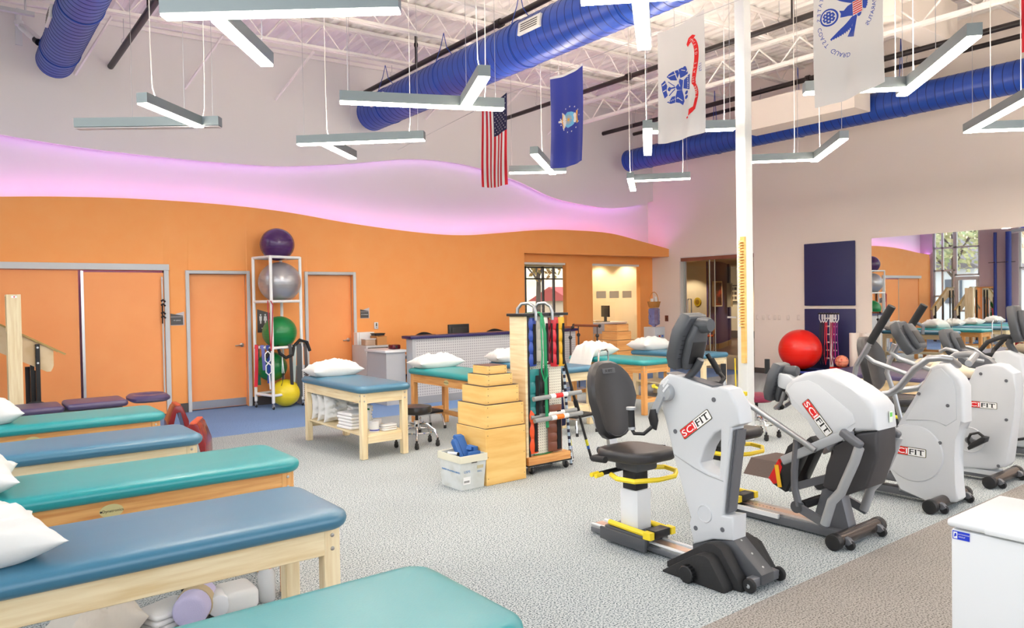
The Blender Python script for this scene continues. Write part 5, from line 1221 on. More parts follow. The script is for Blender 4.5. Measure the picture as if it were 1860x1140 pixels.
t=thing('pulley_strap','white V-strap with black cord above the yellow ball','strap',(4.12,11.1,.3)); MB().tube([(4.10,11.12,.8),(4.09,11.11,.55)],.006,6).tube([(4.10,11.12,.8),(4.12,11.11,.55)],.006,6).build('loop',WHITEP,t); MB().tube([(4.105,11.11,.55),(4.09,11.10,.42),(4.07,11.10,.36)],[.014,.004,.006],6).build('cord',BLACKP,t)
# laundry basket
t=thing('laundry_basket','white slotted laundry basket between the ball rack and second door','basket',(4.62,11.5,0))
m=MB(); bw=[(4.48,11.36),(4.78,11.36),(4.78,11.64),(4.48,11.64)]
def bsk(z,g): return [(4.63+(x-4.63)*g,11.5+(y-11.5)*g,z) for x,y in bw]
m.add(bsk(0,.8)+bsk(.60,1),[(0,1,5,4),(1,2,6,5),(2,3,7,6),(3,0,4,7),(0,3,2,1)]).solid(.004); m.build('body',WHITEP,t)
MB().box(4.465,4.795,11.345,11.36,.58,.61).box(4.465,4.795,11.64,11.655,.58,.61).box(4.465,4.48,11.345,11.655,.58,.61).box(4.78,4.795,11.345,11.655,.58,.61).build('rim',WHITEP,t)
s=MB()
for k in range(14):
    z=.06+.034*k; g=.8+.2*z/.6
    for j in(-.35,-.1,.15): s.box(4.63+j*.3*g-.018,4.63+j*.3*g+.018,11.5-.145*g-.003,11.5-.13*g-.006,z,z+.02)
s.build('slots',SLOT,t,stuff=True)
# ------------------------------------------------------------------ shred cabinet and the things on it
CAB=mat('grey_cabinet',(196,196,198),.4)
t=thing('shred_cabinet','light grey locked shred cabinet with notice beside the second door','cabinet',(5.79,11.5,0))
MB().box(5.575,6.0,11.25,11.78,.03,.885).bevel(.004).build('body',CAB,t)
MB().box(5.60,5.98,11.238,11.25,.04,.80).bevel(.003).build('door',CAB,t); MB().box(5.605,5.975,11.24,11.252,.815,.855).build('paper_slot',SLOT,t)
MB().lathe((5.64,11.238,.45),[(.001,-.012),(.010,-.010),(.012,0),(.001,0)],10,'y').build('lock',STEEL,t)
n=MB().box(5.69,5.90,11.2355,11.2375,.57,.785).build('notice',LWHITE,t,smooth=False)
MB().box(5.69,5.90,11.2345,11.2356,.765,.785).box(5.69,5.90,11.2345,11.2356,.61,.63).build('bar',LBLACK,n,smooth=False)
text_mb('Shred',.055,.0003,1,.25,.001).xf(frame((5.80,11.2348,.735),(1,0,0),(0,0,1))).build('lettering',LRED,n,smooth=False); text_mb('ahead',.05,.0003,1,.25,.001).xf(frame((5.805,11.2348,.685),(1,0,0),(0,0,1))).build('lettering',LBLACK,n,smooth=False)
CARD=mat('cardboard',(196,138,82),.8)
t=thing('glove_box','white printed carton standing at the back of the shred cabinet','box',(5.72,11.66,.885))
MB().box(5.585,5.91,11.60,11.74,.886,1.10).bevel(.003,1).build('carton',LWHITE,t)
MB().box(5.62,5.622,11.597,11.60,.89,1.10).build('print_line',DARKTXT,t); text_mb('GLOVES',.035,.0003).xf(frame((5.80,11.5985,.98),(1,0,0),(0,0,1))).build('lettering',mat('grey_print',(150,146,150),.6),t,smooth=False)
t=thing('plastic_tub','clear plastic tub with white lid on the shred cabinet','container',(5.68,11.40,.885))
MB().slab(5.60,5.79,11.31,11.50,.886,.985,.03,.012).build('tub',mat('peach_plastic',(222,190,164),.3,trans=.3),t); MB().slab(5.59,5.80,11.30,11.51,.985,1.0,.03,.006).build('lid',WHITEP,t)
t=thing('cardboard_box','brown cardboard box on the right of the shred cabinet','box',(5.88,11.42,.885)); MB().box(5.805,5.985,11.29,11.55,.886,1.03).bevel(.003,1).build('carton',CARD,t); MB().box(5.80,5.815,11.30,11.54,1.02,1.04).build('flap',CARD,t)
t=thing('scale','flat black scale lying on the cardboard box','scale',(5.88,11.42,1.04)); MB().slab(5.79,5.975,11.32,11.52,1.042,1.072,.04,.01).build('body',BLACKP,t); MB().slab(5.78,5.985,11.31,11.53,1.072,1.084,.04,.004).build('platform',BLACKP,t)
t=thing('waste_bin','black waste bin with red rubbish right of the shred cabinet','bin',(6.17,11.3,0)); m=MB().add([(6.08,11.2,0),(6.26,11.2,0),(6.26,11.42,0),(6.08,11.42,0),(6.05,11.17,.36),(6.29,11.17,.36),(6.29,11.45,.36),(6.05,11.45,.36)],[(0,1,5,4),(1,2,6,5),(2,3,7,6),(3,0,4,7),(0,3,2,1)]).solid(.005).build('bin',BLACKP,t)
MB().ball((6.17,11.3,.26),.09,12,8).build('rubbish',mat('rubbish_red',(206,40,50),.6),t); MB().box(6.04,6.30,11.16,11.175,.345,.37).box(6.04,6.055,11.16,11.46,.345,.37).build('liner_rim',BLACKP,t)
# ------------------------------------------------------------------ reception desk
t=thing('reception_desk','grey embossed reception desk with navy top along the orange wall','desk',(7.5,10.2,0))
MB().box(5.85,9.24,10.10,10.16,.12,1.03).build('front_panel',DESKDOT,t,smooth=False); MB().box(5.79,5.85,10.09,10.28,0,1.03).build('end_panel',GREYL,t); MB().box(9.18,9.24,10.165,10.95,0,1.03).build('end_panel',GREYL,t)
MB().box(5.85,9.24,10.095,10.16,0,.12).build('plinth',mat('grey_plinth',(150,152,156),.5),t)
MB().box(5.74,9.28,10.05,10.34,1.03,1.075).bevel(.005).build('counter_top',NAVYTOP,t)
MB().box(5.85,9.2,10.17,10.85,.70,.735).build('work_surface',GREYL,t)
t=thing('low_cabinet','grey low cabinet with white top at the left end of the desk','cabinet',(5.6,10.6,0)); MB().box(5.44,5.78,10.30,10.95,0,.82).build('body',GREYL,t); MB().box(5.41,5.785,10.27,10.98,.82,.86).bevel(.004).build('top',WHITEP,t)
t=thing('tape_dispenser','dark red glossy desk box on the low cabinet top','box',(5.68,10.5,.86)); MB().box(5.62,5.77,10.42,10.58,.861,.935).bevel(.02,2).build('body',mat('dark_red_gloss',(96,22,36),.15),t); MB().lathe((5.69,10.418,.90),[(.001,-.003),(.02,-.003),(.022,0),(.001,0)],12,'y').build('dial',BLACKP,t)
def monitor(x,y,z,w,h,label,rz=0):
    t=thing('computer_monitor',label,'monitor',(x,y,z),rz)
    MB().box(-w/2,w/2,-.02,.025,.12,.12+h).bevel(.008).build('display',BLACKP,t,rel=False)
    MB().box(-w*.38,w*.38,-.035,-.02,.15,.10+h*.9).bevel(.01).build('rear_cover',mat('monitor_back',(38,36,36),.5),t,rel=False)
    MB().box(-.05,.05,-.01,.02,0,.14).build('stand',BLACKP,t,rel=False); MB().slab(-.12,.12,-.08,.1,0,.015,.04,.005).build('base',BLACKP,t,rel=False)
    return t
monitor(6.98,10.58,.735,.46,.36,'black computer monitor seen from behind over the reception desk',.15)
def ochair(x,y,rz,label):
    t=thing('office_chair',label,'chair',(x,y,0),rz,'black office chairs behind the desk')
    m=MB().grid(lambda u,v:V((u-.5)*.46,.06*(2*u-1)**2-.0,.62+.42*v+.035*math.sin(PI*u)*v+.02*math.sin(2*PI*u)*v),12,8).solid(.05); m.build('backrest',mat('black_fabric',(26,24,26),.9),t,rel=False)
    MB().slab(-.23,.23,-.46,.0,.42,.50,.08,.03).build('seat',MATS['black_fabric'],t,rel=False); MB().cyl((0,-.23,.08),(0,-.23,.42),.03).build('post',BLACKP,t,rel=False); MB().bar((0,0,.45),(0,.03,.7),.06,.02).build('back_support',BLACKP,t,rel=False)
    for k in range(5): a=2*PI*k/5; MB().tube([(0,-.23,.10),(.27*math.cos(a),-.23+.27*math.sin(a),.06)],.018,8).ball((.27*math.cos(a),-.23+.27*math.sin(a),.03),.03,10,8).build('base_arm',BLACKP,t,rel=False)
ochair(6.62,10.98,.2,'black office chair behind the desk left of the monitor'); ochair(8.15,11.0,-.1,'black office chair behind the desk right of the monitor')
t=thing('printer','grey and white desktop printer behind the right part of the desk','printer',(8.65,10.6,.735))
MB().box(8.42,8.92,10.36,10.82,.736,1.12).bevel(.015).build('body',mat('printer_dark',(74,72,76),.5),t); MB().box(8.44,8.90,10.38,10.80,1.12,1.26).bevel(.02).build('scanner_lid',WHITEP,t); MB().box(8.5,8.8,10.352,10.362,.98,1.06).build('control_panel',mat('lilac_panel',(168,120,176),.5),t)
# ------------------------------------------------------------------ wooden step boxes
def boxstack(cx,cy,sizes,rz,where,group,mtl):
    z=0; ords=['bottom','second from the bottom','middle','second from the top','top']
    for i,(sx,sy,h) in enumerate(sizes):
        t=thing('step_box','%s plywood step box %s, %s of its stack'%(('largest' if i==0 else 'smallest' if i==4 else 'plain'),where,ords[i]),'box',(cx,cy,z),rz,group)
        for a in ((-sx/2,sx/2,-sy/2,-sy/2+.018),(-sx/2,sx/2,sy/2-.018,sy/2)): MB().box(*a,.001,h-.018).bevel(.002,1).build('side_panel',mtl,t,rel=False)
        for a in ((-sx/2+.001,-sx/2+.018,-sy/2+.018,sy/2-.018),(sx/2-.018,sx/2-.001,-sy/2+.018,sy/2-.018)): MB().box(*a,.001,h-.018).build('end_panel',mtl,t,rel=False)
        MB().box(-sx/2,sx/2,-sy/2,sy/2,h-.018,h-.004).bevel(.002,1).build('top_panel',mtl,t,rel=False)
        MB().box(-sx/2+.004,sx/2-.004,-sy/2+.004,sy/2-.004,h-.004,h).build('tread',mat('worn_black_tread',(92,60,50),.6) if i==4 else mat('dark_tread',(74,58,50),.7),t,rel=False)
        s=MB()
        for fz in(.12,.5,.88):
            for fx in(-1,1): s.lathe((fx*(sx/2-.02),-sy/2-.0005,h*fz),[(.001,-.001),(.004,-.001),(.004,.0),(.001,.0)],6,'y')
        s.build('screws',DARKTXT,t,rel=False); z+=h
boxstack(3.92,5.44,[(.44,.46,.495),(.42,.44,.205),(.36,.38,.155),(.285,.30,.10),(.215,.23,.075)],0,'beside the weight cart','plywood step boxes beside the weight cart',PLY)
boxstack(9.75,9.55,[(.56,.56,.42),(.50,.52,.25),(.44,.46,.19),(.37,.38,.155),(.30,.32,.13)],.0,'behind the far teal table','plywood step boxes behind the far teal table',OAK)
# ------------------------------------------------------------------ mail crate
CR=mat('worn_white_plastic',(212,216,214),.5,kind='noise',c2=(196,198,190),sc=8,lo=.4,hi=.7); INK=mat('blue_print',(60,130,190),.6)
t=thing('mail_crate','white corrugated mail crate with blue print beside the big step box','crate',(3.565,5.38,0))
m=MB(); q=lambda g,z:[(3.565+sx*.128*g,5.38+sy*.165*g,z) for sx,sy in((-1,-1),(1,-1),(1,1),(-1,1))]
m.add(q(.92,0)+q(1.06,.29),[(0,1,5,4),(1,2,6,5),(2,3,7,6),(3,0,4,7),(0,3,2,1)]).solid(.005).build('tub',CR,t,smooth=False)
r=MB()
for a,b in zip(q(1.08,.265),q(1.08,.265)[1:]+q(1.08,.265)[:1]): r.bar(a,b,.008,.06)
r.build('rim',mat('yellowed_plastic',(222,218,196),.5),t,smooth=False)
MB().box(3.545,3.60,5.203,5.212,.225,.25).build('hand_hole',SLOT,t)
def fr(x,z,face):
    k=.92+.14*z/.29
    return frame((x,5.38-.165*k-.0035,z),(1,0,0),(0,-.08,1)) if face=='f' else frame((3.565-.128*k-.0035,x,z),(0,-1,0),(-.06,0,1))
text_mb('PROPERTY OF U.S. POSTAL SERVICE',.0175,.0002,1,0,.0006).xf(fr(5.37,.15,'l')).build('lettering',INK,t,smooth=False)
text_mb('USPS',.03,.0002).xf(fr(3.50,.155,'f')).build('lettering',INK,t,smooth=False); text_mb('MAIL',.022,.0002).xf(fr(3.63,.145,'f')).build('lettering',INK,t,smooth=False)
lb=MB().box(-.037,.037,-.032,.032,0,.001).xf(fr(3.50,.08,'f')).build('white_label',LWHITE,t,smooth=False)
bc=MB()
for k in range(11): bc.box(-.028+.005*k,-.0265+.005*k+(.001 if k%3 else .002),-.018,.0,.001,.0013)
bc.xf(fr(3.50,.08,'f')).build('barcode',LBLACK,lb,smooth=False)
MB().box(-.033,.033,-.014,.014,0,.001).xf(fr(3.635,.185,'f')).build('tape_label',mat('tan_tape',(196,186,150),.6),t,smooth=False)
BFOAM=mat('blue_foam',(38,92,160),.6)
t=thing('foam_wedge','large blue foam wedge leaning out of the mail crate','foam block',(3.58,5.42,.05),group='blue foam pieces in the mail crate')
MB().prism([(5.30,.15),(5.36,.15),(5.56,.40),(5.535,.42),(5.49,.41)],'x',3.58,3.66,.006).build('block',BFOAM,t)
MB().prism([(5.30,.16),(5.38,.18),(5.52,.36),(5.50,.39),(5.46,.38)],'x',3.535,3.575,.005).build('flap',BFOAM,t)
t=thing('foam_block','small blue foam block standing at the right of the mail crate','foam block',(3.66,5.4,.1),group='blue foam pieces in the mail crate'); MB().box(3.635,3.68,5.30,5.42,.1,.34).bevel(.006).build('block',BFOAM,t); MB().bar((3.60,5.33,.33),(3.66,5.36,.30),.05,.03).build('strap',BFOAM,t)
t=thing('foam_sheet','flat blue foam sheet at the front of the mail crate','foam block',(3.6,5.26,.1),group='blue foam pieces in the mail crate'); MB().box(3.55,3.67,5.25,5.275,.1,.31).bevel(.004).build('sheet',BFOAM,t); MB().box(3.56,3.60,5.276,5.284,.2,.305).build('hook_strip',BFOAM,t)
t=thing('marker','short white tube lying across the mail crate','tube',(3.49,5.41,.27)); MB().cyl((3.47,5.46,.285),(3.51,5.37,.285),.014,10).build('tube',WHITEP,t); MB().cyl((3.51,5.37,.285),(3.515,5.36,.285),.0145,10).build('cap',BLACKP,t)
# ------------------------------------------------------------------ weight cart with cuff weights
t=thing('weight_cart','wooden pegboard cart on casters hung with cuff weights','cart',(4.46,5.5,0))
y0=5.30
MB().box(4.22,4.25,y0,y0+.23,.09,1.46).bevel(.003,1).build('side_board',PINE,t); MB().box(4.69,4.72,y0+.09,y0+.13,.09,1.46).build('side_board',PINE,t)
MB().box(4.25,4.27,y0-.004,y0+.02,.09,1.47).build('black_edge',BLACKP,t)
MB().box(4.27,4.69,y0+.04,y0+.052,.16,1.46).build('pegboard',PEG,t,smooth=False)
MB().box(4.20,4.74,y0-.02,y0+.25,1.46,1.485).bevel(.003,1).build('top_board',BLACKP,t)
MB().box(4.22,4.74,y0-.03,y0+.25,.085,.16).bevel(.004,1).build('base_board',OAK,t); MB().box(4.218,4.742,y0-.034,y0+.254,.075,.088).build('base_trim',BLACKP,t)
for x in(4.27,4.69):
    for y in(y0,y0+.22):
        c=MB().box(x-.02,x+.02,y-.012,y+.02,.03,.075).build('caster',STEEL,t); MB().lathe((x,y-.01,.034),[(.001,-.012),(.03,-.012),(.034,0),(.03,.012),(.001,.012)],16,'x').build('wheel',BLACKP,c)
for x in(4.26,4.46): MB().tube([(x-.03,y0+.12,1.48),(x-.025,y0+.12,1.53),(x,y0+.09,1.575),(x+.04,y0+.04,1.58),(x+.065,y0-.01,1.55),(x+.07,y0-.03,1.49),(x+.07,y0-.03,1.42)],.016,10).build('top_hook',SILVER,t)
CG='cuff weights hanging on the weight cart'
def cuff(x,ztop,l,w,col,label,n=4,strap=True,y=y0+.028):
    t=thing('cuff_weight',label,'cuff weight',(x,y,ztop-l),group=CG)
    mt=mat('cuff_%d_%d_%d'%col,col,.35,coat=.1)
    MB().grid(lambda u,v:V(x+(u-.5)*w,y-(.014+.012*abs(math.sin(PI*n*v))**.6)*max(0,math.sin(PI*u))**.5-.004,ztop-l+l*v),8,n*8).solid(.012).build('pouch',mt,t)
    if strap: MB().box(x+w*.02,x+w*.34,y-.046,y-.036,ztop-l*.97,ztop-l*.12).bevel(.003,1).build('strap',mat('black_velcro',(22,22,24),.95),t); 
    MB().lathe((x,y-.022,ztop-.012),[(.004,-.003),(.009,-.003),(.009,.0),(.004,.0)],12,'y').build('grommet',mat('brass',(196,160,80),.3,1),t); MB().tube([(x,y-.02,ztop-.012),(x,y+.01,ztop+.012),(x,y+.05,ztop+.01)],.003,5).build('hook',STEEL,t)
cuff(4.305,1.44,.44,.11,(44,74,164),'blue cuff weight hanging at the top left of the cart')
cuff(4.395,1.44,.40,.06,(216,206,190),'narrow beige cuff weight behind the green strap on the cart',strap=False)
cuff(4.46,1.44,.42,.085,(232,228,218),'white cuff weight in the top row of the cart')
cuff(4.535,1.44,.44,.05,(130,20,40),'maroon cuff weight in the top row of the cart',y=y0+.036)
cuff(4.59,1.44,.46,.085,(206,30,46),'bright red cuff weight in the top row of the cart')
cuff(4.665,1.44,.46,.085,(226,172,32),'yellow cuff weight at the top right of the cart')
cuff(4.325,.965,.46,.13,(22,124,124),'teal cuff weight in the middle row of the cart')
cuff(4.455,.965,.46,.10,(44,42,42),'black cuff weight in the middle row of the cart')
cuff(4.305,.60,.41,.12,(238,86,30),'orange cuff weight at the bottom left of the cart',3)
cuff(4.58,.61,.43,.16,(120,66,44),'large brown cuff weight in the bottom row of the cart',5)
band('green loop strap draped over the top of the cart',[(4.36,5.45,1.49),(4.38,5.30,1.50),(4.40,5.265,1.46),(4.42,5.25,1.3),(4.425,5.25,1.0),(4.43,5.255,.7),(4.435,5.25,.42)],.035,(10,140,86),'loop_strap','green straps on the weight cart',side=(1,0,0))
t=thing('tube_band','thin green tube hanging in a loop on the cart','band',(4.37,5.24,.9),group='green straps on the weight cart'); MB().tube([(4.38,5.25,1.49),(4.36,5.235,1.4),(4.37,5.235,1.1),(4.36,5.235,.95),(4.39,5.235,.86),(4.43,5.235,.90),(4.42,5.235,1.0)],.008,6).build('tube',mat('green_tube',(16,150,96),.4),t)
band('short green strap lying on the cart base',[(4.33,5.33,.168),(4.45,5.31,.168),(4.56,5.34,.168)],.03,(30,130,70),'loop_strap','green straps on the weight cart',side=(0,1,0))
DB=mat('grey_bar_foam',(150,152,150),.6)
def dowel(z,y,col,label,x1=4.86):
    t=thing('weighted_bar',label,'bar',(4.5,y,z),group='weighted exercise bars across the cart')
    MB().cyl((4.27,y,z),(x1,y,z+.015),.022,14).build('foam_bar',DB,t); MB().cyl((4.47,y,z+.0045),(4.68,y,z+.0105),.0232,14).build('white_sleeve',LWHITE,t); MB().cyl((4.53,y,z+.0065),(4.62,y,z+.009),.0236,14).build('colour_band',mat('bar_%d_%d_%d'%col,col,.5),t); MB().cyl((4.3,y+.01,z-.012),(4.3,y+.1,z-.012),.006,6).build('peg',STEEL,t)
dowel(.70,5.25,(226,24,24),'grey weighted bar with red band, highest on the cart'); dowel(.50,5.24,(240,122,26),'grey weighted bar with orange band, lower front on the cart'); dowel(.525,5.30,(236,236,232),'grey weighted bar with white sleeve just behind the orange banded one',4.84)
# canes and poles leaning at the right end
PG='poles leaning at the right of the weight cart'
def pole(a,b,r,mt,label,extra=None):
    t=thing('exercise_pole',label,'pole',b,group=PG); a=V(*a);b=V(*b)
    MB().cyl(b,a,r,10).build('shaft',mt,t); MB().cyl(b,b+(a-b)*.012,r*1.25,10).build('tip',BLACKP,t); d=a-b
    if extra=='sleeve': MB().cyl(b+d*.46,b+d*.56,r*1.7,12).build('sleeve',BLACKP,t)
    if extra in('sleeve','label'): MB().cyl(b+d*.10,b+d*.19,r*1.06,10).build('yellow_decal',mat('decal_yellow',(206,200,40),.5),t); MB().cyl(b+d*.10,b+d*.13,r*1.08,10).build('blue_decal',mat('decal_blue',(40,90,170),.5),t)
    if extra=='bands':
        for k in range(14): MB().cyl(b+d*(.05+.065*k),b+d*(.08+.065*k),r*1.04,10).build('stripe',mat('stripe_navy',(26,30,60),.5),t)
pole((4.72,5.36,1.10),(5.15,5.42,.0),.0135,BLACKP,'longest black pole leaning out farthest from the cart','sleeve')
pole((4.73,5.42,1.05),(5.02,5.56,.0),.012,BLACKP,'black pole with yellow decal leaning close to the cart','label')
pole((4.77,5.40,1.02),(4.82,5.36,.0),.013,mat('pale_blue_stripe',(186,206,226),.5),'pale blue striped pole standing at the cart corner','bands')
pole((4.80,5.44,.72),(4.93,5.46,.0),.009,WHITEP,'thin white pole leaning at the cart corner')
t=thing('cane_bag','dark blue cloth bag hanging behind the cart','bag',(4.85,5.6,.2)); MB().slab(4.79,4.95,5.56,5.62,.34,.72,.02,.02).build('bag',mat('dark_blue_cloth',(28,36,78),.9),t); MB().tube([(4.83,5.59,.72),(4.85,5.59,.82),(4.9,5.59,.72)],.008,6).build('loop',BLACKP,t)
# ------------------------------------------------------------------ column finger ladder
t=thing('finger_ladder','pale wooden finger ladder with notched teeth on the white column','ladder',(7.03,4.96,.87))
MB().box(7.012,7.048,4.90,4.955,.87,2.27).bevel(.003,1).build('board',PLY,t)
m=MB()
for k in range(30): z=1.28+.032*k; m.prism([(6.978,z),(7.012,z-.004),(7.012,z+.022),(6.985,z+.012)],'y',4.90,4.955)
m.build('teeth',PLY,t,stuff=True); MB().lathe((7.0305,4.9,.92),[(.001,-.002),(.006,-.001),(.006,0),(.001,0)],8,'y').build('screw',SCREW,t)
band('yellow strap hanging along the left edge of the column',[(7.03,5.05,.92),(7.03,5.045,.7),(7.035,5.04,.35),(7.035,5.045,.12)],.02,(232,204,40),'hanging_strap','straps beside the column',side=(1,0,0))
# ------------------------------------------------------------------ training stairs at the far left
t=thing('training_stairs','birch plywood training stair rails on black posts at the far left','stairs',(.3,10.4,0))
PLYL=mat('light_birch',(226,204,166),.5,kind='wave',c2=(216,190,146),sc=1.4,stretch=(1,1,3),lo=.1,hi=.95)
for y in(10.22,10.95):
    MB().prism([(1.01,.90),(1.02,.93),(1.02,1.12),(-.1,1.78),(-.55,1.78),(-.55,1.45),(-.12,1.45),(.95,.86),(.99,.86)],'y',y-.01,y+.01).build('side_panel',PLYL,t)
    MB().bar((1.14,y,1.055),(-.12,y,1.80),.07,.02).build('handrail',mat('olive_edge',(176,150,88),.5),t); MB().bar((-.12,y,1.80),(-.6,y,1.80),.07,.02).build('handrail',MATS['olive_edge'],t)
    for x,z in((.86,1.19),(.30,1.45),(-.25,1.7),(-.5,1.7)):
        MB().box(x-.022,x+.022,y-.05,y-.015,0,z).bevel(.004,1).build('post',BLACKP,t)
        for zz in(z-.04,z-.22): MB().lathe((x,y-.052,zz),[(.001,-.002),(.012,-.002),(.012,.002),(.001,.002)],10,'y').build('bolt',SCREW,t)
    MB().box(.79,.84,y+.015,y+.05,0,.88).build('post',BLACKP,t)
for k in range(4): MB().box(.62-.3*k,.95-.3*k,10.24,10.93,.15*(k+1)-.03,.15*(k+1)).build('tread',PLYL,t)
MB().box(-.6,-.25,10.24,10.93,.57,.60).build('platform',PLYL,t)
# tall hollow wooden post unit
t=thing('pulley_post','tall hollow ash post with a small white tag, in front of the stairs','post',(.6,9.98,0))
MB().box(.555,.69,9.86,9.88,0,1.765).bevel(.002,1).build('front_board',PINEV,t); MB().box(.555,.575,9.88,10.10,0,.02).box(.555,.69,10.08,10.10,0,1.765).build('back_board',PINEV,t); MB().box(.67,.69,9.88,10.08,0,1.765).build('side_board',PINEV,t)
MB().box(.555,.67,9.88,10.08,1.745,1.765).box(.555,.67,9.88,10.08,1.33,1.35).build('shelf',PINEV,t)
tg=MB().box(.60,.655,9.858,9.8605,1.725,1.75).build('tag',LWHITE,t,smooth=False); MB().box(.622,.634,9.857,9.8585,1.73,1.745).build('red_print',LRED,tg,smooth=False)
t=thing('weight_plate','dark plate edge behind the plum table by the post','weight',(.78,9.6,0)); MB().lathe((.78,9.6,.42),[(.001,-.02),(.16,-.02),(.17,-.01),(.17,.01),(.16,.02),(.001,.02)],28,'y').build('plate',RUBBER,t); MB().box(.72,.84,9.55,9.65,0,.26).build('stand',RUBBER,t)
# ------------------------------------------------------------------ right wall: mats, mirror
for z0,z1,l in((1.405,2.62,'upper navy padded wall mat left of the mirror'),(.12,1.345,'lower navy padded wall mat behind the band rack')):
    t=thing('wall_mat',l,'mat',(W,7.55,z0),group='navy wall mats'); MB().box(W-.045,W-.012,7.04,8.07,z0,z1).bevel(.012,2).build('pad',NAVY,t); MB().box(W-.012,W-.001,7.06,8.05,z0+.02,z1-.02).build('backing',PLYEDGE,t)
t=thing('wall_mirror','large frameless mirror on the right wall','mirror',(W,5.2,.35))
MB().box(W-.012,W-.002,5.38,6.74,.35,2.635).build('mirror_panel',MIRROR,t,smooth=False); MB().box(W-.012,W-.002,3.9,5.375,.35,2.635).build('mirror_panel',MIRROR,t,smooth=False)
MB().box(W-.016,W-.001,3.9,6.74,.335,.35).build('bottom_channel',STEEL,t)
# red ball, blue rebounder
t=thing('rebounder','low round rebounder with blue rim under the red ball','rebounder',(12.9,7.78,0))
MB().lathe((12.9,7.78,.18),[(.28,-.02),(.41,-.02),(.44,.0),(.41,.025),(.28,.02),(.28,-.02)],36).build('blue_rim',mat('blue_pad',(58,78,160),.5),t); MB().lathe((12.9,7.78,.18),[(.001,0),(.285,0)],36).build('bed',BLACKP,t)
for k in range(6): a=2*PI*k/6; MB().cyl((12.9+.37*math.cos(a),7.78+.37*math.sin(a),0),(12.9+.37*math.cos(a),7.78+.37*math.sin(a),.17),.018,8).build('leg',STEEL,t)
gymball((12.88,7.79,.585),.392,(240,30,14),'big red exercise ball resting on the blue rebounder',.3,'red balls near the wall mats',True)
t=thing('basketball','small patterned red ball in the red bucket by the wall mat','ball',(12.9,6.95,.32),group='red balls near the wall mats'); MB().ball((12.9,6.98,.40),.115,24,16).build('ball',mat('orange_red_ball',(214,66,50),.5,kind='voronoi',c2=(236,150,120),sc=20,lo=.1,hi=.5),t)
for ax in('x','y','z'): MB().lathe((12.9,6.98,.40),[(.114,-.003),(.1165,0),(.114,.003)],28,ax).build('seam',BLACKP,t)
t=thing('bucket','red square bucket holding the small ball','bucket',(12.9,6.98,0)); MB().box(12.76,13.04,6.84,7.12,0,.30).bevel(.015).build('body',REDP,t); MB().box(12.745,13.055,6.825,7.135,.27,.30).bevel(.005).build('rim',REDP,t)
# band rack
t=thing('band_rack','white floor rack post with pegs in front of the lower wall mat','rack',(13.2,7.4,0))
MB().cyl((13.2,7.34,.02),(13.2,7.34,1.24),.034,14).build('post',PVC,t); MB().box(13.02,13.38,7.31,7.37,0,.05).box(13.17,13.23,7.16,7.52,0,.05).build('base',PVC,t)
for k in range(6): MB().cyl((13.2,7.24,.42+.15*k),(13.2,7.44,.42+.15*k),.014,8).build('peg',PVC,t)
tb=[('black',(30,28,34)),('dark plum',(60,20,50)),('red',(206,24,44)),('crimson',(150,18,58)),('magenta',(170,24,110)),('violet',(120,30,120))]
for k,(nm,c) in enumerate(tb):
    y=7.50-.05*k if k<3 else 7.44-.05*k
    t=thing('tube_band','%s tube band with white handle on the band rack'%nm,'band',(13.15,y,.3),group='tube bands on the white band rack')
    mt=mat('tube_%d_%d_%d'%c,c,.4); MB().tube([(13.15,y,1.10),(13.15,y+.01,.8),(13.15,y-.01,.5),(13.15,y+.03,.30),(13.15,y+.06,.5),(13.15,y+.03,1.10)],.009,6).build('tube',mt,t)
    MB().tube([(13.15,y+.015,1.09),(13.15,y-.02,1.16),(13.15,y-.02,1.24),(13.15,y+.015,1.27),(13.15,y+.05,1.24),(13.15,y+.05,1.16),(13.15,y+.015,1.09)],.009,6).build('handle_strap',WHITEP,t); MB().cyl((13.15,y-.035,1.26),(13.15,y+.065,1.26),.016,8).build('handle_grip',BLACKP,t)
for y,l in((6.98,'white foam roller standing left against the right wall'),(6.76,'white foam roller standing right, beside the mirror')):
    t=thing('foam_roller',l,'roller',(13.35,y,0),group='white foam rollers against the right wall'); MB().cyl((13.35,y,0),(13.35,y,.90),.085,28).bevel(.006,2).build('roller',mat('white_foam',(236,226,216),.7),t); MB().lathe((13.35,y,.90),[(.001,.0),(.02,.0),(.021,.002),(.001,.002)],14).build('core',SLOT,t)
# mat table with shelf
t=thing('mat_table','large plywood mat table with navy top in front of the mirror','table',(11.2,4.8,0))
MB().slab(10.12,12.2,3.85,5.85,.44,.50,.02,.015).build('mat_top',PURPLE,t); MB().box(10.14,12.18,3.87,5.83,.405,.44).build('deck',PLYL,t)
MB().box(10.2,10.225,3.95,5.75,.27,.405).box(12.1,12.125,3.95,5.75,.27,.405).box(10.225,12.1,3.95,3.975,.27,.405).box(10.225,12.1,5.725,5.75,.27,.405).build('apron',PLYL,t)
for x in(10.2,12.05):
    for y in(3.95,4.85,5.68): MB().box(x,x+.08,y,y+.08,0,.27).build('leg',PLYL,t)
MB().box(10.22,12.1,4.0,5.72,.09,.11).build('shelf',mat('blue_grey_shelf',(150,160,190),.5),t)
pillow('pillow','large cream pillow on the mat table behind the bikes',(10.55,4.15,.51),.60,.62,.24,.3,41,0,0,'pillows on the mat table',mat('cream_case',(242,226,196),.8))
pillow('pillow','rolled cream pillow at the far side of the mat table',(11.7,4.7,.51),.45,.9,.16,.1,42,0,0,'pillows on the mat table',MATS['cream_case'])
WG='small weights under the mat table'
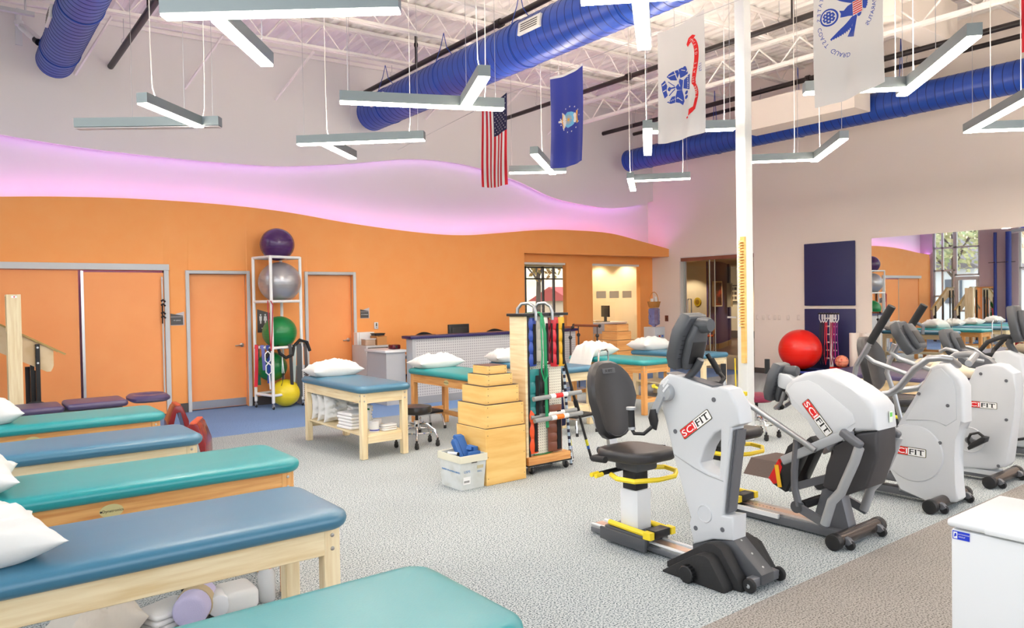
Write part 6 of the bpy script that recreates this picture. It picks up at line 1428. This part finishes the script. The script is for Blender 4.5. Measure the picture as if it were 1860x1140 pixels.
for k in range(8):
    t=thing('hand_weight','%s hand weight, %s pair in the row under the mat table'%(['tan','dark brown','red','charcoal'][k%4],'left' if k<4 else 'right'),'weight',(10.5,5.45-.11*k,.12),group=WG); c=[(200,140,60),(70,44,30),(190,60,40),(60,60,66)][k%4]; mt=mat('wt_%d_%d_%d'%c,c,.4)
    y=5.45-.11*k; MB().cyl((10.36,y,.15),(10.62,y,.15),.013,8).build('bar',STEEL,t)
    for x in(10.38,10.60): MB().lathe((x,y,.15),[(.001,-.025),(.036,-.025),(.036,.025),(.001,.025)],6,'x').build('head',mt,t)
t=thing('blue_roll','small blue roll on the shelf under the mat table','roll',(10.3,5.6,.11)); MB().cyl((10.3,5.52,.20),(10.3,5.70,.20),.05,14).build('roll',mat('roll_blue',(40,110,180),.6),t); MB().cyl((10.3,5.515,.20),(10.3,5.705,.20),.02,10).build('core',REDP,t); MB().box(10.27,10.33,5.52,5.70,.11,.16).build('cradle',BLACKP,t)
# ------------------------------------------------------------------ water cooler, cups
t=thing('water_cooler','white water cooler with upturned bottle in the recess corner','cooler',(12.85,11.4,0))
MB().box(12.68,13.02,11.22,11.56,.02,.95).bevel(.012).build('body',WHITEP,t); MB().box(12.74,12.96,11.205,11.222,.62,.78).build('tap_recess',mat('cooler_recess',(196,198,200),.4),t)
for x,c in((12.80,REDP),(12.90,mat('tap_blue',(40,80,190),.4))): MB().box(x-.015,x+.015,11.18,11.215,.73,.76).build('tap',c,t)
BT=mat('blue_water_bottle',(150,160,222),.08,trans=.75)
MB().lathe((12.85,11.39,.95),[(.03,0),(.05,.02),(.128,.06),(.13,.14),(.122,.155),(.122,.165),(.13,.18),(.13,.27),(.122,.285),(.122,.295),(.13,.31),(.128,.40),(.10,.425),(.001,.43)],28).build('water_bottle',BT,t)
WK=mat('wicker',(206,142,70),.8,kind='wave',sc=14,bump=.5)
t=thing('cup_basket','wicker basket with paper cups on top of the water bottle','basket',(12.85,11.39,1.40))
MB().lathe((12.85,11.39,1.385),[(.10,0),(.12,.02),(.15,.13),(.155,.14),(.145,.14),(.11,.02),(.001,.015)],24).build('basket',WK,t); MB().tube([(12.85+.15*math.cos(a),11.39,1.52+.22*math.sin(a)) for a in [PI*k/12 for k in range(13)]],.008,6).build('basket_handle',WK,t)
for k,(dx,dy) in enumerate(((-.07,0),(.03,-.03),(.08,.03))):
    t=thing('paper_cup','white paper cup in the wicker basket, %s'%['left','middle','right'][k],'cup',(12.85+dx,11.39+dy,1.44),group='paper cups in the wicker basket'); MB().lathe((12.85+dx,11.39+dy,1.44),[(.026,0),(.036,.15+.02*k),(.034,.15+.02*k),(.024,.005)],14).build('cup',LWHITE,t); MB().lathe((12.85+dx,11.39+dy,1.59+.02*k),[(.035,-.004),(.0385,0),(.035,.004)],14).build('rim',LWHITE,t)
# ------------------------------------------------------------------ parallel bars
t=thing('parallel_bars','wooden parallel bars on black posts right of the desk','parallel bars',(8.65,9.5,0))
WDB=mat('mahogany_bar',(140,74,40),.35)
for x,ya,yb in((8.3,9.14,9.84),(9.0,9.22,9.88)):
    MB().cyl((x,ya,1.14),(x,yb,1.14),.022,12).build('bar',WDB,t)
    for y in(ya,yb): MB().ball((x,y,1.14),.03,12,8).build('end_cap',BLACKP,t)
    for y in(ya+.06,yb-.12):
        p=MB().cyl((x,y,.03),(x,y,.98),.016,10).cyl((x,y,.95),(x,y,1.13),.009,8).build('post',mat('dark_post',(70,60,60),.4,.4),t); MB().ball((x,y,.97),.034,12,8).build('clamp_knob',BLACKP,p)
for y in(9.25,9.74): MB().box(8.2,9.1,y-.05,y+.05,0,.03).build('base',STEEL,t)
# ------------------------------------------------------------------ rooms beyond the glass
def roomwall(n,*boxes,mt=CREAM):
    m=MB()
    for b in boxes: m.box(*b)
    return struct(m.build(n,mt,smooth=False))
# recess windows
for n,x0,x1,z0 in(('window_5',9.46,10.78,.75),('window_6',11.56,13.12,.1)):
    f=struct(MB().box(x0,x1,12.08,12.13,2.355,2.40).build(n,mat('white_blind_box',(232,230,226),.5),smooth=False)); MB().box(x0,x1,12.10,12.108,z0,2.355).build('pane',GLASS,f,smooth=False)
FR=mat('frosted_band',(226,206,170),.8)
for k in range(3): struct(MB().box(11.72+.42*k,12.02+.42*k,12.092,12.0995,1.62,1.78).build('trim_%d'%(40+k),FR,smooth=False))
# left office with far exterior glazing, right office with cream walls
def slab2(name,a,b,h,mt=CREAM,t=.06,z0=0): return struct(MB().bar((a[0],a[1],z0+h/2),(b[0],b[1],z0+h/2),t,h).build(name,mt,smooth=False))
slab2('wall_office_partition',(11.17,12.46),(13.9,15.34),2.8)
roomwall('wall_office_side',(9.0,9.1,12.46,16.2,0,2.8)); roomwall('wall_office_right',(13.86,13.93,12.46,15.34,0,2.8),(15.0,15.06,15.3,16.4,0,2.8),(13.9,15.0,15.3,15.36,0,2.8))
roomwall('wall_office_rear',(9.1,15.0,16.1,16.2,0,.5),(9.1,15.0,16.1,16.2,2.55,2.8),(9.1,11.5,16.1,16.2,.5,2.55))
struct(MB().box(9.0,15.0,12.45,16.2,2.8,2.85).build('ceiling_office',WHITE,smooth=False)); struct(MB().box(9.0,15.0,12.45,16.2,-.05,0).build('floor_office',CARPETB,smooth=False))
DKF=mat('dark_bronze_frame',(52,44,42),.4,.3)
window('window_7',11.5,15.0,.5,2.55,[11.53,12.9,13.55,13.95,14.97],[.53,2.2,2.52],x=16.15,axis='y',mt=DKF,t=.035)
def downlight(x,y,z,e,label,r=.055,spot=110):
    t=thing('downlight',label,'lamp',(x,y,z),group='small ceiling downlights beyond the glass')
    MB().lathe((x,y,z-.012),[(r,0),(r+.03,0),(r+.03,.012),(r,.012)],20,cap=False).build('trim_ring',WHITEP,t); MB().lathe((x,y,z-.004),[(.001,0),(r,0)],20).build('lens',MATS.get('warm_lens') or emat('warm_lens',(1,.84,.62),6),t)
    l=bpy.data.lights.new('downlight_beam','SPOT'); l.energy=e; l.color=(1,.86,.66); l.spot_size=math.radians(spot); l.spot_blend=.35; l.shadow_soft_size=.06
    o=bpy.data.objects.new('downlight_beam',l); COL.objects.link(o); o.location=(0,0,-.02); o.parent=t
downlight(13.45,14.2,2.8,70,'office downlight washing the cream wall, farther one'); downlight(13.45,13.2,2.8,70,'office downlight washing the cream wall, nearer one'); downlight(12.5,13.1,2.8,60,'office downlight over the white desk'); downlight(10.6,13.6,2.8,40,'downlight in the left office')
t=thing('office_desk','white office desk with grey front panel behind the right window','desk',(12.75,13.0,0)); MB().box(12.1,13.4,12.75,13.25,1.0,1.04).bevel(.004).build('top',WHITEP,t); MB().box(12.12,13.38,12.78,12.80,.1,1.0).build('front_panel',DESKDOT,t,smooth=False); MB().box(12.12,12.15,12.8,13.22,0,1.0).box(13.35,13.38,12.8,13.22,0,1.0).build('leg_panel',GREYL,t)
monitor(12.95,13.05,1.04,.40,.28,'dark monitor on the white office desk behind glass',1.25)
t=thing('card_holder','clear card holder on the white office desk','holder',(12.3,12.95,1.04)); MB().prism([(12.9,1.041),(13.0,1.041),(12.96,1.16),(12.95,1.16)],'x',12.2,12.4).build('holder',CLP,t); MB().box(12.22,12.38,12.93,12.935,1.06,1.17).build('cards',LWHITE,t)
t=thing('desk_tray','tan tray of papers on the white office desk','tray',(12.55,13.0,1.04)); MB().box(12.45,12.65,12.88,13.1,1.041,1.07).bevel(.006).build('tray',mat('tan_tray',(196,166,110),.5),t); MB().box(12.47,12.63,12.9,13.08,1.07,1.085).build('papers',LWHITE,t)
def sidechair(x,y,rz,seat,label,leg=STEEL,back=True):
    t=thing('side_chair',label,'chair',(x,y,0),rz,'side chairs with orange seats'); b=lambda m,n,mt:m.build(n,mt,t,rel=False)
    b(MB().slab(-.22,.22,-.22,.22,.42,.47,.05,.02),'seat',seat)
    b(MB().grid(lambda u,v:V((u-.5)*.40,.20+.05*v-.04*math.sin(PI*u),.56+.30*v),10,6).solid(.015),'backrest',mat('bent_maple',(206,146,80),.4))
    for sx in(-1,1):
        b(MB().tube([(sx*.20,.24,.84),(sx*.21,.20,.45),(sx*.22,.28,0)],.011,8),'leg',leg); b(MB().tube([(sx*.2,.16,.44),(sx*.22,-.26,0)],.011,8),'leg',leg)
        b(MB().tube([(sx*.23,.2,.5),(sx*.24,.16,.66),(sx*.24,-.12,.68),(sx*.235,-.2,.62),(sx*.22,-.2,.45)],.013,8),'arm',MATS['bent_maple'])
sidechair(11.0,11.2,-.9,mat('orange_seat',(214,84,28),.6),'orange side chair by the recess window, left of the step boxes')
t=thing('red_rucksack','dark red bag on a chair back behind the left window','bag',(9.9,12.9,.9)); MB().ball((9.85,13.0,1.10),.22,18,12).ball((10.1,13.05,1.0),.2,16,12).build('bag',mat('rust_bag',(150,52,24),.5),t); MB().lathe((9.95,12.98,1.25),[(.10,0),(.11,.10),(.08,.14),(.001,.14)],16).build('cap',mat('brown_cap',(70,40,20),.5),t); MB().box(9.7,10.25,12.9,13.2,0,.9).build('pedestal',mat('dark_wood',(60,40,30),.5),t)
t=thing('office_bench','navy work bench with papers behind the left window','bench',(10.4,13.2,0)); MB().box(10.35,11.05,12.6,13.2,.86,.92).build('top',mat('dark_bench',(40,36,44),.5),t); MB().box(10.4,11.0,12.65,13.15,0,.86).build('body',mat('navy_bench',(44,44,96),.5),t); MB().box(10.4,10.6,12.62,12.8,.92,.99).build('paper_stack',LWHITE,t); MB().box(10.7,10.9,12.7,12.9,.92,1.1).build('carton',CARD,t)
# lobby beyond the right opening
PURPW=mat('purple_wall',(78,62,112),.6); LOBF=mat('lobby_floor',(58,42,36),.35,kind='noise',c2=(110,74,60),sc=6,stretch=(.3,6,1),lo=.4,hi=.62); TANF=mat('tan_floor',(186,170,144),.5)
LX=W+.2
roomwall('wall_lobby_cream',(18.6,18.7,14.3,16.5,0,2.7),(15.06,18.7,16.4,16.5,0,2.7))
m=MB()
pts=[(18.6,14.3),(19.2,14.36),(20.0,14.74),(20.8,15.2),(21.5,15.65),(22.2,16.2)]
pts=[(p.x,p.y) for p in smoothcurve(pts,4)]
for (a,b),(e,d) in zip(pts,pts[1:]): m.add([(a,b,0),(e,d,0),(e,d,2.7),(a,b,2.7)],[(0,1,2,3)])
m.solid(.06); struct(m.build('wall_lobby_curved',PURPW))
m=MB()
for (a,b),(e,d) in zip(pts,pts[1:]): m.add([(a,b-.05,0),(e,d-.05,0),(e,d-.05,.16),(a,b-.05,.16)],[(0,1,2,3)])
struct(m.solid(.02).build('baseboard_lobby',mat('tan_base',(170,140,100),.6)))
roomwall('wall_lobby_rear',(24.5,24.6,6.9,19,0,2.7),(LX,24.6,6.9,7.0,0,2.7),(22.2,24.6,18.9,19,0,2.7))
struct(MB().box(24.48,24.5,7.0,18.9,0,.28).build('baseboard_lobby_rear',BROWNB,smooth=False)); struct(MB().box(18.58,18.6,14.3,16.4,0,.14).build('baseboard_lobby_cream',MATS['tan_base'],smooth=False))
struct(MB().box(LX,24.6,6.9,19,2.7,2.75).build('ceiling_lobby',mat('lobby_ceiling',(214,196,166),.8),smooth=False))
struct(MB().box(17.2,24.6,6.9,19,-.05,.0).build('floor_lobby',LOBF,smooth=False)); struct(MB().box(W+.2,17.2,6.9,16.5,-.05,.0).build('floor_lobby_entry',TANF,smooth=False))
for k,(x,y,e) in enumerate(((17.9,14.9,80),(16.2,12.6,90),(19.6,13.4,80),(23.5,16.9,140),(21.5,14.2,90))): downlight(x,y,2.7,e,'lobby downlight seen through the glass opening, number %s from the door'%['two','one','three','five','four'][k])
d=struct(MB().box(W+.02,W+.12,OP[0],OP[1],2.44,2.53).build('door_5',mat('bronze_rail',(150,100,84),.4,.4),smooth=False))
for a,b,x in((9.26,10.42,.05),(10.30,11.16,.09)):
    g=MB().box(W+x,W+x+.012,a,b,.03,2.44).build('glass_leaf',GLASS,d,smooth=False); MB().box(W+x-.004,W+x+.016,a,a+.012,.03,2.44).box(W+x-.004,W+x+.016,b-.012,b,.03,2.44).build('edge_profile',mat('pale_edge',(206,214,208),.3),g)
MB().tube([(W+.07,11.02,.9),(W+.03,11.02,.92),(W+.03,11.02,1.55),(W+.07,11.02,1.57)],.012,8).tube([(W+.13,11.02,.9),(W+.16,11.02,.92),(W+.16,11.02,1.55),(W+.13,11.02,1.57)],.012,8).build('door_pull',STEEL,d)
MB().box(W+.043,W+.049,9.72,9.95,1.14,1.18).build('glass_sticker',LWHITE,d,smooth=False)
MB().box(W+.035,W+.045,10.98,11.12,2.50,2.52).build('sensor_light',emat('red_sensor',(1,.2,.1),1.5),d)
st_=struct(MB().box(W-.006,W+.21,OP[1]-.012,OP[1]+.02,0,2.44).box(W-.004,W+.015,OP[0],OP[1],2.515,2.54).build('trim_50',mat('white_jamb',(226,220,214),.5),smooth=False))
t=thing('wall_disc','round yellow wall emblem on the cream lobby wall','emblem',(18.58,14.7,1.46)); MB().lathe((18.598,14.7,1.46),[(.001,-.02),(.13,-.02),(.14,-.01),(.14,0),(.001,0)],28,'x').build('disc',mat('mustard',(206,170,30),.5),t)
MB().lathe((18.576,14.7,1.46),[(.001,-.004),(.08,-.004),(.08,0),(.001,0)],20,'x').build('centre',mat('mustard_dark',(150,110,20),.5),t)
def picture(o,xd,w,h,frm,art,label,d=.05):
    t=thing('framed_picture',label,'picture',o,group='framed pictures in the lobby'); M=frame(o,xd,(0,0,1))
    MB().box(-w/2,w/2,-h/2,h/2,-.01,d).xf(M).build('frame',frm,t,smooth=False); a=MB().box(-w/2+.04,w/2-.04,-h/2+.04,h/2-.04,d,d+.004).xf(M).build('art',art,t,smooth=False); return t,M,a
picture((18.95,14.28,1.70),(1,.12,0),.42,.78,mat('cream_frame',(222,206,170),.5),mat('art_dark',(52,34,30),.4,kind='noise',c2=(196,70,40),sc=5,lo=.45,hi=.7),'dark framed picture on the purple lobby wall',.10)
picture((20.35,14.84,1.66),(.87,.5,0),.62,.78,MATS['cream_frame'],mat('art_gold',(206,170,96),.4,kind='noise',c2=(150,110,60),sc=6),'gold framed picture at the edge of the purple wall',.10)
t,M,a=picture((24.46,17.55,1.72),(0,-1,0),.42,.66,mat('dark_frame',(70,50,36),.5),mat('art_cream',(226,206,168),.6),'cream poster of small photos on the rear lobby wall',.03)
for i in range(2):
    for k in range(3): MB().box(-.14+.15*i,-.03+.15*i,.14-.18*k,.25-.18*k,.034,.037).xf(M).build('photo',mat('tiny_photo',(110,80,60),.5,kind='noise',c2=(40,36,40),sc=12),a,smooth=False)
sidechair(18.15,14.05,-1.0,MATS['orange_seat'],'orange lobby chair beyond the glass door')
# ------------------------------------------------------------------ left wall items seen in the mirror
for y,r,l in((9.72,.05,'narrow dark blue wall post reflected in the mirror'),(9.33,.085,'thick blue wall post reflected in the mirror')):
    t=thing('wall_post',l,'post',(XL+.15,y,0),group='blue posts on the left wall'); MB().cyl((XL+.15,y,0),(XL+.15,y,3.6),r,18).build('post',mat('deep_blue',(24,52,140),.4),t)
    for z in(.55,2.6): MB().bar((XL+.02,y,z),(XL+.28,y,z),.03,.03).bar((XL+.15,y-.2,z),(XL+.15,y+.2,z),.02,.02).build('peg',BLACKP,t)
t=thing('standing_mirror','wood-framed standing mirror near the left wall','mirror',(XL+.1,10.0,0))
MB().box(XL+.05,XL+.08,9.76,9.80,.3,1.8).box(XL+.05,XL+.08,10.32,10.36,.3,1.8).box(XL+.05,XL+.08,9.80,10.32,1.76,1.8).box(XL+.05,XL+.08,9.80,10.32,.3,.34).build('frame',OAK,t); MB().box(XL+.06,XL+.075,9.80,10.32,.34,1.76).build('mirror_panel',MIRROR,t,smooth=False)
for y in(9.78,10.34): MB().box(XL+.01,XL+.2,y-.02,y+.02,0,.04).box(XL+.05,XL+.08,y-.02,y+.02,.04,.3).build('foot',OAK,t)
# ------------------------------------------------------------------ outside
struct(MB().box(-90,60,-60,12.3,-.35,-.15).build('ground',mat('lawn_asphalt',(128,134,116),.9,kind='noise',c2=(150,150,140),sc=.3),smooth=False))
struct(MB().box(-90,60,16.3,90,-.35,-.15).build('ground_rear',MATS['lawn_asphalt'],smooth=False))
HILL=mat('autumn_hill',(176,176,144),.95,kind='noise',c2=(214,186,156),sc=.35,bump=.3)
def hill(f,n): m=MB().grid(f,40,14); struct(m.build(n,HILL))
rr=random.Random(3)
hill(lambda u,v:V(-42-30*v,-70+160*u,-.3+(15+4*math.sin(5*u))*v+.5*math.sin(40*u+9*v)),'hill')
hill(lambda u,v:V(-40+120*u,62+30*v,-.3+(13+4*math.sin(4*u+1))*v+.5*math.sin(40*u+9*v)),'hill_rear')
BARK=mat('bark',(78,66,58),.9)
def tree(x,y,h,r,c,c2,label,seed,n=1300,group='trees beyond the windows'):
    t=thing('tree',label,'tree',(x,y,-.15),group=group); q=random.Random(seed)
    tr=MB().tube([(x,y,-.2),(x+.1,y,h*.3),(x,y+.1,h*.62)],[.13,.10,.05],8)
    for k in range(5): a=q.uniform(0,6.3); tr.tube([(x+.08,y,h*(.3+.06*k)),(x+r*.6*math.cos(a),y+r*.6*math.sin(a),h*(.55+.07*k))],[.07,.025],6)
    tr.build('trunk',BARK,t)
    m=MB()
    for k in range(n):
        a=q.uniform(0,6.3); b=math.asin(q.uniform(-1,1)); d=q.uniform(.45,1); p=V(x+r*d*math.cos(a)*math.cos(b),y+r*d*math.sin(a)*math.cos(b),h*.66+h*.34*d*math.sin(b)); s=q.uniform(.18,.42)*r*.12+.06
        u=V(q.gauss(0,1),q.gauss(0,1),q.gauss(0,1)).normalized(); w_=u.orthogonal().normalized(); e=u.cross(w_)
        m.add([p+w_*s,p+e*s*.7,p-w_*s,p-e*s*.7],[(0,1,2,3)])
    m.build('foliage',mat('leaf_%d_%d_%d'%c,c,.8,kind='noise',c2=c2,sc=1.2),t,smooth=False,stuff=True)
tree(-16,17,8,2.6,(150,166,120),(196,186,140),'green tree reflected through the left window',1); tree(-30,30,9,3,(196,170,126),(214,174,130),'autumn tree reflected beyond the left windows',2); tree(-14,10.5,6,2,(176,184,150),(204,190,150),'low green tree near the parking area',3); tree(-24,14,9,3,(220,190,156),(196,178,144),'tan autumn tree farther off by the hill',4)
tree(22.3,27,7.5,2.4,(176,116,60),(120,120,60),'orange autumn tree behind the left office window',5); tree(31,44,9,3,(90,104,96),(120,110,110),'grey green tree behind the left office window',6); tree(33,40,10,3.4,(126,110,110),(90,96,110),'bare looking tree far behind the office',7,260)
t=thing('house','white clapboard house seen in the mirror','house',(-22,6,0)); MB().box(-28,-20,17.5,24,-.2,3.0).build('wall',mat('clapboard',(226,228,230),.7),t,smooth=False); MB().prism([(17,3.0),(24.5,3.0),(20.75,5.2)],'x',-28.4,-19.6).build('roof',mat('roof_grey',(120,116,120),.8),t,smooth=False)
for y in(18.6,20.4,22.3): f=MB().box(-20.05,-19.9,y-.45,y+.45,1.0,2.4).build('window',mat('house_window',(90,100,112),.2),t,smooth=False); MB().box(-19.9,-19.87,y-.03,y+.03,1.0,2.4).build('mullion',WHITEP,f,smooth=False)
t=thing('house','brick house with red roof behind the office window','house',(35.7,39,0)); MB().box(34.5,39,38,42,-.2,1.5).build('wall',mat('tan_siding',(206,186,160),.7),t,smooth=False); MB().prism([(37.6,1.5),(42.4,1.5),(40,2.5)],'x',34.1,39.4).build('roof',mat('roof_red',(170,70,66),.8),t,smooth=False)
for x in(35.5,37.5): MB().box(x,x+1,37.9,38.02,.4,1.2).build('window',MATS['house_window'],t,smooth=False)
